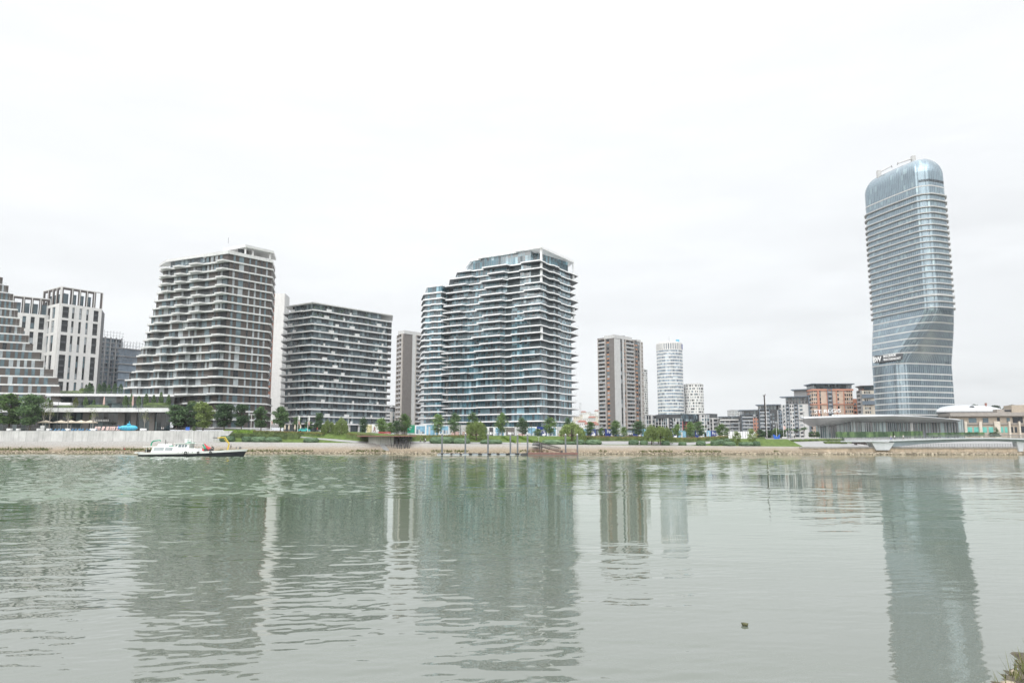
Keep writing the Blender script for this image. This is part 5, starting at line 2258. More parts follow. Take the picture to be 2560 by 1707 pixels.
# ------------------------------------------------------------------ pavilion with the organic silver roof
YP = 404.0
pav = thing('pavilion', 'low glass pavilion with a wide curved silver canopy at the foot of the skyscraper', 'pavilion', (Xat(2220, YP, 10), YP + 15, 5.3))
zc = Zat(1042, YP)
xl, xr = Xat(2026, YP, 15), Xat(2418, YP + 4, 15)
NU, NV = 64, 14
top, bot = [], []
thk = [(0, .3), (.05, 1.2), (.12, 4.3), (.19, 4.4), (.29, 2.4), (.4, 3.3), (.55, 3.5), (.68, 3.5), (.8, 2.5), (.92, 1.5), (1, .8)]
for i in range(NU + 1):
    u = i / NU
    x = lerp(xl, xr, u)
    yf = YP + 9 * (2 * u - 1) ** 4 - 2 * sin(pi * u) + 1.2 * sin(u * 9)
    tz = zc + pw(u, [(0, -.3), (.15, .1), (.5, .7), (.7, .2), (1, -1.3)])
    rt, rb2 = [], []
    for j in range(NV + 1):
        v = j / NV
        y = yf + v * 26 * (1 - .55 * (2 * u - 1) ** 6)
        rt.append((x, y, tz + .9 * sin(min(1, v * 1.5) * pi / 2)))
        rb2.append((x, y, tz - .35 - pw(u, thk) * sin(min(1, v / .42) * pi / 2) ** .8))
    top.append(rt)
    bot.append(rb2)
b = MB()
for i in range(NU):
    for j in range(NV):
        b.face([top[i][j], top[i + 1][j], top[i + 1][j + 1], top[i][j + 1]])
        b.face([bot[i][j], bot[i][j + 1], bot[i + 1][j + 1], bot[i + 1][j]])
    b.face([bot[i][0], bot[i + 1][0], top[i + 1][0], top[i][0]])
b.build('canopy', M['silver'], pav, smooth=True)
def pav_y(px):
    u = (px - 2026) / 392
    return YP + 9 * (2 * u - 1) ** 4 - 2 * sin(pi * u) + 1.2 * sin(u * 9)


segs = []
for px0, px1, kind in ((2040, 2128, 'l'), (2128, 2352, 'm'), (2352, 2412, 'r')):
    n = 8
    A = []
    for k in range(n + 1):
        px = lerp(px0, px1, k / n)
        yy = pav_y(px) + 9 + (2.5 * sin(pi * k / n) if kind == 'l' else -1.5 * sin(pi * k / n))
        A.append((Xat(px, yy, 9), yy))
    b = MB()
    u = 0
    for a, c in zip(A, A[1:]):
        l = hypot(c[0] - a[0], c[1] - a[1])
        b.face([(*a, 5.0), (*c, 5.0), (*c, zc - .8), (*a, zc - .8)], 0, [(u, 5), (u + l, 5), (u + l, 17), (u, 17)])
        u += l
    b.build('glazing', M['ribs'], pav)
    segs.append(A)
fins = []
rg = random.Random(5)
for A in segs:
    for a, c in zip(A, A[1:]):
        f = Fac(a, c)
        n = max(1, int(f.w / 1.7))
        for k in range(n):
            if rg.random() < .75:
                g = MB()
                u = f.w * (k + .5) / n
                f.box(g, u - .16, u + .16, 5.0, zc - 2.6, .02, .7)
                fins.append((rg.random(), g))
many('fin', fins, M['midgrey'], pav)
b = MB()
x0, x1 = Xat(2352, 413, 9), Xat(2386, 413, 9)
b = MB()
b.prism([(Xat(2274, 410, 9), 409), (Xat(2280, 410, 9), 408.4), (Xat(2280, 414, 9), 414), (Xat(2274, 414, 9), 414)], 5, zc - 1.5)
b.build('pier', M['palegrey'], pav)
b = MB()
for k in range(5):
    b.prism([(Xat(2080, 425 + k, 18), 425), (Xat(2235, 425, 18), 425), (Xat(2235, 438, 18), 438), (Xat(2080, 438, 18), 438)], zc + .2 + k * .02, zc + 2.1) if k == 0 else None
b.build('roof_upstand', M['palegrey'], pav)
sgn = thing('rooftop_sign', 'white letters ST REGIS standing on the left end of the silver canopy', 'sign', (Xat(2036, 412, 19), 412, zc + 1), None)
o_ = Vector((Xat(2036, 412, 20), 412.0, Zat(1032.5, 412)))
rgt = Vector((1, -.10, .035)).normalized()
letters('lettering', 'ST REGIS', 2.7, (o_, rgt, (0, 0, 1)), 'wpaint', sgn, width=14.2, depth=.3)
b = MB()
for k in range(9):
    p = o_ + rgt * (14.2 * k / 8)
    b.tube((p.x, p.y + .3, zc - .6), (p.x, p.y + .3, p.z + 1.0), .05, n=4)
b.build('support_frame', M['rail'], sgn)

# ------------------------------------------------------------------ beige shopping centre at the right edge
YM = 428.0
mall = thing('shopping_centre', 'beige stone shopping centre with turquoise windows and a white domed roof, at the right edge', 'shopping centre', (Xat(2520, YM, 10), YM + 20, 5.2))
A, B = (Xat(2375, YM + 6, 12), YM + 6), (Xat(2640, YM - 6, 12), YM - 6)
f = Fac(A, B)
upx = lambda px: f.w * (px - 2375) / 265
zk0, zk1 = Zat(1040, YM), Zat(1031, YM)
b = MB()
b.prism([A, B, (B[0] + 20, B[1] + 40), (A[0] + 20, A[1] + 40)], 4.5, zk0)
b.build('wall', M['beige'], mall)
b = MB()
f.box(b, 0, f.w, zk0 + .003, zk1, -20, 2.2)
b.build('cornice', M['beiged'], mall)
b = MB()
f.box(b, 0, f.w, Zat(1060.5, YM), Zat(1057.5, YM), 0, .7)
b.build('string_course', M['beiged'], mall)
for a, e in ((2411, 2417), (2448, 2455), (2486, 2501), (2522, 2526.5), (2547, 2551), (2575, 2580)):
    b = MB()
    f.box(b, upx(a), upx(e), 4.5, Zat(1053, YM), 0, 1.4)
    b.build('pier', M['cream'], mall)
wi = []
for a, e, y0, y1, m_ in ((2424, 2444, 1056, 1044, 'g_blue'), (2460, 2474, 1056, 1044, 'g_blue'), (2496, 2503, 1056, 1043, 'g_dark'), (2520, 2528, 1056, 1044, 'g_blue'), (2535, 2560, 1057, 1042, 'g_dark'), (2570, 2590, 1057, 1042, 'g_dark'),
                         (2419, 2431, 1081, 1067, 'g_turq'), (2436, 2447.5, 1081, 1067, 'g_turq'), (2457, 2468, 1081, 1067, 'g_turq'), (2473, 2484.5, 1081, 1067, 'g_turq'), (2503, 2509.5, 1081, 1067, 'g_turq'), (2513, 2520, 1081, 1067, 'g_turq'),
                         (2528, 2534, 1081, 1067, 'g_dark'), (2538, 2544, 1081, 1067, 'g_dark'), (2552, 2562, 1081, 1065, 'g_dark')):
    b = MB()
    f.box(b, upx(a), upx(e), Zat(y0, YM), Zat(y1, YM), -.1, .12)
    b.build('window', M[m_], mall)
b = MB()
cx, cy = Xat(2405, YM + 30, 26), YM + 34
R_ = (Xat(2500, cy, 25) - cx)
zz0 = Zat(1029, cy)
hh = Zat(1012.5, cy) - zz0
b.lathe((cx, cy, zz0), [(R_ * 1.0, -.8)] + [(R_ * cos(a) ** .9 if a < 1.5 else .2, hh * sin(a)) for a in [pi / 2 * k / 10 for k in range(11)]], 48, sy=.6)
b.build('domed_roof', M['greywhite'], mall, smooth=True)
b = MB()
b.ell((Xat(2435, cy - R_ * .6, 28), cy - R_ * .50, zz0 + hh * .55), 1.6, 1.2, .9, 8, 5)
b.build('roof_vent', M['darkgrey'], mall)
b = MB()
f.box(b, upx(2541), f.w, zk1 + .003, Zat(1012, YM), -14, -3)
b.build('upper_block', M['beige'], mall)
b = MB()
f.box(b, upx(2505), upx(2542), zk1 + .003, Zat(1022, YM), -10, -4)
b.build('upper_storey', M['beiged'], mall)
b = MB()
f.box(b, upx(2524), upx(2540), Zat(1028, YM), Zat(1023.5, YM), -4, -3.8)
b.build('window', M['dark'], mall)
b = MB()
X = Xat(2467.5, 900, 30)
b.box(X - .8, X + .8, 899, 901, 5, Zat(1007, 900))
tag(b.build('chimney_stack', M['tile'], loc=(X, 900, 5)), 'slim red brick chimney on the skyline beyond the white domed roof', 'chimney')

# ------------------------------------------------------------------ hills and houses far off
def hill(name, px0, px1, Y, ytop, amp, seed):
    b = MB()
    n, m_ = 60, 8
    g = []
    for i in range(n + 1):
        px = lerp(px0, px1, i / n)
        row = []
        for j in range(m_ + 1):
            y = Y + j * 70
            t = j / m_
            zt_ = Zat(ytop, Y + 300)
            e = min(1, 6 * min(i / n, 1 - i / n))
            z = 5.4 + (zt_ - 5) * sin(t * pi / 2) * e * (1 + amp * NZ.noise(Vector((px * .02, t * 2, seed))))
            row.append((Xat(px, y, z), y, z))
        g.append(row)
    for i in range(n):
        for j in range(m_):
            b.face([g[i][j], g[i + 1][j], g[i + 1][j + 1], g[i][j + 1]])
    tag(b.build(name, M['hillg'], smooth=True), kind='structure')


M['hillg'] = mat('hillside', (0.14, 0.16, 0.10), .95, var=.3, scale=.02)
hill('hill', 1240, 1900, 900, 1046, .2, 1)
hill('hill', 2230, 2900, 1000, 1030, .15, 2)
rg = random.Random(31)
wallm = [M['cream'], M['white'], M['palegrey']]
HL = ['cream', 'white', 'grey']
for k, (px, y0, w_, Y, r, wi_) in enumerate(((1441, 1041, 14, 960, 1, 0), (1452, 1036, 9, 1050, 0, 0), (1459, 1030, 13, 1150, 1, 1), (1471, 1030, 13, 1200, 0, 1), (1482, 1034, 16, 1100, 0, 1), (1492, 1027, 11, 1200, 1, 1), (1463, 1046, 15, 940, 0, 1),
                                           (1480, 1044, 18, 980, 1, 2), (1491, 1040, 9, 1000, 2, 0), (1456, 1055, 22, 760, 1, 1), (1470, 1060, 18, 720, 1, 1), (1484, 1058, 20, 740, 1, 1), (1447, 1050, 12, 860, 0, 2), (1492, 1062, 14, 700, 1, 2))):
    zt_ = Zat(y0, Y)
    W = w_ / F * Y
    X = Xat(px, Y, zt_)
    zb_ = max(6, zt_ - W * .55 - 6)
    nm = thing('house', None, 'house', (X, Y, zb_), 'houses on the hillside')
    lb = '%s-walled %s house on the hillside, %s' % (HL[wi_], ('flat-roofed', 'red-roofed', 'brown-roofed')[r],
                                                  ['lowest left by the slab ends', 'small and narrow on the left', 'high on the left skyline', 'middle of the skyline', 'wide one right of the middle', 'highest at the right by the tower', 'below the skyline, left of centre',
                                                   'wide one halfway up at the right', 'small one tight against the tower', 'broad one low down at the left', 'broad low one in the middle', 'broad low one at the right', 'dim one behind the willow', 'lowest right beside the tower'][k])
    tag(nm, lb)
    b = MB()
    b.box(X - W / 2, X + W / 2, Y, Y + W * .6, zb_, zt_)
    b.build('wall', wallm[wi_], nm)
    b = MB()
    h = W * (.22 if r else .04)
    q = [(X - W * .54, Y - .6, zt_), (X + W * .54, Y - .6, zt_), (X + W * .54, Y + W * .65, zt_), (X - W * .54, Y + W * .65, zt_)]
    rd = [(X - W * .34, Y + W * .3, zt_ + h), (X + W * .34, Y + W * .3, zt_ + h)]
    b.face([q[0], q[1], rd[1], rd[0]])
    b.face([q[2], q[3], rd[0], rd[1]])
    b.face([q[1], q[2], rd[1]])
    b.face([q[3], q[0], rd[0]])
    b.build('roof', M['tile'] if r == 1 else M['beiged'] if r == 2 else M['palegrey'], nm)
    for j in range(max(2, int(w_ / 4))):
        b = MB()
        x_ = X - W / 2 + W * (j + .5) / max(2, int(w_ / 4))
        zz = zt_ - W * .18
        b.box(x_ - W * .03, x_ + W * .03, Y - .12, Y, zz - 1.4, zz)
        b.build('window', M['g_dark'], nm)
mast = thing('lattice_mast', 'thin grey lattice mast on the skyline right of the teal glass block', 'mast', (Xat(1451, 900, 40), 900, 30))
b = MB()
X = Xat(1451, 900, 40)
z0, z1 = 20, Zat(1008, 900)
for s_ in (-.7, .7):
    b.tube((X + s_, 900, z0), (X + s_, 900, z1), .16, n=4)
for k in range(14):
    z = lerp(z0, z1, k / 14)
    b.tube((X - .7, 900, z), (X + .7, 900, z + (z1 - z0) / 14), .1, n=4)
b.tube((X - 2, 900, z1), (X + 2, 900, z1), .16, n=4)
b.build('lattice', M['midgrey'], mast)

# ------------------------------------------------------------------ footbridge at the right
def br(px):
    X, Y = bank(px, 3.0, 5)
    return X, Y


DK = [(2112, 1101.5), (2150, 1101.5), (2200, 1101), (2255, 1099), (2307, 1097), (2360, 1095.3), (2414, 1094.3), (2460, 1094), (2506, 1094.4), (2560, 1096), (2680, 1101)]
UN = [(2112, 1102.5), (2178, 1104), (2237, 1117), (2265, 1113.5), (2300, 1110), (2345, 1106.6), (2396, 1104), (2450, 1102.6), (2506, 1103), (2560, 1105), (2680, 1112)]
bridge = thing('footbridge', 'slender white arched footbridge with a glass railing and a splayed abutment', 'footbridge', (*br(2330), 3), None)
deck, gird, rail = MB(), MB(), MB()
prev = None
pts = []
for k in range(57):
    px = lerp(2112, 2680, k / 56)
    X, Y = br(px)
    pts.append((X, Y, Zat(pw(px, DK), Y), Zat(pw(px, UN), Y), px))
for a, c in zip(pts, pts[1:]):
    w_ = 3.4
    deck.hexa([(a[0], a[1] - .5, a[2] - .38), (c[0], c[1] - .5, c[2] - .38), (c[0], c[1] + w_, c[2] - .38), (a[0], a[1] + w_, a[2] - .38)],
              [(a[0], a[1] - .5, a[2]), (c[0], c[1] - .5, c[2]), (c[0], c[1] + w_, c[2]), (a[0], a[1] + w_, a[2])])
    if a[4] > 2230:
        gird.hexa([(a[0], a[1] + .7, a[3]), (c[0], c[1] + .7, c[3]), (c[0], c[1] + 2.4, c[3]), (a[0], a[1] + 2.4, a[3])],
                  [(a[0], a[1] + .1, a[2] - .385), (c[0], c[1] + .1, c[2] - .385), (c[0], c[1] + 3.0, c[2] - .385), (a[0], a[1] + 3.0, a[2] - .385)])
    for o_ in (-.3, 3.1):
        rail.tube((a[0], a[1] + o_, a[2] + 1.1), (c[0], c[1] + o_, c[2] + 1.1), .045, n=5)
        rail.tube((a[0], a[1] + o_, a[2]), (a[0], a[1] + o_, a[2] + 1.1), .035, n=4)
        for q in (.33, .66):
            x_, y_, z_ = lerp(a[0], c[0], q), lerp(a[1], c[1], q) + o_, lerp(a[2], c[2], q)
            rail.tube((x_, y_, z_), (x_, y_, z_ + 1.1), .025, n=4)
deck.build('deck', M['greywhite'], bridge)
gird.build('girder', mat('pale_blue_grey_paint', (0.36, 0.42, 0.49), .5, var=.06), bridge)
rail.build('railing', M['rail'], bridge)
b = MB()
rim(b, [(p[0], p[1] + 3.0) for p in pts], 0, 1) if 0 else None
for a, c in zip(pts, pts[1:]):
    b.face([(a[0], a[1] - .3, a[2] + .1), (c[0], c[1] - .3, c[2] + .1), (c[0], c[1] - .3, c[2] + 1.0), (a[0], a[1] - .3, a[2] + 1.0)])
b.build('glass_panel', M['balglass'], bridge)
xa, ya = br(2178)
xb, yb = br(2237)
x2, y2 = br(2190)
x3, y3 = br(2222)
za = Zat(1103.8, ya)
b = MB()
zb_ = Zat(1125, ya)
b.hexa([(x2, y2 + .2, zb_), (x3, y3 + .2, zb_), (x3, y3 + 4, zb_), (x2, y2 + 4, zb_)], [(xa, ya + .05, za), (xb, yb + .05, za - .2), (xb, yb + 4, za - .2), (xa, ya + 4, za)])
b.build('abutment', M['greywhite'], bridge)
b = MB()
xc, yc = br(2548)
b.hexa([(xc, yc + .6, 1), (xc + 1.4, yc + .6, 1), (xc + 1.4, yc + 3, 1), (xc, yc + 3, 1)], [(xc - .5, yc + .6, Zat(1103, yc)), (xc + 2, yc + .6, Zat(1103, yc)), (xc + 2, yc + 3, Zat(1103, yc)), (xc - .5, yc + 3, Zat(1103, yc))])
b.build('pier', M['greywhite'], bridge)
# railings along the quay and the two ramps behind it
def railing(label, pts3, h=1.0, step=.9, mt='rail', name='railing', rails=(1.0,), post=.04):
    b = MB()
    mid = pts3[len(pts3) // 2]
    for a, c in zip(pts3, pts3[1:]):
        a, c = Vector(a), Vector(c)
        n = max(1, int((c - a).length / step))
        for k in range(n + 1):
            p = a.lerp(c, k / n)
            b.tube(p, p + Vector((0, 0, h)), post, n=4)
        for r in rails:
            b.tube(a + Vector((0, 0, h * r)), c + Vector((0, 0, h * r)), post * 1.1, n=4)
    o = b.build(name, M[mt], loc=tuple(mid))
    tag(o, label, 'railing')
    return o


railing('grey railing on the quay under the footbridge', [(*bank(px, 5.0, 3), 2.45) for px in (2240, 2320, 2400, 2480, 2560, 2640)], 1.0, .85, rails=(1.0, .5))
ramp = MB()
for (px0, d0, z0), (px1, d1, z1) in (((2020, 25, 5.0), (2185, 9, 2.9)), ((2185, 9, 2.9), (2235, 8, 2.7))):
    a, c = bank(px0, d0, 4), bank(px1, d1, 4)
    ramp.hexa([(a[0], a[1], 2.3), (c[0], c[1], 2.3), (c[0], c[1] + 2.4, 2.3), (a[0], a[1] + 2.4, 2.3)], [(a[0], a[1], z0), (c[0], c[1], z1), (c[0], c[1] + 2.4, z1), (a[0], a[1] + 2.4, z0)])
o = ramp.build('ramp', M['concrete'], loc=(*bank(2120, 14, 3), 3))
o['kind'] = 'structure'
railing('thin grey railing on the sloping ramp right of the lawn', [(*bank(2030, 24, 5), 4.9), (*bank(2185, 9, 3), 2.9), (*bank(2235, 8, 3), 2.7)], 1.0, .9, rails=(1.0,))
b = MB()
a, c = bank(2137, 13, 4), bank(2182, 12, 4)
b.hexa([(a[0], a[1], 2.3), (c[0], c[1], 2.3), (c[0], c[1] + 4, 2.3), (a[0], a[1] + 4, 2.3)], [(a[0], a[1], 4.2), (c[0], c[1], 4.2), (c[0], c[1] + 4, 4.2), (a[0], a[1] + 4, 4.2)])
tag(b.build('retaining_wall', M['brownd'], loc=(a[0], a[1], 2.4)), 'dark retaining wall below the left end of the footbridge', 'wall')


# ------------------------------------------------------------------ trees, shrubs, hedges
def leaf_quad(b, c, s, rng, droop=0.0):
    a = Vector((rng.gauss(0, 1), rng.gauss(0, 1), rng.gauss(0, .7) - droop)).normalized()
    e = a.cross(Vector((rng.gauss(0, 1), rng.gauss(0, 1), rng.gauss(0, 1)))).normalized()
    w_ = s * rng.uniform(.35, .6)
    l = s * rng.uniform(.7, 1.3)
    p = Vector(c)
    b.face([p - a * l * .5, p + e * w_ * .5 - a * l * .1, p + a * l * .5, p - e * w_ * .5 + a * l * .05])


def tree_proto(kind, seed):
    """returns (trunk mesh builder, crown mesh builder) for a tree one unit of scale = 1 m, about 10 m tall"""
    rng = random.Random(seed)
    t, c = MB(), MB()
    if kind == 'broad':
        H = 10.0
        t.path([(0, 0, -.3), (.05, .03, 1.6), (.1, -.05, 4.5), (0, .1, 7.5)], [.20, .16, .12, .05], 7)
        blobs = []
        for k in range(36):
            z = rng.uniform(1.9, 9.2)
            rr = 3.0 * sin(min(1, max(.12, (z - 1.4) / 8.6)) * pi) ** .7
            a = rng.random() * 6.28
            q = rng.uniform(.25, .95) * rr
            blobs.append((cos(a) * q, sin(a) * q, z, rng.uniform(.75, 1.5)))
        blobs.append((0, 0, 9.0, 1.0))
        for (x, y, z, r) in blobs[:12]:
            t.path([(.05, 0, max(1.7, z * .55)), (x * .6, y * .6, z - .6), (x, y, z)], [.07, .05, .02], 5)
        for (x, y, z, r) in blobs:
            for k in range(int(120 * r)):
                d = Vector((rng.gauss(0, 1), rng.gauss(0, 1), rng.gauss(0, .85))).normalized() * r * rng.uniform(.45, 1.08)
                leaf_quad(c, (x + d.x, y + d.y, z + d.z * .8), rng.uniform(.4, .78), rng)
    elif kind == 'willow':
        t.path([(0, 0, -.3), (.15, .05, 1.4), (-.1, 0, 3.2), (.3, .1, 5)], [.22, .18, .13, .06], 7)
        for k in range(62):
            a = rng.random() * 6.28
            q = 3.3 * sqrt(rng.random())
            zt_ = 7.0 - 3.0 * (q / 3.4) ** 2 + rng.uniform(-.6, .5)
            x, y = cos(a) * q, sin(a) * q
            if k < 14:
                t.path([(0, 0, 2.4), (x * .5, y * .5, zt_ - .6), (x, y, zt_)], [.07, .04, .02], 5)
            ln = rng.uniform(1.6, 4.6) * (.55 + .45 * q / 3.3)
            for j in range(int(30 * ln)):
                f_ = rng.random()
                rr = .25 + .35 * f_ * (1 - f_) * 4
                leaf_quad(c, (x * (1 + .1 * f_) + rng.gauss(0, rr * .6), y * (1 + .1 * f_) + rng.gauss(0, rr * .6), zt_ + .5 - f_ * ln), rng.uniform(.28, .55), rng, 2.2)
    elif kind == 'column':
        t.path([(0, 0, -.2), (0, 0, 5)], [.1, .03], 6)
        for k in range(900):
            z = 9 * rng.random() ** .9 + .7
            rr = 1.35 * sin(max(.1, min(.97, (z - .2) / 9.8)) * pi) ** .6 * (1.15 - z / 20)
            a = rng.random() * 6.28
            q = rr * rng.uniform(.55, 1.05)
            leaf_quad(c, (cos(a) * q, sin(a) * q, z), rng.uniform(.35, .7), rng, -.8)
    elif kind == 'young':
        t.path([(0, 0, -.2), (.05, 0, 3), (0, .1, 8.6)], [.15, .11, .03], 6)
        for k in range(24):
            z = 2.0 + 7.6 * (k + rng.random()) / 24
            rr = 2.3 * sin(max(.08, min(.95, (z - .6) / 9.6)) * pi) ** .75
            a = rng.random() * 6.28
            x, y = cos(a) * rr * .6, sin(a) * rr * .6
            t.path([(0, 0, z - .8), (x, y, z)], [.05, .015], 4)
            for j in range(80):
                d = Vector((rng.gauss(0, .6), rng.gauss(0, .6), rng.gauss(0, .45)))
                leaf_quad(c, (x + d.x * (.6 + rr * .3), y + d.y * (.6 + rr * .3), z + d.z), rng.uniform(.4, .75), rng)
    elif kind == 'sapling':
        t.path([(0, 0, -.1), (.05, 0, 3.2)], [.09, .07], 6)
        for k in range(12):
            a = rng.random() * 6.28
            q = rng.uniform(.5, 1.5)
            x, y, z = cos(a) * q, sin(a) * q, rng.uniform(5.5, 9)
            t.path([(.05, 0, 3.0 + rng.random()), (x * .5, y * .5, z * .75), (x, y, z)], [.06, .04, .015], 4)
            for j in range(16):
                leaf_quad(c, (x + rng.gauss(0, .5), y + rng.gauss(0, .5), z + rng.gauss(0, .6)), rng.uniform(.3, .5), rng)
    elif kind == 'pine':
        t.path([(0, 0, -.2), (.1, 0, 3.5), (0, 0, 7.5)], [.22, .18, .10], 7)
        for k in range(12):
            a = rng.random() * 6.28
            q = rng.uniform(0, 3.2)
            x, y, z = cos(a) * q, sin(a) * q, 8.6 + rng.uniform(-.8, .6)
            t.path([(0, 0, 6.0), (x, y, z - .4)], [.08, .03], 4)
            for j in range(110):
                d = Vector((rng.gauss(0, .75), rng.gauss(0, .75), rng.gauss(0, .42)))
                leaf_quad(c, (x + d.x, y + d.y, z + d.z), rng.uniform(.3, .5), rng)
    elif kind == 'bushy':
        t.path([(0, 0, -.2), (.1, 0, 2), (0, 0, 6)], [.2, .15, .05], 6)
        for k in range(34):
            z = rng.uniform(.7, 9.2)
            rr = 3.9 * (1 - (z / 10.5) ** 1.7) * rng.uniform(.2, 1)
            a = rng.random() * 6.28
            x, y = cos(a) * rr, sin(a) * rr
            r = rng.uniform(.8, 1.4)
            for j in range(90):
                d = Vector((rng.gauss(0, 1), rng.gauss(0, 1), rng.gauss(0, 1))).normalized() * r * rng.uniform(.5, 1.1)
                leaf_quad(c, (x + d.x, y + d.y, max(.1, z + d.z)), rng.uniform(.3, .65), rng)
    return t, c


PROTO = {}


def proto(kind, leafm, seed, barkm='bark'):
    key = (kind, leafm, seed)
    if key not in PROTO:
        t, c = tree_proto(kind, seed)
        PROTO[key] = (t.mesh('trunk', M[barkm]), c.mesh('crown', M[leafm]))
    return PROTO[key]


def plant_tree(px, ybase, ytop, wpx, Y, kind, leafm, label, group, seed=1, name='tree', barkm='bark', z=None, cat='tree'):
    p = P(px, ybase, Y)
    zb_ = p.z if z is None else z
    H = Zat(ytop, Y) - zb_
    W = wpx / F * Y
    tm, cm = proto(kind, leafm, seed, barkm)
    base_w = {'broad': 7.0, 'willow': 7.6, 'column': 2.8, 'young': 4.2, 'sapling': 4.0, 'pine': 7.4, 'bushy': 8.6}[kind]
    base_h = {'broad': 10.2, 'willow': 7.6, 'column': 10.0, 'young': 9.8, 'sapling': 9.4, 'pine': 9.6, 'bushy': 10.2}[kind]
    r = thing(name, label, cat, (Xat(px, Y, zb_), Y, zb_), group)
    k, h = W / base_w, H / base_h
    r.scale = (k, k, h)
    r.rotation_euler = (0, 0, random.random() * 6.28)
    for nm, me in (('trunk', tm), ('crown', cm)):
        o = bpy.data.objects.new(nm, me)
        COL.objects.link(o)
        o.parent = r
    return r


T1 = 'dark green trees along the left promenade'
for px, yb, yt, w_, Y, lf, sd, lb in (
        (22, 1072, 980, 92, 284, 'leaf', 1, 'big broad tree at the far left edge, in front of the stepped tower'),
        (74, 1073, 982, 66, 281, 'leafd', 2, 'broad tree second from the left edge, overlapping the leftmost one'),
        (440, 1072, 1009, 56, 291, 'leafd', 3, 'broad tree at the right end of the podium terrace, left of the pale green one'),
        (483, 1073, 1003, 44, 300, 'leafd', 1, 'dark tree peeking out behind the pale green tree'),
        (560, 1074, 1006, 56, 296, 'leafd', 2, 'dark broad tree just right of the pale green tree'),
        (603, 1074, 1007, 44, 293, 'leafd', 4, 'dark tree left of the white lamp mast, under the brown tower'),
        (652, 1076, 1013, 46, 293, 'leafd', 1, 'dark tree right of the white lamp mast'),
        (701, 1077, 1013, 46, 291, 'leafd', 3, 'tall dark tree in front of the narrow pale slab tower'),
        (742, 1078, 1040, 24, 296, 'leafd', 2, 'small dark tree between the flagpoles'),
        (798, 1080, 1030, 32, 298, 'leafd', 5, 'slender tree behind the left willow, before the grey glass block'),
        (772, 1079, 1052, 26, 302, 'leafd', 4, 'low dark tree behind the flagpoles')):
    plant_tree(px, yb, yt, w_, Y, 'broad', lf, lb, T1, sd)
plant_tree(507, 1077, 1002, 58, 280, 'broad', 'willow', 'pale green broad tree standing forward on the promenade above the white boat', T1, 6)
plant_tree(484, 1078, 1062, 14, 284, 'bushy', 'leaf', 'small shrub on the promenade left of the pale green tree', None, 3, name='shrub', cat='shrub')
WL = 'willows on the riverside lawn'
for k, (px, yb, yt, w_, Y, lb) in enumerate((
        (820, 1101, 1048, 36, 283, 'left one of the pair of pale willows below the grey glass block'),
        (852, 1102, 1044, 38, 281, 'right one of the pair of pale willows below the grey glass block'),
        (1190, 1106, 1052, 62, 272, 'round yellow-green willow below the left part of the teal glass block'),
        (1430, 1109, 1055, 68, 268, 'wide willow at the right corner of the teal glass block'),
        (1629, 1112, 1062, 42, 263, 'left trunk of the triple willow right of the taupe tower'),
        (1651, 1112, 1063, 44, 262, 'middle trunk of the triple willow right of the taupe tower'),
        (1666, 1111, 1066, 34, 264, 'right trunk of the triple willow right of the taupe tower'))):
    plant_tree(px, yb, yt, w_, Y, 'willow', 'willow', lb, WL, 20 + k % 3, name='willow_tree')
YT_ = 'young trees along the hoardings'
for k, (px, yb, yt, w_, Y, lb) in enumerate((
        (907, 1086, 1045, 20, 291, 'young tree in front of the yellow runner hoarding'),
        (954, 1088, 1046, 28, 292, 'young tree left of the red cafe barrier'),
        (976, 1088, 1056, 22, 296, 'low young tree by the red cafe barrier'),
        (992, 1087, 1052, 22, 289, 'young tree above the left end of the viewing deck'),
        (1011, 1087, 1036, 30, 290, 'tall young tree beside the green hoarding'),
        (1095, 1088, 1037, 26, 289, 'young tree between the picture hoardings left of the round willow'),
        (1137, 1088, 1034, 28, 289, 'young tree left of the round yellow-green willow'),
        (1181, 1088, 1033, 24, 294, 'young tree rising behind the round yellow-green willow'),
        (1255, 1090, 1034, 28, 289, 'tall young tree left of the central steps'),
        (1306, 1091, 1045, 28, 288, 'young tree at the head of the central steps'),
        (1345, 1092, 1072, 20, 286, 'small low tree before the navy hoarding right of the steps'),
        (1375, 1092, 1045, 28, 288, 'young tree between the navy hoarding and the wide willow'),
        (1419, 1092, 1046, 20, 294, 'young tree rising behind the wide willow'),
        (1476, 1092, 1055, 22, 288, 'young tree before the first blue hoarding'),
        (1503, 1092, 1069, 12, 284, 'thin sapling before the blue hoarding at the taupe tower'),
        (1534, 1092, 1067, 12, 284, 'thin sapling second from the taupe tower corner'),
        (1541, 1092, 1052, 26, 291, 'young tree in front of the taupe tower base'),
        (1560, 1093, 1068, 16, 284, 'small bright sapling before the white truck'),
        (1596, 1093, 1053, 30, 288, 'full young tree at the right foot of the taupe tower'),
        (1693, 1094, 1061, 20, 288, 'young tree just right of the triple willow'),
        (1728, 1098, 1056, 24, 282, 'left one of the two tall young trees before the red block'),
        (1749, 1095, 1055, 24, 286, 'right one of the two tall young trees before the red block'),
        (1803, 1094, 1060, 22, 286, 'young tree before the last blue hoarding'),
        (1817, 1092, 1070, 12, 292, 'small tree at the left end of the white panel fence'))):
    plant_tree(px, yb, yt, w_, Y, 'young', 'leaf' if k % 3 else 'leafd', lb, YT_, 30 + k % 4)
for px, yb, yt, w_, Y, lb in ((1842, 1113, 1077, 40, 264, 'rounded bright bush-like tree at the right end of the lawn, left one'), (1880, 1113, 1071, 40, 264, 'rounded bright bush-like tree at the right end of the lawn, right one')):
    plant_tree(px, yb, yt, w_, Y, 'bushy', 'willow', lb, 'bush-like trees', 41)
T2 = 'dark trees of the plaza'
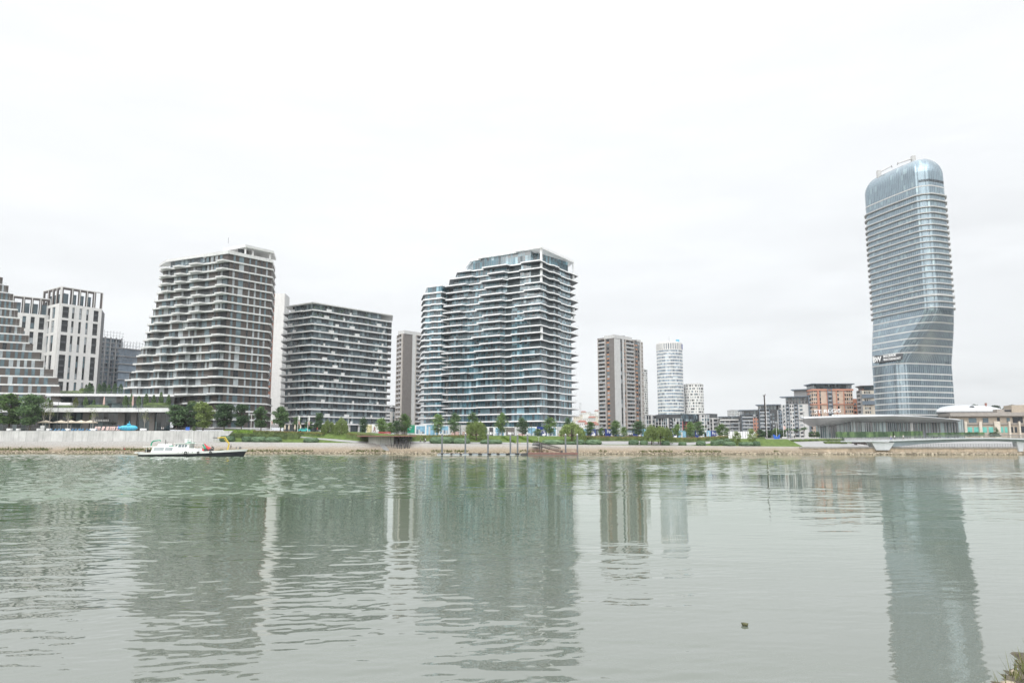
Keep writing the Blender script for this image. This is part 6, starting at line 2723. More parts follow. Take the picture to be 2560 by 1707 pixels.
for k, (px, yb, yt, w_, Y, lb) in enumerate((
        (1902, 1098, 1072, 26, 330, 'dark round tree left of the blue butterfly, by the bushy tree'),
        (1923, 1098, 1074, 24, 335, 'dark round tree behind the blue butterfly on its left'),
        (1941, 1098, 1068, 26, 340, 'lighter taller tree behind the blue butterfly'),
        (1957, 1098, 1074, 22, 335, 'dark round tree right of the blue butterfly'),
        (2030, 1098, 1077, 18, 350, 'dark tree close to the pavilion glass'),
        (2044, 1099, 1078, 16, 350, 'slim tree before the left end of the pavilion'))):
    plant_tree(px, yb, yt, w_, Y, 'broad', 'leafd' if k != 2 else 'leaf', lb, T2, 1 + k % 4)
for k, (px, yb, yt, w_, lb) in enumerate(((1971, 1097, 1070, 20, 'left'), (1989, 1097, 1072, 26, 'middle'), (2010, 1097, 1068, 18, 'right'))):
    plant_tree(px, yb, yt, w_, 345, 'pine', 'leafd', '%s one of three umbrella pines left of the pavilion' % lb, 'umbrella pines', 50 + k, name='pine_tree')
plant_tree(2107, 1103, 1090, 12, 262, 'bushy', 'leafd', 'small dark bush at the left end of the footbridge', None, 41, name='shrub', cat='shrub')
plant_tree(2492, 1092, 1066, 24, 400, 'bushy', 'leafd', 'tall shrub against the beige shopping centre', 'shrubs by the shopping centre', 42, name='shrub', cat='shrub')
plant_tree(2478, 1092, 1080, 20, 396, 'bushy', 'leafd', 'low shrub left of the tall shrub at the shopping centre', 'shrubs by the shopping centre', 41, name='shrub', cat='shrub')
plant_tree(2424, 1092, 1078, 16, 398, 'bushy', 'leafd', 'round shrub below the first turquoise window', 'shrubs by the shopping centre', 43, name='shrub', cat='shrub')
# terrace plants on the podium
z_t = zA1
TC = 'columnar trees on the podium terraces'
for k, (px, yt, w_, lb, yl) in enumerate(((106, 994, 12, 'first from the left, by the stepped tower', 0), (119, 993, 14, 'second from the left', 0), (127, 998, 10, 'third from the left, yellowish', 1), (188, 993, 14, 'yellow one standing alone', 1), (213, 991, 13, 'green one left of the long hedge', 0),
                                     (234, 998, 9, 'small one behind the long hedge', 0), (313, 988, 16, 'left of the closed pink parasol', 0), (327, 983, 9, 'just behind the closed pink parasol', 0), (346, 989, 14, 'right of the closed pink parasol', 0), (364, 983, 14, 'fourth from the brown tower', 0),
                                     (383, 986, 13, 'third from the brown tower', 0), (401, 979, 13, 'tallest, second from the brown tower', 0), (420, 985, 12, 'nearest to the brown tower', 0))):
    plant_tree(px, 1019, yt, w_, 294, 'column', 'yleaf' if yl else 'leaf', 'columnar tree on the lower podium terrace, %s' % lb, TC, 60 + k % 3, z=z_t, name='columnar_tree')
for k, (px, yt, w_, lb) in enumerate(((214, 960, 10, 'leftmost'), (222, 955, 12, 'second from the left'), (231, 963, 9, 'third from the left'), (247, 958, 12, 'left of the middle pair'), (258, 955, 16, 'in the middle, fullest'), (271, 960, 11, 'right of the middle'), (286, 957, 13, 'second from the right'), (301, 959, 13, 'rightmost'))):
    plant_tree(px, 985, yt, w_, 312, 'column', 'leafd', 'dark columnar tree on the upper podium roof, %s' % lb, 'dark columnar trees on the podium roof', 60 + k % 3, z=zB1, name='columnar_tree')
SP = 'pale-barked saplings in white pots'
for px, yt, lb in ((106, 1008, 'leftmost, beside the white signboard'), (122, 1006, 'second, with yellow leaves'), (168, 1021, 'before the tan canopy'), (231, 1019, 'left of the deck chairs'), (360, 1025, 'right of the blue submarine, thinner')):
    plant_tree(px, 1068, yt, 24, 284, 'sapling', 'yleaf', 'bare pale-trunked sapling on the left promenade, %s' % lb, SP, 70, barkm='palebark', z=8.1)


def leafy_surface(pts_fn, n, s, rng, b):
    for _ in range(n):
        p, nn = pts_fn(rng)
        d = Vector((rng.gauss(0, 1), rng.gauss(0, 1), rng.gauss(0, 1))).normalized()
        d = (d + nn * .7).normalized()
        e = d.orthogonal().normalized()
        l = s * rng.uniform(.6, 1.3)
        q = Vector(p)
        b.face([q - e * l * .4, q + d * l * .5 + e * l * .1, q + e * l * .4])


def clipped_bush(px0, px1, yt, yb, Y, label, group=None, m='box', seed=0, name='shrub'):
    rng = random.Random(seed)
    if group:
        X_, Y, d_ = hit((px0 + px1) / 2, yb)
        zb_ = zg(X_, d_)
        zt_ = zb_ + (yb - yt) / F * Y
    else:
        zb_, zt_ = Zat(yb, Y), Zat(yt, Y)
    x0_, x1_ = Xat(px0, Y, zb_), Xat(px1, Y, zb_)
    cx, cz = (x0_ + x1_) / 2, zb_
    a, h = (x1_ - x0_) / 2, zt_ - zb_
    d = min(a, 1.6 + .25 * a)
    b = MB()
    nu, nv = 26, 9

    def pt(t, f_):
        # superellipse plan, bulging sides, flat-rounded top
        pr = (1 - max(0, f_) ** 5 * .28) * (.84 + .16 * min(1, f_ * 3)) if f_ < 1 else .72
        ct, st = cos(t), sin(t)
        e = .62
        x = a * pr * (abs(ct) ** e) * (1 if ct > 0 else -1)
        y = d * pr * (abs(st) ** e) * (1 if st > 0 else -1)
        k = 1 + .05 * NZ.noise(Vector((x * .9 + seed, y * .9, f_ * 3)))
        return Vector((cx + x * k, Y + d * .6 + y * k, cz - .1 + (h + .1) * f_ * (1 + .05 * NZ.noise(Vector((x * .5 + seed * 3, y, 0))))))
    rows = [[pt(2 * pi * i / nu, j / nv) for i in range(nu)] for j in range(nv + 1)]
    for r0, r1 in zip(rows, rows[1:]):
        for i in range(nu):
            b.face([r0[i], r0[(i + 1) % nu], r1[(i + 1) % nu], r1[i]])
    b.face(rows[-1])

    def fn(r):
        if r.random() < .25:
            t, q = r.random() * 6.28, sqrt(r.random())
            p = pt(t, 1)
            p = Vector((lerp(cx, p.x, q), lerp(Y + d * .6, p.y, q), p.z))
            return p, Vector((0, 0, 1))
        t, f_ = r.random() * 6.28, r.random()
        p = pt(t, f_)
        return p, Vector((cos(t) * .7, sin(t), .3)).normalized()
    leafy_surface(fn, int(260 + 130 * a * h), .34, rng, b)
    o = b.build(name, M[m], loc=(cx, Y + d * .6, zb_))
    tag(o, label, 'shrub', group)
    return o


CB = 'clipped shrubs along the bank'
for k, (a, e, yt, yb, Y, lb) in enumerate((
        (547, 582, 1091, 1105, 276, 'clipped shrub leftmost on the lawn, behind the yellow crane'),
        (603, 626, 1092, 1105, 276, 'clipped shrub, leftmost of the row of three on the left lawn'),
        (625, 661, 1092, 1105, 276, 'clipped shrub, middle of the row of three on the left lawn'),
        (662, 700, 1093, 1105.5, 276, 'clipped shrub, right of the row of three on the left lawn'),
        (757, 793, 1095, 1106, 274, 'clipped shrub by itself left of the pair of pale willows'),
        (1073, 1134, 1094, 1110, 266, 'long clipped shrub right of the viewing deck, before the walkers'),
        (1132, 1174, 1097, 1110.5, 266, 'clipped shrub between the long one and the round willow'),
        (1200, 1255, 1101, 1111, 264, 'low clipped shrub right of the round willow'),
        (1355, 1412, 1102, 1113, 263, 'long clipped shrub at the head of the gangway'),
        (1408, 1440, 1106, 1113, 263, 'low dark shrub under the wide willow'),
        (1437, 1462, 1101, 1113, 261, 'clipped shrub at the right foot of the wide willow'),
        (1464, 1505, 1101, 1113, 261, 'long clipped shrub below the first blue hoarding'),
        (1573, 1598, 1102, 1114, 260, 'rounded clipped shrub left of the triple willow'),
        (1601, 1620, 1102, 1113, 261, 'clipped shrub touching the triple willow on its left'),
        (1655, 1675, 1103, 1114, 260, 'clipped shrub at the right foot of the triple willow'),
        (1698, 1717, 1108, 1116, 259, 'small egg-shaped shrub alone on the lawn before the path'),
        (1743, 1765, 1105, 1116, 259, 'egg-shaped shrub on the bend of the path'),
        (1778, 1791, 1105, 1117, 258.5, 'small shrub, left of a close cluster of three'),
        (1784, 1799, 1101.5, 1113, 261, 'shrub in the middle of a close cluster of three'),
        (1793, 1812, 1099, 1111, 262.5, 'shrub at the back of a close cluster of three'),
        (1813, 1834, 1097, 1107, 268, 'dark shrub on the far side of the path, near the bush-like trees'),
        (1811, 1840, 1107, 1117, 258, 'flat shrub in front of the bush-like trees'),
        (1851, 1886, 1108, 1117.5, 257.5, 'flat shrub between the bush-like trees at the bank edge'),
        (1884, 1902, 1106, 1117.5, 257.5, 'last shrub of the row, at the start of the open grass slope'))):
    clipped_bush(a, e, yt, yb, Y, lb, CB, 'box', k)


def hedge(pts, hgt, wid, m, label, name='hedge', top=None, dens=30, zoff=0.0, cat='hedge', zf=None):
    """pts: list of (px, Y, ybase) ; hedge of a given height and depth"""
    rng = random.Random(len(label))
    P3 = []
    for px, Y, yb in pts:
        if Y < 300:
            X_, Y, d_ = hit(px, yb)
            P3.append(Vector((X_, Y, zg(X_, d_))))
            continue
        z = Zat(yb, Y)
        P3.append(Vector((Xat(px, Y, z), Y, z + zoff)))
    b = MB()
    for p, q in zip(P3, P3[1:]):
        n = max(1, int((q - p).length / 1.2))
        for k in range(n):
            a, c = p.lerp(q, k / n), p.lerp(q, (k + 1) / n)
            da = hgt * (1 + .10 * NZ.noise(a * .8))
            dc = hgt * (1 + .10 * NZ.noise(c * .8))
            i0 = len(b.f)
            b.hexa([(a.x, a.y, a.z - .3), (c.x, c.y, c.z - .3), (c.x, c.y + wid, c.z - .3), (a.x, a.y + wid, a.z - .3)],
                   [(a.x, a.y + .15, a.z + da), (c.x, c.y + .15, c.z + dc), (c.x, c.y + wid - .15, c.z + dc), (a.x, a.y + wid - .15, a.z + da)])
        L_ = (q - p).length
        for _ in range(int(L_ * dens)):
            t = rng.random()
            a = p.lerp(q, t)
            u = rng.random()
            if u < .6:
                c = Vector((a.x, a.y + rng.uniform(-.1, .2), a.z + hgt * rng.random()))
                mi = 0
            else:
                c = Vector((a.x, a.y + wid * rng.random(), a.z + hgt * rng.uniform(.93, 1.12)))
                mi = 1 if top else 0
            if top and c.z > a.z + hgt * .62:
                mi = 1
            d = Vector((rng.gauss(0, 1), rng.gauss(0, 1) - .5, rng.gauss(0, 1) + .5)).normalized()
            e = d.orthogonal().normalized()
            l = rng.uniform(.2, .45)
            b.face([c - e * l * .45, c + d * l * .6, c + e * l * .45], mi)
    mid = P3[len(P3) // 2]
    o = b.build(name, [M[m], M[top or m]], loc=tuple(mid))
    tag(o, label, cat)
    return o


hedge([(559, 285, 1082), (600, 285, 1082), (634, 285, 1083)], 1.2, 3, 'hedgey', 'lime green hedge at the top of the left lawn, above the boat')
hedge([(571, 279, 1094), (640, 278, 1097), (700, 278, 1098), (746, 278, 1098)], 1.7, 3.2, 'hedge', 'dark clipped hedge along the middle of the left lawn', top='hedge', dens=40)
hedge([(632, 286, 1084), (700, 285, 1086), (760, 284.5, 1088), (806, 284, 1092)], 1.2, 6, 'hedge', 'long russet-topped hedge left of the pale willows', top='hedgeo', dens=60)
hedge([(866, 284, 1096), (900, 284, 1098), (931, 284, 1100)], 1.9, 5, 'hedge', 'russet-topped hedge between the willows and the viewing deck', top='hedgeo', dens=60)
hedge([(985, 282, 1098), (1040, 282, 1100), (1100, 282, 1100), (1158, 282, 1099)], 1.7, 3.5, 'hedge', 'dark hedge with russet tips behind the long clipped shrub', top='hedgeo', dens=45)
hedge([(1254, 281, 1094), (1272, 275, 1102), (1289, 270, 1108.5)], .8, 1.2, 'hedgey', 'sloping lime hedge down the left side of the central steps', dens=40)
hedge([(1297, 281, 1094), (1315, 275, 1101), (1333, 270, 1107.5)], .8, 1.2, 'hedgey', 'sloping lime hedge down the right side of the central steps', dens=40)
hedge([(1459, 281, 1100), (1500, 280, 1102), (1560, 280, 1103), (1612, 280, 1102)], 1.6, 5, 'hedge', 'long russet-tipped hedge below the blue hoardings, left of the triple willow', top='hedgeo', dens=60)
hedge([(1672, 279, 1104), (1710, 279, 1106), (1760, 279, 1104), (1822, 279, 1100)], 1.55, 4, 'hedge', 'long russet-tipped hedge below the blue hoardings, right of the triple willow', top='hedgeo', dens=60)
hedge([(2094, 398, 1091.5), (2160, 398, 1091.5), (2232, 398, 1091.5)], 2.6, 2.5, 'leafd', 'tall dark hedge in front of the pavilion, left part', dens=14)
hedge([(2236, 398, 1091.5), (2243, 398, 1091), (2308, 398, 1090.5)], 2.7, 2.5, 'leafd', 'tall dark hedge in front of the pavilion, middle part', dens=14)
hedge([(2322, 398, 1090), (2380, 398, 1089), (2462, 398, 1088)], 1.7, 2.5, 'leafd', 'lower dark hedge in front of the right end of the pavilion', dens=14)
hedge([(1982, 275, 1104), (2030, 273, 1103), (2080, 270, 1102), (2110, 268, 1102)], .7, 2.5, 'hedge', 'low planting strip above the white ramp left of the footbridge', top='hedgey', dens=40)
hedge([(2064, 264, 1109), (2100, 263, 1109), (2137, 262, 1109)], .8, 2.0, 'hedge', 'dark low planting beside the ramp under the footbridge end', dens=40)
for a, e, yt, yb, lb in ((2396, 2444, 1103, 1112, 'spreading shrub under the footbridge, left one'), (2440, 2490, 1106, 1114.5, 'spreading shrub under the footbridge, right one'), (2490, 2540, 1109, 1112, 'thin low planting under the right end of the footbridge'),
                         (2318, 2352, 1108, 1111, 'thin low planting under the middle of the footbridge'), (1893, 1916, 1093, 1103, 'pale round shrub left of the blue butterfly')):
    clipped_bush(a, e, yt, yb, 268 if a > 2000 else 285, lb, None, 'hedge', a)
for a, e, yt, yb, Y, lb in ((141, 177, 1013, 1020, 294, 'low planting at the left of the lower podium terrace'), (212, 264, 1012, 1020, 293, 'clipped hedge along the edge of the lower podium terrace'), (355, 420, 1007, 1020, 293, 'leafy hedge under the columnar trees by the brown tower'),
                            (130, 215, 977, 985, 312, 'mixed planting along the upper podium roof'), (196, 226, 971, 985, 314, 'dark shrub on the upper podium roof'), (468, 486, 1002, 1016, 302, 'reddish-brown shrub on the terrace behind the pale green tree')):
    clipped_bush(a, e, yt, yb, Y, lb, None, 'hedge', a, name='shrub')
# far wood on the hill at the right: each crown one can tell apart is a tree, the rest one mass
for k, (px, yt, w_, lb) in enumerate(((2439, 1009, 20, 'left of the brick chimney'), (2452, 1013, 14, 'just left of the brick chimney, lower'), (2491, 1011, 26, 'middle of the skyline right of the chimney'), (2534, 1010, 24, 'nearest the beige block at the right edge'))):
    plant_tree(px, 1045, yt, w_, 980, 'broad', 'hillf', 'hazy round tree on the far hill, %s' % lb, 'hazy trees on the far hill', 2 + k % 3)
b = MB()
rng = random.Random(4)
for k in range(5200):
    px = rng.uniform(2140, 2700)
    if 2195 < px < 2385 and rng.random() < .8:
        continue
    Y = rng.uniform(960, 1010)
    z = rng.uniform(10, Zat(1019 + 3 * NZ.noise(Vector((px * .08, 0, 0))), Y))
    leaf_quad(b, (Xat(px, Y, z), Y, z), rng.uniform(2, 4), rng)
tag(b.build('wood', M['hillf']), 'hazy dark wood along the far hill behind the shopping centre', 'wood', kind='stuff')

# trees of the near bank behind the viewer, seen only in the reflections of the facades
b = MB()
rng = random.Random(14)
for k in range(5200):
    x, y = rng.uniform(-420, 420), rng.uniform(-150, -95)
    z = 3 + rng.random() ** .7 * (13 + 7 * NZ.noise(Vector((x * .05, y * .05, 2))))
    leaf_quad(b, (x, y, z), rng.uniform(2.5, 4.5), rng)
tag(b.build('wood', M['leafd']), 'belt of trees on the near bank behind the viewer', 'wood', kind='stuff')


# ------------------------------------------------------------------ hoardings
def picture_panel(f, u0, u1, z0, z1, kind, root, rng):
    g = MB()
    if kind == 'w':
        f.box(g, u0, u1, z0, z1, -.1, .05, 0)
        f.box(g, u0 + .5, u1 - .5, z0 + .9, z1 - .4, .0, .08, 1)
        n = 4
        for k in range(n):
            a = u0 + .7 + (u1 - u0 - 1.6) * k / n
            f.box(g, a, a + rng.uniform(.3, .8), z0 + .95, z0 + rng.uniform(1.4, 2.9), .0, .10, 2 if rng.random() < .6 else 3)
        mats = [M['wpaint'], M['skyb'], M['palegrey'], M['bluegrey']]
    elif kind == 't':
        f.box(g, u0, u1, z0, z1, -.1, .05, 0)
        f.box(g, u0 + .3, u1 - .3, z0 + .8, z1 - .3, .0, .08, 1)
        f.box(g, u0 + (u1 - u0) * .3, u0 + (u1 - u0) * .55, z0 + 1.5, z0 + 2.3, .0, .10, 0)
        mats = [M['wpaint'], M['taupe' if rng.random() < .5 else 'darkgrey']]
    elif kind == 'g':
        f.box(g, u0, u1, z0, z1, -.1, .05, 0)
        for k in range(3):
            f.box(g, u0 + .8, u1 - 1 - .4 * k, z1 - 1.0 - .5 * k, z1 - .8 - .5 * k, .0, .08, 1)
        f.box(g, u0, u1, z0, z0 + 1.1, 0, .07, 2)
        mats = [M['green'], M['wpaint'], M['palegrey']]
    elif kind == 'n':
        f.box(g, u0, u1, z0, z1, -.1, .05, 0)
        mats = [M['navy']]
    elif kind == 's':
        f.box(g, u0, u1, z0, z1, -.1, .05, 0)
        f.box(g, u0 + (u1 - u0) * .3, u0 + (u1 - u0) * .55, z0, z1 - .6, .0, .08, 1)
        mats = [M['skyb'], M['palegrey']]
    elif kind == 'p':
        f.box(g, u0, u1, z0, z1, -.1, .05, 0)
        f.box(g, u0 + .6, u1 - .6, z0 + .2, z0 + 1.7, .0, .08, 1)
        mats = [M['palegrey'], M['pink']]
    else:
        f.box(g, u0, u1, z0, z1, -.1, .05, 0)
        f.box(g, u0 + .4, u1 - .4, z0 + 1.3, z1 - .5, .0, .08, 1)
        f.box(g, u0 + .4, u0 + (u1 - u0) * .5, z0 + .4, z0 + 1.2, .0, .08, 2)
        mats = [M['dark'], M['bluegrey'], M['taupe']]
    return g.build('panel', mats, root)


M['skyb'] = mat('printed_sky_blue', (0.22, 0.42, 0.56), .5, var=.35, scale=.4)
YH = 298.0


def hoarding(label, panels, y0, y1, perla=(), bw=(), Y=YH):
    rng = random.Random(int(panels[0][0]))
    z0, z1 = Zat(y1, Y) - .4, Zat(y0, Y)
    r = thing('hoarding', label, 'hoarding', (Xat((panels[0][0] + panels[-1][1]) / 2, Y, z0), Y, z0), 'printed hoardings round the building site')
    f = Fac((Xat(panels[0][0], Y, z0), Y), (Xat(panels[-1][1], Y, z0), Y))
    X0 = f.A.x
    for a, e, k in panels:
        u0, u1 = Xat(a, Y, z0) - X0, Xat(e, Y, z0) - X0
        pn = picture_panel(f, u0 + .03, u1 - .03, z0, z1, k, r, rng)
        if a in perla:
            letters('lettering', 'Perla', 2.0, ((X0 + u0 + (u1 - u0) * .18, Y - .12, z0 + (z1 - z0) * .50), (1, 0, 0), (0, 0, 1)), 'wpaint', pn, width=min(4.6, (u1 - u0) * .62), depth=.04)
            g = MB()
            x = X0 + u0 + (u1 - u0) * .70
            g.ell((x, Y - .1, z0 + (z1 - z0) * .28), .75, .05, .45, 10, 5)
            g.ell((x + .5, Y - .1, z0 + (z1 - z0) * .38), .3, .05, .6, 8, 5)
            g.build('emblem', M['wpaint'], pn)
        if a in bw:
            letters('lettering', 'BW', 1.5, ((X0 + u0 + (u1 - u0) * .25, Y - .12, z0 + (z1 - z0) * .30), (1, 0, 0), (0, 0, 1)), 'wpaint', pn, width=2.6, depth=.04, bold=.02)
    return r


hoarding('picture hoarding with a green panel at the foot of the teal wing', [(1018, 1037, 'g'), (1037, 1066, 'w'), (1066, 1083, 's'), (1083, 1096, 's'), (1096, 1124, 'w'), (1124, 1152, 'p'), (1152, 1200, 'p')], 1062, 1087)
hoarding('picture hoarding with dark, white and navy panels under the middle of the teal glass block', [(1205, 1221, 'w'), (1221, 1235, 't'), (1235, 1263, 'w'), (1263, 1289, 't'), (1289, 1316, 'p'), (1316, 1342, 'w'), (1342, 1367, 'n'), (1367, 1393, 'w'), (1393, 1450, 'p')], 1066.5, 1092, (1342,), (1221, 1263))
hoarding('dark blue hoarding lettered Perla below the taupe residential tower', [(1452, 1467, 's'), (1467, 1490, 'n'), (1490, 1513, 'd'), (1513, 1540, 'n'), (1540, 1562, 's'), (1562, 1583, 'd'), (1583, 1605, 'n'), (1605, 1640, 's')], 1072, 1091, (1467, 1513, 1583), (1490, 1562))
hoarding('dark blue hoarding lettered Perla below the red and white low blocks', [(1640, 1672, 's'), (1672, 1696, 'n'), (1696, 1716, 's'), (1716, 1738, 'd'), (1738, 1757, 'n'), (1757, 1767, 'w'), (1767, 1777, 's'), (1777, 1799, 'n')], 1076, 1095, (1672, 1738, 1777))
hb = hoarding('yellow and white hoarding with a jumping figure, left of the viewing deck', [(915, 947, 'y')], 1060, 1087) if 0 else None
r = thing('hoarding', 'white and pale yellow hoarding printed with a running figure', 'hoarding', (Xat(931, 297, 8), 297, 7), 'printed hoardings round the building site')
f = Fac((Xat(915, 297, 8), 297), (Xat(947, 297, 8), 297))
z0, z1 = Zat(1088, 297), Zat(1060, 297)
b = MB()
f.box(b, 0, f.w, z0, z1, -.1, .05, 0)
f.box(b, .2, f.w * .45, z0 + .3, z1 - .3, 0, .08, 1)
b.build('panel', [M['wpaint'], mat('pale_yellow_print', (.72, .66, .38), .5, var=.2, scale=.5)], r)
b = MB()
x = Xat(936, 297, 8)
for p, q, rr in (((0, 2.6), (.1, 1.7), .16), ((.1, 1.7), (.5, 1.0), .11), ((.5, 1.0), (.2, .5), .09), ((.1, 1.7), (-.4, 1.2), .11), ((-.4, 1.2), (-.6, .7), .08), ((0, 2.4), (.5, 2.1), .07), ((0, 2.4), (-.4, 2.0), .07)):
    b.tube((x + p[0], 296.88, z0 + .6 + p[1]), (x + q[0], 296.88, z0 + .6 + q[1]), rr, n=5)
b.ell((x + .02, 296.88, z0 + 3.4), .16, .1, .2, 8, 5)
b.build('printed_figure', M['tile'], r)
# white slatted site fence
wf = thing('site_fence', 'white vertical-panel site fence right of the last blue hoarding', 'fence', (Xat(1845, 300, 6), 300, 5.5))
for k in range(14):
    a = 1800 + k * 6.4
    b = MB()
    b.box(Xat(a, 300 + k * .6, 7), Xat(a + 5.2, 300 + k * .6, 7), 300 + k * .6, 300.15 + k * .6, 5, Zat(1078, 300))
    b.build('panel', M['wpaint'], wf)

# ------------------------------------------------------------------ people
def person(px, Y, z, h, top, legs, label, pose='walk', face=1, hair='black', group='walkers on the quay'):
    r = thing('person', label, 'person', (Xat(px, Y, z), Y, z), group)
    s = h / 1.75
    X = Xat(px, Y, z)
    b = MB()

    def pth(l, rs):
        b.path([(X + face * x * s, Y + y * s, z + zz * s) for x, y, zz in l], [q * s for q in rs], 7)
    st = .22 if pose == 'walk' else .03
    bend = .45 if pose == 'bend' else 0.0
    hip = (0, 0, .92)
    sh = (bend * 1.0, 0, 1.42 - bend * .35)
    hd = (bend * 1.35, 0, 1.62 - bend * .55)
    if pose == 'sit':
        hip, sh, hd = (0, 0, .45), (.05, 0, .95), (.1, 0, 1.16)
    # skin: neck, head, forearms and hands
    pth([sh, hd], [.06, .06])
    b.ell((X + face * hd[0] * s, Y, z + (hd[2] + .05) * s), .085 * s, .10 * s, .13 * s, 10, 7)
    for sy in (-1, 1):
        q = .3 if pose == 'bend' else (.12 * sy if pose == 'walk' else .15)
        el = (sh[0] + q * .5, sy * .22, sh[2] - .30)
        wr = (sh[0] + q + .05, sy * .22, sh[2] - .56)
        pth([(sh[0], sy * .18, sh[2] - .03), el, wr, (wr[0] + .02, wr[1], wr[2] - .10)], [.055, .045, .035, .03])
    for sy in (-1, 1):
        kx = st * sy
        if pose == 'sit':
            pth([(hip[0], sy * .1, hip[2]), (.42, sy * .1, .48), (.44, sy * .1, .05), (.56, sy * .1, .03)], [.09, .07, .045, .04])
        else:
            pth([(hip[0], sy * .09, hip[2]), (kx * .6 + .03, sy * .09, .48), (kx - .02, sy * .09, .06), (kx + .13, sy * .09, .03)], [.09, .065, .045, .04])
    b.build('body', M['skin'], r, smooth=True)
    b = MB()
    pth([(hip[0], 0, hip[2] - .04), (lerp(hip[0], sh[0], .5), 0, lerp(hip[2], sh[2], .5)), sh], [.155, .15, .175])
    for sy in (-1, 1):
        q = .3 if pose == 'bend' else (.12 * sy if pose == 'walk' else .15)
        pth([(sh[0], sy * .17, sh[2] - .02), (sh[0] + q * .5, sy * .225, sh[2] - .30)], [.075, .06])
    b.build('top', M[top], r, smooth=True)
    b = MB()
    for sy in (-1, 1):
        kx = st * sy
        if pose == 'sit':
            pth([(hip[0], sy * .1, hip[2]), (.42, sy * .1, .5), (.44, sy * .1, .1)], [.12, .09, .06])
        else:
            pth([(hip[0], sy * .085, hip[2] + .03), (kx * .6 + .03, sy * .09, .48), (kx - .02, sy * .09, .1)], [.115, .08, .06])
    b.build('trousers', M[legs], r, smooth=True)
    b = MB()
    b.ell((X + face * (hd[0] - .015) * s, Y, z + (hd[2] + .10) * s), .095 * s, .108 * s, .11 * s, 10, 6)
    b.build('hair', M[hair], r, smooth=True)
    return r


X, Y = bank(1051, 10.5, 3.3)
zq = Zat(1107.5, Y)
zq = zg(X, 10.5) + .06
person(1051, Y, zq, 1.72, 'taupe', 'black', 'walker in a brown top on the quay, the single one left of a couple', 'walk', 1)
person(1060, Y + .3, zq, 1.74, 'black', 'darkgrey', 'walker in black on the quay, left one of the couple', 'walk', 1)
person(1063.5, Y, zq, 1.70, 'wpaint', 'black', 'walker in a white top on the quay, right one of the couple', 'walk', 1)
for px, tp, lg, lb in ((2228, 'palegrey', 'navy2', 'person in a pale top on the left part of the footbridge'), (2237, 'wpaint', 'darkgrey', 'person in a white shirt on the footbridge above the abutment'), (2259, 'wpaint', 'taupe', 'person in a white top on the footbridge, rightmost of the three')):
    X, Y = br(px)
    person(px, Y + 1.6, Zat(pw(px, DK), Y), 1.7, tp, lg, lb, 'walk', -1, group='people on the footbridge')
person(793, 287, 7.95, 1.75, 'redp', 'taupe', 'person in a red jacket on the promenade left of the willows', 'walk', 1, group=None)
person(404, 283, 8.1, 1.7, 'wpaint', 'darkgrey', 'person in white near the shop front right of the blue submarine', 'stand', 1, group='people on the left promenade')
person(408.5, 283.5, 8.1, 1.65, 'palegrey', 'black', 'person in grey beside the one in white on the left promenade', 'stand', -1, group='people on the left promenade')
X, Y = bank(309, 3.6, 1.3)
person(309, Y, z_bank(X, 3.6) - .1, 1.75, 'black', 'redp', 'angler in black sitting on the bank stones left of the boat', 'sit', 1, group=None)

# ------------------------------------------------------------------ promenade furniture on the left
zP = 8.1
YPm = 281.5


def planter_pot(px, w_, lb):
    X = Xat(px, YPm, zP)
    b = MB()
    r = w_ / F * YPm / 2
    b.lathe((X, YPm, zP), [(r * .8, 0), (r, .25), (r, .75), (r * .9, .95), (r * .75, .95), (r * .7, .8), (.05, .8)], 16)
    tag(b.build('planter', M['wpaint'], loc=(X, YPm, zP), smooth=True), lb, 'planter', 'white round planters on the left promenade')


for px, w_, lb in ((24, 14, 'white round planter at the far left under the big tree'), (46, 11, 'white round planter, second from the left edge'), (96, 9, 'white planter left of the white signboard'), (121, 10, 'white planter right of the white signboard'),
                   (169, 12, 'white planter before the tan canopy'), (229, 10, 'white planter left of the deck chairs'), (237, 8, 'small white planter touching another at the deck chairs'), (358, 16, 'wide white planter right of the blue submarine')):
    planter_pot(px, w_, lb)
b = MB()
X = Xat(105.5, 281, zP)
b.box(X - .75, X + .75, 280.9, 281.1, zP + .2, zP + 2.1)
b.box(X - .6, X - .45, 280.95, 281.05, zP, zP + .2)
b.box(X + .45, X + .6, 280.95, 281.05, zP, zP + .2)
tag(b.build('signboard', M['palegrey'], loc=(X, 281, zP)), 'plain white signboard standing on the left promenade', 'sign')
CAN = 'tan canopies over the cafe terrace'
for px0, px1, Y, lb in ((92, 118, 286, 'small tan canopy behind the white signboard'), (131, 182, 287, 'long tan canopy left half, before the podium'), (183, 230, 287, 'long tan canopy right half, before the podium')):
    r = thing('canopy', lb, 'canopy', (Xat((px0 + px1) / 2, Y, zP), Y, zP), CAN)
    za_, zc_ = Zat(1055, Y), Zat(1049.5, Y)
    x0_, x1_ = Xat(px0, Y, zP), Xat(px1, Y, zP)
    n = max(1, round((x1_ - x0_) / 3.6))
    b = MB()
    for k in range(n):
        a, c = lerp(x0_, x1_, k / n), lerp(x0_, x1_, (k + 1) / n)
        q = [(a, Y, za_), (c, Y, za_), (c, Y + 3.6, za_), (a, Y + 3.6, za_)]
        ap = ((a + c) / 2, Y + 1.8, zc_)
        for u, v_ in zip(q, q[1:] + q[:1]):
            b.face([u, v_, ap])
            b.face([(u[0], u[1], za_ - .3), (v_[0], v_[1], za_ - .3), v_, u])
    b.build('cover', M['tan'], r)
    for k in range(n):
        b = MB()
        m_ = lerp(x0_, x1_, (k + .5) / n)
        b.tube((m_, Y + 1.8, zP), (m_, Y + 1.8, zc_), .06)
        b.build('pole', M['palegrey'], r)
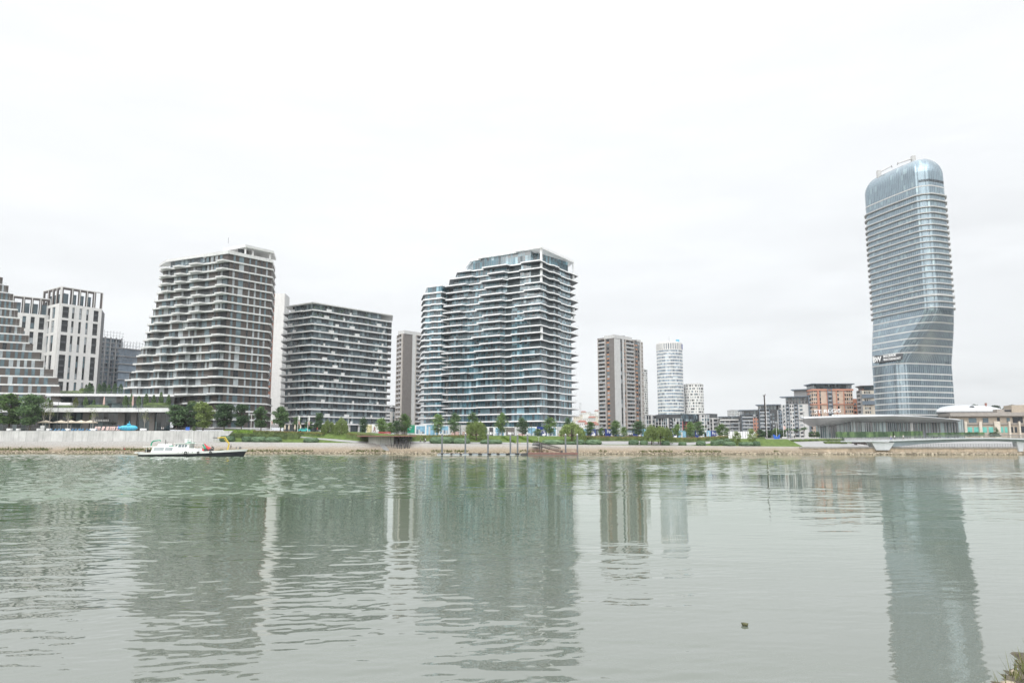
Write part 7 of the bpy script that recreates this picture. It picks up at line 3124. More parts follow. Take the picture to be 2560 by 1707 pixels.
# deck chairs with faded pink cloth, and blue loungers
for k in range(12):
    px = 238 + k * 5.2 + random.uniform(-1.5, 1.5)
    Y = 282.5 + (k % 3) * .8
    X = Xat(px, Y, zP)
    r = thing('deck_chair', 'faded pink deck chair in the rows left of the blue submarine', 'deck chair', (X, Y, zP), 'pink deck chairs on the left promenade')
    b = MB()
    b.face([(X - .3, Y - .6, zP + .35), (X + .3, Y - .6, zP + .35), (X + .3, Y + .1, zP + .45), (X - .3, Y + .1, zP + .45)])
    b.face([(X - .3, Y + .1, zP + .45), (X + .3, Y + .1, zP + .45), (X + .3, Y + .7, zP + 1.75), (X - .3, Y + .7, zP + 1.75)])
    b.build('cloth', M['pink'], r)
    b = MB()
    for sx in (-.32, .32):
        b.tube((X + sx, Y - .7, zP), (X + sx, Y + .7, zP + 1.8), .03, n=4)
        b.tube((X + sx, Y + .7, zP), (X + sx, Y - .6, zP + .4), .03, n=4)
    b.build('frame', M['palegrey'], r)
M['dustyblue'] = mat('dusty_blue_cloth', (0.09, 0.20, 0.33), .85, var=.2)
for k in range(16):
    px = 128 + k * 7.3 + random.uniform(-2.6, 2.6)
    Y = 280.6 + random.uniform(0, 1.2)
    X = Xat(px, Y, zP)
    r = thing('bean_bag', 'blue bean bag in the row along the river wall edge', 'bean bag', (X, Y, zP), 'blue bean bags along the river wall')
    b = MB()
    b.ell((X, Y, zP + .3), .5, .5, .32, 9, 5)
    b.build('cushion', M['dustyblue'] if k % 3 else M['bluegrey'], r, smooth=True)
    b = MB()
    b.ell((X, Y + .35, zP + .6), .36, .2, .35, 8, 5)
    b.build('backrest', M['dustyblue'], r, smooth=True)
# the blue inflatable submarine
Xs, Ys = Xat(317.5, 280.5, zP), 280.8
sub = thing('inflatable_submarine', 'bright blue inflatable toy submarine on the left promenade', 'inflatable', (Xs, Ys, zP))
b = MB()
Ls = 25 / F * Ys
i0 = len(b.v)
b.lathe((0, 0, 0), [(.06, -Ls), (.45, -Ls * .85), (.85, -Ls * .55), (1.05, -Ls * .1), (1.05, Ls * .4), (.85, Ls * .75), (.5, Ls * .93), (.05, Ls)], 16)
b.v[i0:] = [(Xs + z, Ys + y, zP + 1.15 + x) for x, y, z in b.v[i0:]]
b.build('hull', M['cyan'], sub, smooth=True)
b = MB()
b.lathe((Xs + .4, Ys, zP + 1.9), [(.75, 0), (.62, .7), (.5, .9), (.05, .95)], 12)
b.tube((Xs + .5, Ys, zP + 2.7), (Xs + .5, Ys, zP + 3.7), .12, .1)
b.build('conning_tower', M['cyan'], sub, smooth=True)
for k in range(4):
    b = MB()
    b.ell((Xs - 1.9 + k * 1.0, Ys - 1.0, zP + 1.2), .17, .08, .17, 8, 5)
    b.build('porthole', M['navy'], sub)
b = MB()
for dy, dz in ((0, .9), (0, -.6), (.9, 0), (-.9, 0)):
    b.tube((Xs - Ls * .8, Ys, zP + 1.15), (Xs - Ls * .95, Ys + dy, zP + 1.15 + dz), .25, .12)
b.build('fin', M['blue'], sub)
# tall dark lamps, white flag masts and others
LM = 'dark lamp posts on the left promenade'


def lamp(px, Y, z, ytop, mt, label, group, arm=.9, name='street_lamp', cat='street lamp', r=.09):
    X = Xat(px, Y, z)
    zt_ = Zat(ytop, Y)
    t = thing(name, label, cat, (X, Y, z), group)
    b = MB()
    b.tube((X, Y, z - .1), (X, Y, zt_), r, r * .7, 8)
    b.build('post', M[mt], t)
    b = MB()
    b.tube((X - arm, Y, zt_ - .1), (X + arm, Y, zt_ - .1), .06, n=6)
    for s_ in (-1, 1):
        b.box(X + s_ * arm - .35, X + s_ * arm + .35, Y - .12, Y + .12, zt_ - .22, zt_ - .06)
    b.build('lamp_head', M[mt], t)
    return t


lamp(141, 281, zP, 999, 'darkgrey', 'dark double lamp post before the tan canopies', LM, 1.3)
lamp(343, 281, zP, 1020, 'darkgrey', 'dark lamp post right of the blue submarine', LM, .8)
lamp(627, 284, 8.0, 1035, 'wpaint', 'white lamp mast with crossed heads at the top of the left lawn', 'white masts', .8)
lamp(871, 285, 6.8, 1044, 'wpaint', 'plain white mast just right of the pair of willows', 'white masts', .1)
lamp(927, 287, 6.6, 1052, 'darkgrey', 'dark lamp post in front of the running figure hoarding', 'dark lamp posts by the hoardings', .7)
lamp(1151, 288, 6.5, 1056, 'darkgrey', 'dark lamp post left of the round willow', 'dark lamp posts by the hoardings', .5)
lamp(1329, 288, 6.3, 1064, 'darkgrey', 'dark lamp post right of the central steps', 'dark lamp posts by the hoardings', .5)
lamp(1510, 286, 6, 1066, 'darkgrey', 'dark lamp post before the blue hoarding under the taupe tower', 'dark lamp posts by the hoardings', .4)
for px, yt, lb in ((676, 1036, 'leftmost of the three flagpoles, with a limp pink and white flag'), (744, 1037, 'middle of the three flagpoles, limp pink and white flag'), (769, 1038, 'rightmost of the three flagpoles, limp pink and white flag')):
    Y = 284.0
    X = Xat(px, Y, 8)
    zt_ = Zat(yt, Y)
    t = thing('flagpole', lb, 'flagpole', (X, Y, 7.8), 'white flagpoles at the top of the left lawn')
    b = MB()
    b.tube((X, Y, 7.6), (X, Y, zt_), .1, .06, 8)
    b.build('pole', M['wpaint'], t)
    b = MB()
    n = 10
    for k in range(n):
        for j in range(4):
            def q(k_, j_):
                w_ = .15 + .45 * (j_ / 4)
                return (X + .08 + w_ + .08 * sin(k_ * 1.4 + j_), Y + .15 * sin(j_ * 2.2 + k_ * .5), zt_ - .3 - 3.2 * k_ / n * (1 + .05 * j_))
            b.face([q(k, j), q(k, j + 1), q(k + 1, j + 1), q(k + 1, j)], 0 if k > 5 else 1)
    b.build('flag', [M['pink'], M['wpaint']], t)
for px, yt, lb, Y in ((259, 990, 'closed pink parasol on the lower podium terrace, left one', 294), (331, 988, 'closed pale parasol among the columnar trees, right one', 294)):
    X = Xat(px, Y, z_t)
    t = thing('parasol', lb, 'parasol', (X, Y, z_t), 'closed parasols on the podium')
    zt_ = Zat(yt, Y)
    b = MB()
    b.tube((X, Y, z_t), (X, Y, zt_), .05)
    b.build('pole', M['palegrey'], t)
    b = MB()
    b.lathe((X, Y, z_t + 1.0), [(.25, 0), (.42, .8), (.34, 1.8), (.14, zt_ - z_t - 1.1), (.02, zt_ - z_t - 1.0)], 9)
    b.build('cover', M['pink'], t)
for px, lb in ((712, 'left'), (722, 'middle'), (737, 'third'), (751, 'right')):
    X, Y = Xat(px, 290, 8), 290.0
    t = thing('parasol', 'closed tan parasol below the grey glass block, %s of the four' % lb, 'parasol', (X, Y, 7.9), 'closed tan parasols')
    b = MB()
    b.tube((X, Y, 7.8), (X, Y, 10.9), .05)
    b.build('pole', M['palegrey'], t)
    b = MB()
    b.lathe((X, Y, 8.7), [(.2, 0), (.36, .6), (.22, 1.6), (.03, 2.2)], 9)
    b.build('cover', M['tan'], t)
hx = hedge if 0 else None
railing('red cafe barrier left of the viewing deck', [(Xat(946, 288, 7), 288, 6.7), (Xat(976, 288, 7), 288, 6.7)], 1.1, .35, 'redp', 'barrier', (1.0, .5), .09)
railing('thin grey rail along the promenade edge at the left, above the river wall', [(x, wl(x) + 10.1, 8.14) for x in frange(-185, XW, 12)], 1.0, 1.6, 'rail', 'railing', (1.0,), .03)
b = MB()
X = Xat(469, 281.5, zP)
b.box(X - .75, X + .75, 281.4, 281.55, zP + .3, zP + 1.5)
tag(b.build('notice_board', M['blue'], loc=(X, 281.5, zP)), 'small blue and red notice board on the promenade above the boat', 'sign')
# parked turquoise car behind the flagpoles and a white lorry behind the hoarding
t = thing('parked_car', 'turquoise parked car behind the flagpoles', 'car', (Xat(761, 290, 8), 290, 8.0))
X = Xat(761, 290, 8)
b = MB()
pr = [(-2.1, .3), (2.1, .3), (2.15, .75), (1.9, .95), (1.0, 1.0), (.5, 1.5), (-1.1, 1.52), (-1.7, 1.0), (-2.1, .9)]
k = len(pr)
for (a, c) in zip(pr, pr[1:] + pr[:1]):
    b.face([(X + a[0], 289.2, 7.9 + a[1]), (X + c[0], 289.2, 7.9 + c[1]), (X + c[0], 290.9, 7.9 + c[1]), (X + a[0], 290.9, 7.9 + a[1])])
b.face([(X + x, 289.2, 7.9 + z) for x, z in pr])
b.face([(X + x, 290.9, 7.9 + z) for x, z in pr[::-1]])
b.build('body', mat('turquoise_car_paint', (.05, .42, .40), .3, var=.05), t)
for dx in (-1.3, 1.3):
    b = MB()
    b.tube((X + dx, 289.1, 8.2), (X + dx, 289.4, 8.2), .32, n=12)
    b.build('wheel', M['black'], t)
b = MB()
b.face([(X - 1.4, 289.19, 8.95), (X + .75, 289.19, 8.95), (X + .4, 289.19, 9.35), (X - 1.05, 289.19, 9.35)])
b.build('window', M['g_dark'], t)
lo_ = thing('lorry', 'white lorry behind the blue hoarding at the taupe tower', 'lorry', (Xat(1552, 296, 7), 296, 6))
X = Xat(1552, 296, 7)
b = MB()
b.box(X - .4, X + 2.0, 294.8, 296.8, 6.5, 9.2)
b.build('cab', M['wpaint'], lo_)
b = MB()
b.box(X - 3.6, X - .55, 294.8, 296.8, 6.9, 9.0)
b.build('cargo_body', M['wpaint'], lo_)
b = MB()
b.box(X + .3, X + 2.02, 294.77, 294.79, 7.9, 8.8)
b.build('window', M['g_dark'], lo_)

# ------------------------------------------------------------------ viewing deck on slanting struts
vd = thing('viewing_deck', 'rust-red viewing deck on slanting black struts jutting from the bank', 'viewing deck', (Xat(985, 266, 5), 266, 3))
Yd0, Yd1 = 262.0, 282.0
zd = Zat(1088.5, Yd0)
b = MB()
A = [(Xat(893, Yd0 + 6, zd), Yd0 + 6), (Xat(930, Yd0 + 1, zd), Yd0 + 1), (Xat(960, Yd0, zd), Yd0), (Xat(1041, Yd0 + 2, zd), Yd0 + 2), (Xat(1020, Yd1, zd), Yd1), (Xat(905, Yd1, zd), Yd1)]
b.prism(A, zd - .35, zd)
b.build('deck', M['ripple'], vd)
b = MB()
b.hexa([(Xat(945, 267, 4), 266.2, 2.4), (Xat(985, 267, 4), 266.2, 2.4), (Xat(988, 280, 4), 280, 2.4), (Xat(943, 280, 4), 280, 2.4)],
       [(Xat(948, 267, 4), 265.4, zd - .36), (Xat(988, 267, 4), 265.4, zd - .36), (Xat(988, 280, 4), 280, zd - .36), (Xat(926, 280, 4), 280, zd - .36)])
b.hexa([(Xat(922, 269, 4), 268.4, 3.0), (Xat(945, 267, 4), 266.3, 2.6), (Xat(945, 280, 4), 280, 2.6), (Xat(926, 280, 4), 280, 3)],
       [(Xat(922, 269, 4), 268, zd - .364), (Xat(948, 267, 4), 265.6, zd - .364), (Xat(945, 280, 4), 280, zd - .364), (Xat(926, 280, 4), 280, zd - .364)])
b.build('abutment', M['concrete'], vd)
st_ = []
for a, e, y1 in ((976, 979, 1114), (986, 984, 1114), (988, 992, 1115), (992, 995, 1123), (1002, 998, 1123), (998, 1004, 1119), (1007, 1003, 1119), (1010, 1008, 1115), (1011, 1017, 1114), (1015, 1010, 1123), (1019, 1011, 1123), (1017, 1020, 1123), (1030, 1022, 1123), (1024, 1019, 1120)):
    Yb = 262.4
    p = Vector((Xat(a, Yd0 + 2, zd), Yd0 + 2, zd - .36))
    q = P(e, y1, Yb)
    b = MB()
    b.tube(q - Vector((0, 0, .5)), p, .11, n=6)
    b.build('strut', M['black'], vd)
b = MB()
for p, q in zip(A[:3], A[1:4]):
    n = max(2, int(hypot(q[0] - p[0], q[1] - p[1]) / .5))
    for k in range(n):
        x, y = lerp(p[0], q[0], k / n), lerp(p[1], q[1], k / n) + .15
        b.tube((x, y, zd), (x, y, zd + 1.05), .025, n=4)
    b.tube((p[0], p[1] + .15, zd + 1.05), (q[0], q[1] + .15, zd + 1.05), .04, n=4)
b.build('railing', M['rail'], vd)
# stair cut in the sloping bank left of the struts
X0, Y0 = bank(961, 8, 3)
sb = MB()
for k in range(14):
    t = k / 13
    d = lerp(8.2, 3.0, t)
    X, _ = bank(lerp(952, 967, t), d, 3)
    z = z_bank(X, d)
    sb.box(X - .9, X + .9, wl(X) + d - .4, wl(X) + d + .3, z - .5, z + .10)
tag(sb.build('stairs', M['midgrey'], loc=(X0, Y0, 3)), 'narrow concrete stair down the sloping bank left of the viewing deck', 'stairs')
# central steps behind the landing
cs = MB()
for k in range(18):
    t = k / 17
    Y = lerp(271, 287, t)
    z = lerp(3.5, 6.5, t)
    cs.box(Xat(lerp(1296, 1282, t), Y, z), Xat(lerp(1334, 1303, t), Y, z), Y, Y + 1.0, z - 1, z)
tag(cs.build('steps', M['midgrey'], loc=(Xat(1305, 279, 5), 279, 4)), 'grey central steps between two sloping lime hedges', 'steps')
for a, e, lb in ((1288, 1302, 'left'), (1321, 1330, 'right')):
    b = MB()
    Y = 267
    b.box(Xat(a, Y, 3), Xat(e, Y, 3), Y, Y + .5, 3.0, Zat(1106.8, Y))
    tag(b.build('barrier', M['yellow'], loc=(Xat(a, Y, 3), Y, 3)), 'yellow concrete barrier at the foot of the central steps, %s one' % lb, 'barrier', 'yellow barriers')

# ------------------------------------------------------------------ mooring piles, pontoons and gangway
YP0 = 240.0
MP = 'grey mooring piles of the landing'
for px, yt, yb, lb in ((1105, 1083, 1131, 'leftmost, at the left end of the floating pontoon'), (1163.5, 1082, 1131, 'second from the left, before the round willow'), (1220, 1083, 1131, 'third from the left, right of the round willow'), (1276, 1085, 1131, 'fourth, before the left lime hedge'),
                       (1294, 1085, 1131, 'fifth, at the yellow barrier'), (1319, 1084, 1134, 'sixth, at the left end of the red landing stage'), (1414, 1085, 1131, 'seventh, before the wide willow'), (1443.5, 1085, 1132, 'last on the right, at the end of the red landing stage')):
    X = Xat(px, YP0, 3)
    r = thing('mooring_pile', 'grey steel mooring pile, %s' % lb, 'mooring pile', (X, YP0, 0), MP)
    b = MB()
    b.tube((X, YP0, -2), (X, YP0, Zat(yt + 2, YP0)), .27, n=12)
    b.build('shaft', M['steel'], r, smooth=False)
    b = MB()
    zt_ = Zat(yt + 2, YP0)
    b.lathe((X, YP0, zt_), [(.30, 0), (.30, .12), (.12, .38), (.02, .42)], 12)
    b.build('cap', M['palegrey'], r)
pt = thing('pontoon', 'long low floating pontoon with dark fenders between the left mooring piles', 'pontoon', (Xat(1200, 240, 0), 240, 0))
b = MB()
x0, x1 = Xat(1092, 239, 0), Xat(1308, 239, 0)
b.box(x0, x1, 239, 241.6, -.3, .22)
b.build('float', M['palegrey'], pt)
b = MB()
b.box(x0 + .3, x1, 239.3, 241.4, .223, .48)
b.build('deck', M['bluegrey'], pt)
for k in range(9):
    b = MB()
    x = lerp(x0 + .5, x1 - .5, (k + .3) / 9)
    b.box(x, x + random.uniform(.5, 1.4), 238.9, 239.28, .1, .55)
    b.build('fender', M['black'], pt)
ls = thing('landing_stage', 'red-brown floating landing stage with a railing below the gangway', 'landing stage', (Xat(1383, 240, 0), 240, 0))
x0, x1 = Xat(1320, 238.5, 0), Xat(1444.5, 238.5, 0)
b = MB()
b.box(x0, x1, 238.4, 242.5, -.3, .16)
b.build('float', M['taupe'], ls)
b = MB()
b.box(x0, x1, 238.45, 242.45, .163, .75)
b.build('deck', M['ripple'], ls)
b = MB()
for yy in (238.7, 242.2):
    n = 42
    for k in range(n + 1):
        x = lerp(x0 + .1, x1 - .1, k / n)
        b.tube((x, yy, .75), (x + .12 * (k % 2), yy, 1.75), .03, n=4)
    b.tube((x0, yy, 1.75), (x1, yy, 1.75), .04, n=4)
b.build('railing', M['ripple'], ls)
b = MB()
b.box(Xat(1402, 239, 1), Xat(1407, 239, 1), 238.9, 239.5, .753, 1.5)
b.build('cabinet', M['darkgrey'], ls)
b = MB()
b.hexa([(Xat(1300, 239, 0), 238.6, .0), (x0 - .05, 238.6, .0), (x0 - .05, 240.5, .0), (Xat(1300, 239, 0), 240.5, 0)], [(Xat(1304, 239, 0), 238.8, .5), (x0 - .05, 238.8, .75), (x0 - .05, 240.3, .75), (Xat(1304, 239, 0), 240.3, .5)])
b.build('link_ramp', M['black'], ls)
rl = MB()
xq = Xat(1298, 241, 1)
gw = thing('gangway', 'brown lattice gangway sloping from the quay down to the landing stage', 'gangway', (Xat(1360, 246, 2), 246, 1))
p0, p1 = P(1333, 1111, 258), P(1398, 1129, 241)
for side in (0, 1.5):
    b = MB()
    a, c = p0 + Vector((side * .35, side, 0)), p1 + Vector((side * .35, side, 0))
    up = Vector((0, 0, 1.25))
    b.tube(a, c, .12, n=6)
    b.tube(a + up, c + up, .08, n=6)
    n = 14
    for k in range(n):
        u, v_ = a.lerp(c, k / n), a.lerp(c, (k + 1) / n)
        b.tube(u, u + up, .045, n=4)
        b.tube(u, v_ + up, .05, n=4)
        # hooped cover ribs
        h = [u + up, u + up + Vector((.1, .35, .3)), u + up + Vector((.2, .75, .38))]
    b.tube(c, c + up, .045, n=4)
    b.build('truss', M['brownd'], gw)
b = MB()
s_ = Vector((.5, 1.5, 0))
b.face([p0, p1, p1 + s_, p0 + s_])
b.build('walkway', M['darkgrey'], gw)
b = MB()
a = P(1330, 1110.5, 259)
b.box(Xat(1331, 258, 3), Xat(1350, 258, 3), 257, 261, a.z - .35, a.z)
for px in (1349, 1354):
    b.tube((Xat(px, 257, 2), 255, .5), (Xat(px, 257, 2), 255, a.z + .6), .2, n=8)
b.build('landing', M['darkgrey'], gw)
railing('dark railing of the landing at the top of the gangway', [(Xat(1332, 258, 4), 257.2, a.z), (Xat(1351, 258, 4), 257.2, a.z)], 1.1, .35, 'black', 'railing', (1.0, .5), .04)
ln_ = thing('street_lamp', 'grey lamp with a white bracket at the head of the gangway', 'street lamp', (Xat(1347, 258, 3), 258, 3))
b = MB()
b.tube((Xat(1347, 258, 3), 258, 3), (Xat(1347, 258, 3), 258, Zat(1092, 258)), .06)
b.build('post', M['palegrey'], ln_)
b = MB()
b.box(Xat(1347, 258, 3) - .5, Xat(1347, 258, 3) + .3, 257.9, 258.1, Zat(1092, 258), Zat(1091, 258))
b.build('lamp_head', M['palegrey'], ln_)

# ------------------------------------------------------------------ plaza pieces at the right
mp = thing('dark_mast', 'tall dark column with a forked tip and a thin white pole beside it', 'mast', (Xat(1914, 330, 6), 330, 5.4))
b = MB()
X0, X1 = Xat(1917, 330, 6), Xat(1910.5, 330, 24)
zt_ = Zat(990, 330)
zs_m = [lerp(5.4, zt_, k / 4) for k in range(5)]
b.path([(lerp(X0, X1, k / 4), 330, z) for k, z in enumerate(zs_m)], [.36, .34, .32, .30, .28], 8)
b.build('column', M['brownd'], mp)
b = MB()
b.tube((X1, 330, zt_ - .2), (X1 - .5, 330, zt_ + .5), .22, .12)
b.tube((X1, 330, zt_ - .2), (X1 + .55, 330, zt_ + .9), .25, .14)
b.build('forked_tip', M['brownd'], mp)
b = MB()
b.tube((Xat(1917.5, 329.5, 6), 329.5, 5.4), (Xat(1914.5, 329.5, 22), 329.5, Zat(1001, 330)), .09)
b.build('pole', M['wpaint'], mp)
bf = thing('butterfly_sculpture', 'blue butterfly-shaped sculpture on the plaza grass', 'sculpture', (Xat(1943.5, 300, 6), 300, 5.2))
for s_ in (-1, 1):
    b = MB()
    w_ = 8.8 / F * 300
    Xc = Xat(1943.5, 300, 6)
    prof = [(0, 1097), (.82, 1099), (.78, 1094.5), (.9, 1090.5), (1.0, 1085), (.5, 1087.5), (.12, 1091.5), (0, 1093)]
    front = [(Xc + s_ * x * w_, 300 + .8 * x, Zat(y, 300)) for x, y in prof]
    back = [(x, y + .35, z) for x, y, z in front]
    b.face(front if s_ > 0 else front[::-1])
    b.face(back[::-1] if s_ > 0 else back)
    for u in range(len(front)):
        v_ = (u + 1) % len(front)
        b.face([front[u], front[v_], back[v_], back[u]])
    b.build('wing', M['blue'], bf)
for px, yt, mt, lb in ((1849, 1055, 'palegrey', 'left, before the dark terraced blocks'), (1876, 1050, 'palegrey', 'second, nearer the bush-like trees'), (1942, 1055, 'wpaint', 'white one behind the blue butterfly'), (1973, 1052, 'palegrey', 'at the umbrella pines'), (2012, 1030, 'darkgrey', 'tall dark one before the white balcony block')):
    lamp(px, 332, 5.4, yt, mt, 'thin plaza lamp post, %s' % lb, 'thin plaza lamp posts', .25)
t = thing('flagpole', 'flagpole with a small pink and white banner near the umbrella pines', 'flagpole', (Xat(1959, 332, 6), 332, 5.4))
b = MB()
X = Xat(1959, 332, 8)
b.tube((X, 332, 5.4), (X, 332, Zat(1062, 332)), .06)
b.build('pole', M['wpaint'], t)
b = MB()
b.face([(X + .05, 332, Zat(1073, 332)), (X + 1.0, 332.2, Zat(1074, 332)), (X + 1.1, 332, Zat(1066, 332)), (X + .05, 332, Zat(1063, 332))])
b.build('flag', M['pink'], t)
b = MB()
b.box(Xat(1958, 330, 6), Xat(1968, 330, 6), 331, 331.6, 5.3, 6.2)
b.box(Xat(1990, 330, 6), Xat(2050, 330, 6), 331, 331.6, 5.3, 6.0)
tag(b.build('low_wall', M['palegrey'], loc=(Xat(2000, 330, 6), 331, 5.4)), 'low grey wall across the plaza before the pavilion', 'wall')

# ------------------------------------------------------------------ the survey boat
YB = 219.0
XB0 = Xat(334.5, YB, 1)
XB1 = Xat(609, YB, 1)
LB = XB1 - XB0
bx = lambda px: Xat(px, YB, 1)
bz = lambda y: Zat(y, YB) - Zat(1139.6, YB)
boat = thing('work_boat', 'white work boat with a black hull, green davit and yellow crane', 'boat', ((XB0 + XB1) / 2, YB + 2.5, 0))
# hull: section loft, stern at the left, bow at the right
secs = []
for k in range(29):
    t = k / 28
    px = lerp(340, 606, t)
    sheer = bz(pw(px, [(340, 1131), (420, 1129.5), (500, 1127.5), (560, 1124), (606, 1121.5)]))
    half = 2.6 * min(1, (.55 + t * 3)) * (1 - max(0, (t - .72) / .28) ** 2.2 * .97)
    secs.append((bx(px), sheer, half))
hb_, wb_ = MB(), MB()
for k in range(28):
    (xa_, za_, ha), (xb2, zb2, hb2) = secs[k], secs[k + 1]
    rake = lambda x, z, t: x + max(0, (t - .8)) * 5 * (z - 1) * .55
    ta, tb_ = k / 28, (k + 1) / 28
    for s_ in (-1, 1):
        def q(x, z, h, t):
            return (rake(x, z, t), YB + 2.6 + s_ * h, z)
        ma, mb2 = za_ - .50 - .12 * ta, zb2 - .50 - .12 * tb_
        lo = [q(xa_, -.5, ha * .8, ta), q(xb2, -.5, hb2 * .8, tb_), q(xb2, mb2, hb2 * .97, tb_), q(xa_, ma, ha * .97, ta)]
        hi = [q(xa_, ma, ha * .97, ta), q(xb2, mb2, hb2 * .97, tb_), q(xb2, zb2, hb2, tb_), q(xa_, za_, ha, ta)]
        hb_.face(lo if s_ < 0 else lo[::-1])
        wb_.face(hi if s_ < 0 else hi[::-1])
    wb_.face([(xa_, YB + 2.6 - ha, za_ - .25), (rake(xb2, zb2, tb_), YB + 2.6 - hb2, zb2 - .25), (rake(xb2, zb2, tb_), YB + 2.6 + hb2, zb2 - .25), (xa_, YB + 2.6 + ha, za_ - .25)])
x_, z_, h_ = secs[0]
hb_.face([(x_, YB + 2.6 - h_ * .8, -.5), (x_, YB + 2.6 - h_ * .97, z_ - .5), (x_, YB + 2.6 + h_ * .97, z_ - .5), (x_, YB + 2.6 + h_ * .8, -.5)][::-1])
wb_.face([(x_, YB + 2.6 - h_ * .97, z_ - .5), (x_, YB + 2.6 - h_, z_), (x_, YB + 2.6 + h_, z_), (x_, YB + 2.6 + h_ * .97, z_ - .5)][::-1])
hull = hb_.build('hull', M['hull'], boat)
wb_.build('bulwark', M['wpaint'], boat)
b = MB()
b.box(bx(333.5), bx(342), YB + .6, YB + 4.6, bz(1132), bz(1129))
b.build('stern_platform', M['wpaint'], boat)


def cabin(name, px0, px1, px0t, px1t, y0, y1, hw, wins_=()):
    b = MB()
    z0_, z1_ = bz(y0), bz(y1)
    b.hexa([(bx(px0), YB + 2.6 - hw, z0_), (bx(px1), YB + 2.6 - hw, z0_), (bx(px1), YB + 2.6 + hw, z0_), (bx(px0), YB + 2.6 + hw, z0_)],
           [(bx(px0t), YB + 2.6 - hw * .92, z1_), (bx(px1t), YB + 2.6 - hw * .92, z1_), (bx(px1t), YB + 2.6 + hw * .92, z1_), (bx(px0t), YB + 2.6 + hw * .92, z1_)])
    o = b.build(name, M['wpaint'], boat)
    for a, e, ya, yb in wins_:
        g = MB()
        fa_, fb2 = (y0 - ya) / (y0 - y1), (y0 - yb) / (y0 - y1)
        ya_, yb_ = YB + 2.6 - hw * (1 - .08 * fa_) - .03, YB + 2.6 - hw * (1 - .08 * fb2) - .03
        sk = (px0t - px0) / (y0 - y1)
        g.face([(bx(a), ya_, bz(ya)), (bx(e), ya_, bz(ya)), (bx(e + .9), yb_, bz(yb)), (bx(a + 1.4), yb_, bz(yb))])
        g.build('window', M['g_blue'] if a > 430 else M['g_light'], o)
    return o


cabin('saloon', 374, 431, 379, 431, 1131, 1114.5, 2.1, ((381, 406, 1125, 1117.5), (409, 428, 1125, 1117.5)))
cabin('deckhouse', 427, 493, 431, 487, 1130, 1119, 2.15)
cabin('wheelhouse', 431, 468, 434, 470, 1119.2, 1107.5, 1.9, ((433.5, 439, 1114, 1110), (441.5, 449, 1116.5, 1110), (450.5, 456, 1116.5, 1110), (457.5, 463, 1116.5, 1110)))
b = MB()
b.box(bx(431), bx(490), YB + .6, YB + 4.6, bz(1107.5) + .003, bz(1106.3))
b.build('wheelhouse_roof', M['wpaint'], boat)
b = MB()
for px in (480.5, 486.5):
    b.tube((bx(px), YB + .8, bz(1119)), (bx(px), YB + .8, bz(1107)), .05)
b.build('awning_post', M['rail'], boat)
b = MB()
b.box(bx(457), bx(472), YB + 1.2, YB + 4, bz(1106.2), bz(1105.2))
b.box(bx(417), bx(428), YB + .9, YB + 1.1, bz(1114.4), bz(1112.5))
b.build('green_trim', M['green'], boat)
b = MB()
b.box(bx(352), bx(378), YB + .8, YB + 4.4, bz(1116), bz(1114.6))
b.tube((bx(361), YB + 1, bz(1130)), (bx(361), YB + 1, bz(1115)), .06)
b.build('aft_awning', M['wpaint'], boat)
b = MB()
x0b, x1b, z0b, z1b = bx(384), bx(418), bz(1114), bz(1108)
for k in range(12):
    t0_, t1_ = k / 12, (k + 1) / 12
    for s_ in (-1, 1):
        def q(t, v):
            w_ = 1.0 * sin(min(.97, max(.06, t)) * pi) ** .45
            return (lerp(x0b, x1b, t), YB + 2.6 + s_ * w_ * v, lerp(z1b, z0b, v ** 1.5))
        for v0, v1 in ((0, .5), (.5, .8), (.8, 1)):
            ff = [q(t0_, v0), q(t1_, v0), q(t1_, v1), q(t0_, v1)]
            b.face(ff if s_ > 0 else ff[::-1])
lbt = b.build('lifeboat', M['wpaint'], smooth=True, loc=((x0b + x1b) / 2, YB + 2.6, z0b))
tag(lbt, 'upturned white dinghy on the aft roof of the work boat', 'dinghy')
dv = MB()
dv.path([P(377.5, 1114, YB + 1.4), P(379.5, 1106, YB + 1.4), P(383.5, 1102, YB + 1.4), P(401, 1100, YB + 1.4), P(401.5, 1103, YB + 1.4)], [.2, .18, .17, .12, .08], 7)
dvo = dv.build('davit', M['green'], boat)
b = MB()
b.tube(P(414.5, 1113, YB + 2), P(414.5, 1099, YB + 2), .1)
b.tube(P(418, 1112, YB + 2), P(418, 1105, YB + 2), .05)
b.build('funnel', M['black'], boat)
b = MB()
b.tube(P(481, 1107, YB + 2), P(481, 1078, YB + 2), .07, .04)
b.build('mast', M['wpaint'], boat)
b = MB()
b.box(bx(453), bx(459), YB + 2, YB + 3, bz(1105), bz(1099))
b.box(bx(451), bx(468), YB + 2.2, YB + 2.8, bz(1097.8), bz(1096.4))
b.ell((bx(464), YB + 2.5, bz(1101.5)), .35, .35, .35, 8, 6)
b.tube((bx(459.5), YB + 2.5, bz(1105)), (bx(459.5), YB + 2.5, bz(1097)), .1)
b.build('radar', M['wpaint'], boat)
cr = thing('deck_crane', 'yellow folding crane on the bow of the white work boat', 'crane', (*P(570, 1122, YB + 2.5)[:2], 2.0)) if 0 else boat
b = MB()
Yk = YB + 2.4
b.path([P(569, 1124, Yk), P(571, 1116, Yk), P(573, 1109, Yk)], [.24, .21, .19], 7)
b.path([P(573, 1109, Yk), P(563, 1093, Yk)], [.19, .16], 7)
b.path([P(563, 1093, Yk), P(544, 1094, Yk)], [.17, .15], 6)
b.tube(P(569, 1107, Yk + .2), P(560, 1096, Yk + .2), .1)
cro = b.build('crane', M['yellow'], boat)
b = MB()
b.tube(P(544, 1094, Yk), P(532, 1093.8, Yk), .13, .1)
b.build('boom_tip', M['black'], cro)
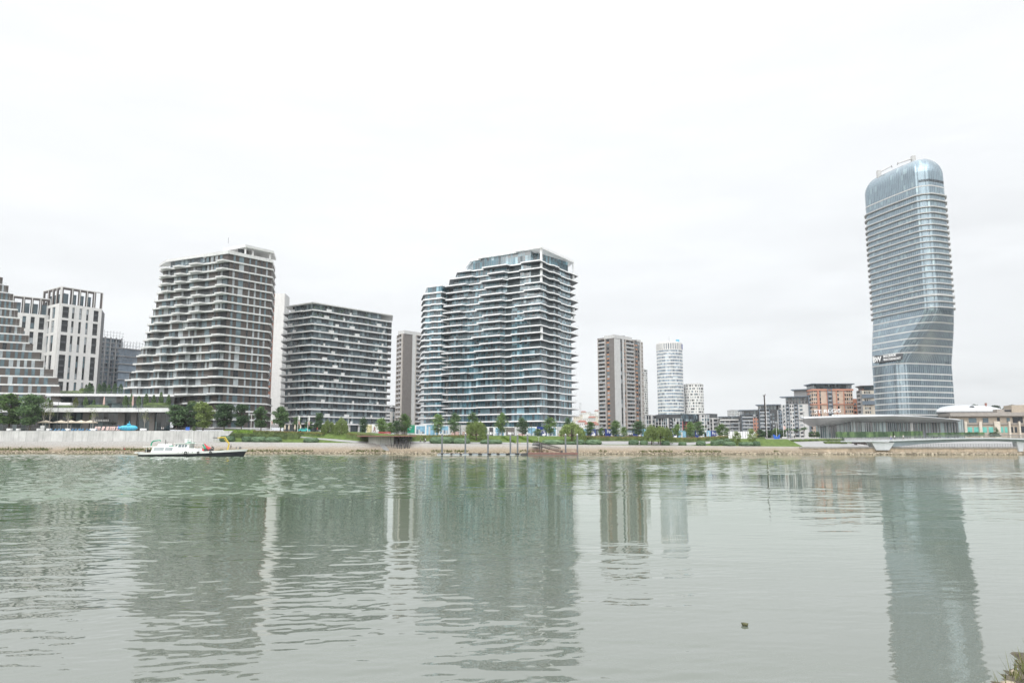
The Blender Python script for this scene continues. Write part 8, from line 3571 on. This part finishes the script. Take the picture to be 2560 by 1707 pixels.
for k, px in enumerate((464, 495, 526)):
    b = MB()
    y = pw(px, [(464, 1131.5), (495, 1131), (526, 1130.5)])
    c = P(px, y, YB - .12)
    n = 14
    for j in range(n):
        a, e = 2 * pi * j / n, 2 * pi * (j + 1) / n
        rr = .38 if k == 0 else .26
        b.tube((c.x + rr * cos(a), c.y, c.z + rr * sin(a)), (c.x + rr * cos(e), c.y, c.z + rr * sin(e)), .12, n=5)
    b.build('tyre_fender', M['black'], boat)
for px in (445, 455.5, 471, 480.5):
    b = MB()
    c = P(px, 1130.7, YB - .06)
    b.tube((c.x, c.y, c.z), (c.x, c.y + .1, c.z), .12, n=8)
    b.build('porthole', M['g_dark'], boat)
b = MB()
for k in range(12):
    px = lerp(566, 606, k / 11)
    p = P(px, pw(px, [(566, 1123.5), (606, 1121.5)]), YB + .4 + 2.2 * max(0, (px - 585) / 21) ** 2)
    b.tube(p, p + Vector((0, 0, .55)), .03, n=4)
for px in (591, 599, 602):
    p = P(px, 1121, YB + 2.5)
    b.tube(p, p + Vector((0, 0, .5)), .18, n=8)
b.build('bow_railing', M['rail'], boat)
b = MB()
for px in (366, 373):
    p = P(px, 1127, YB + 2)
    b.ell(p, .5, .5, .4, 8, 5)
b.build('rope_coil', M['black'], boat)
for px, y, w_, h_, mt, lb in ((507.5, 1124, 4.5, 3.5, 'redp', 'small red crate on the open deck of the work boat'),):
    b = MB()
    p = P(px, y + h_ / 2, YB + 1.6)
    d = .14 * w_ / 1.2
    b.box(p.x - d / 2, p.x + d / 2, p.y, p.y + .5, p.z - .05, p.z + .42)
    b.box(p.x - d / 2 - .03, p.x + d / 2 + .03, p.y - .03, p.y + .53, p.z + .42, p.z + .48)
    tag(b.build('crate', M[mt], loc=tuple(p)), lb, 'crate')
for px, y, mt, lb, tilt in ((512, 1118.5, 'green', 'green channel buoy lying on the deck of the work boat', -.6), (517, 1116.5, 'redp', 'red channel buoy lying on the deck, left one', -.7), (523, 1119.5, 'redp', 'red channel buoy lying on the deck, right one', -.9)):
    p = P(px, y, YB + 2)
    b = MB()
    d = Vector((sin(tilt), 0, cos(tilt)))
    b.tube(p - d * 1.0, p - d * .2, .35, .38, 10)
    b.tube(p - d * .2, p + d * .8, .38, .1, 10)
    b.tube(p + d * .75, p + d * 1.1, .2, .2, 8)
    b.tube(p - d * 1.0, Vector((p.x + .3, p.y, bz(1128) + .1)), .3, .35, 8)
    tag(b.build('buoy', M[mt], loc=tuple(p)), lb, 'buoy', 'channel buoys on the work boat')
b = MB()
for px in (516, 528):
    p = P(px, 1124.5, YB + 2)
    b.ell(p, .8, .7, .55, 9, 5)
tag(b.build('net_heap', M['brownd'], loc=tuple(P(520, 1125, YB + 2))), 'dark heap of gear below the buoys on the work boat', 'gear')
dzk = bz(1126.5)
person(534, YB + 1.8, dzk, 1.75, 'black', 'darkgrey', 'crewman in dark clothes bending over on the boat deck', 'bend', -1, group='crew of the work boat')
person(577, YB + 2.0, bz(1123.5), 1.6, 'darkgrey', 'black', 'crewman in dark clothes standing beside the yellow crane', 'stand', -1, group='crew of the work boat')
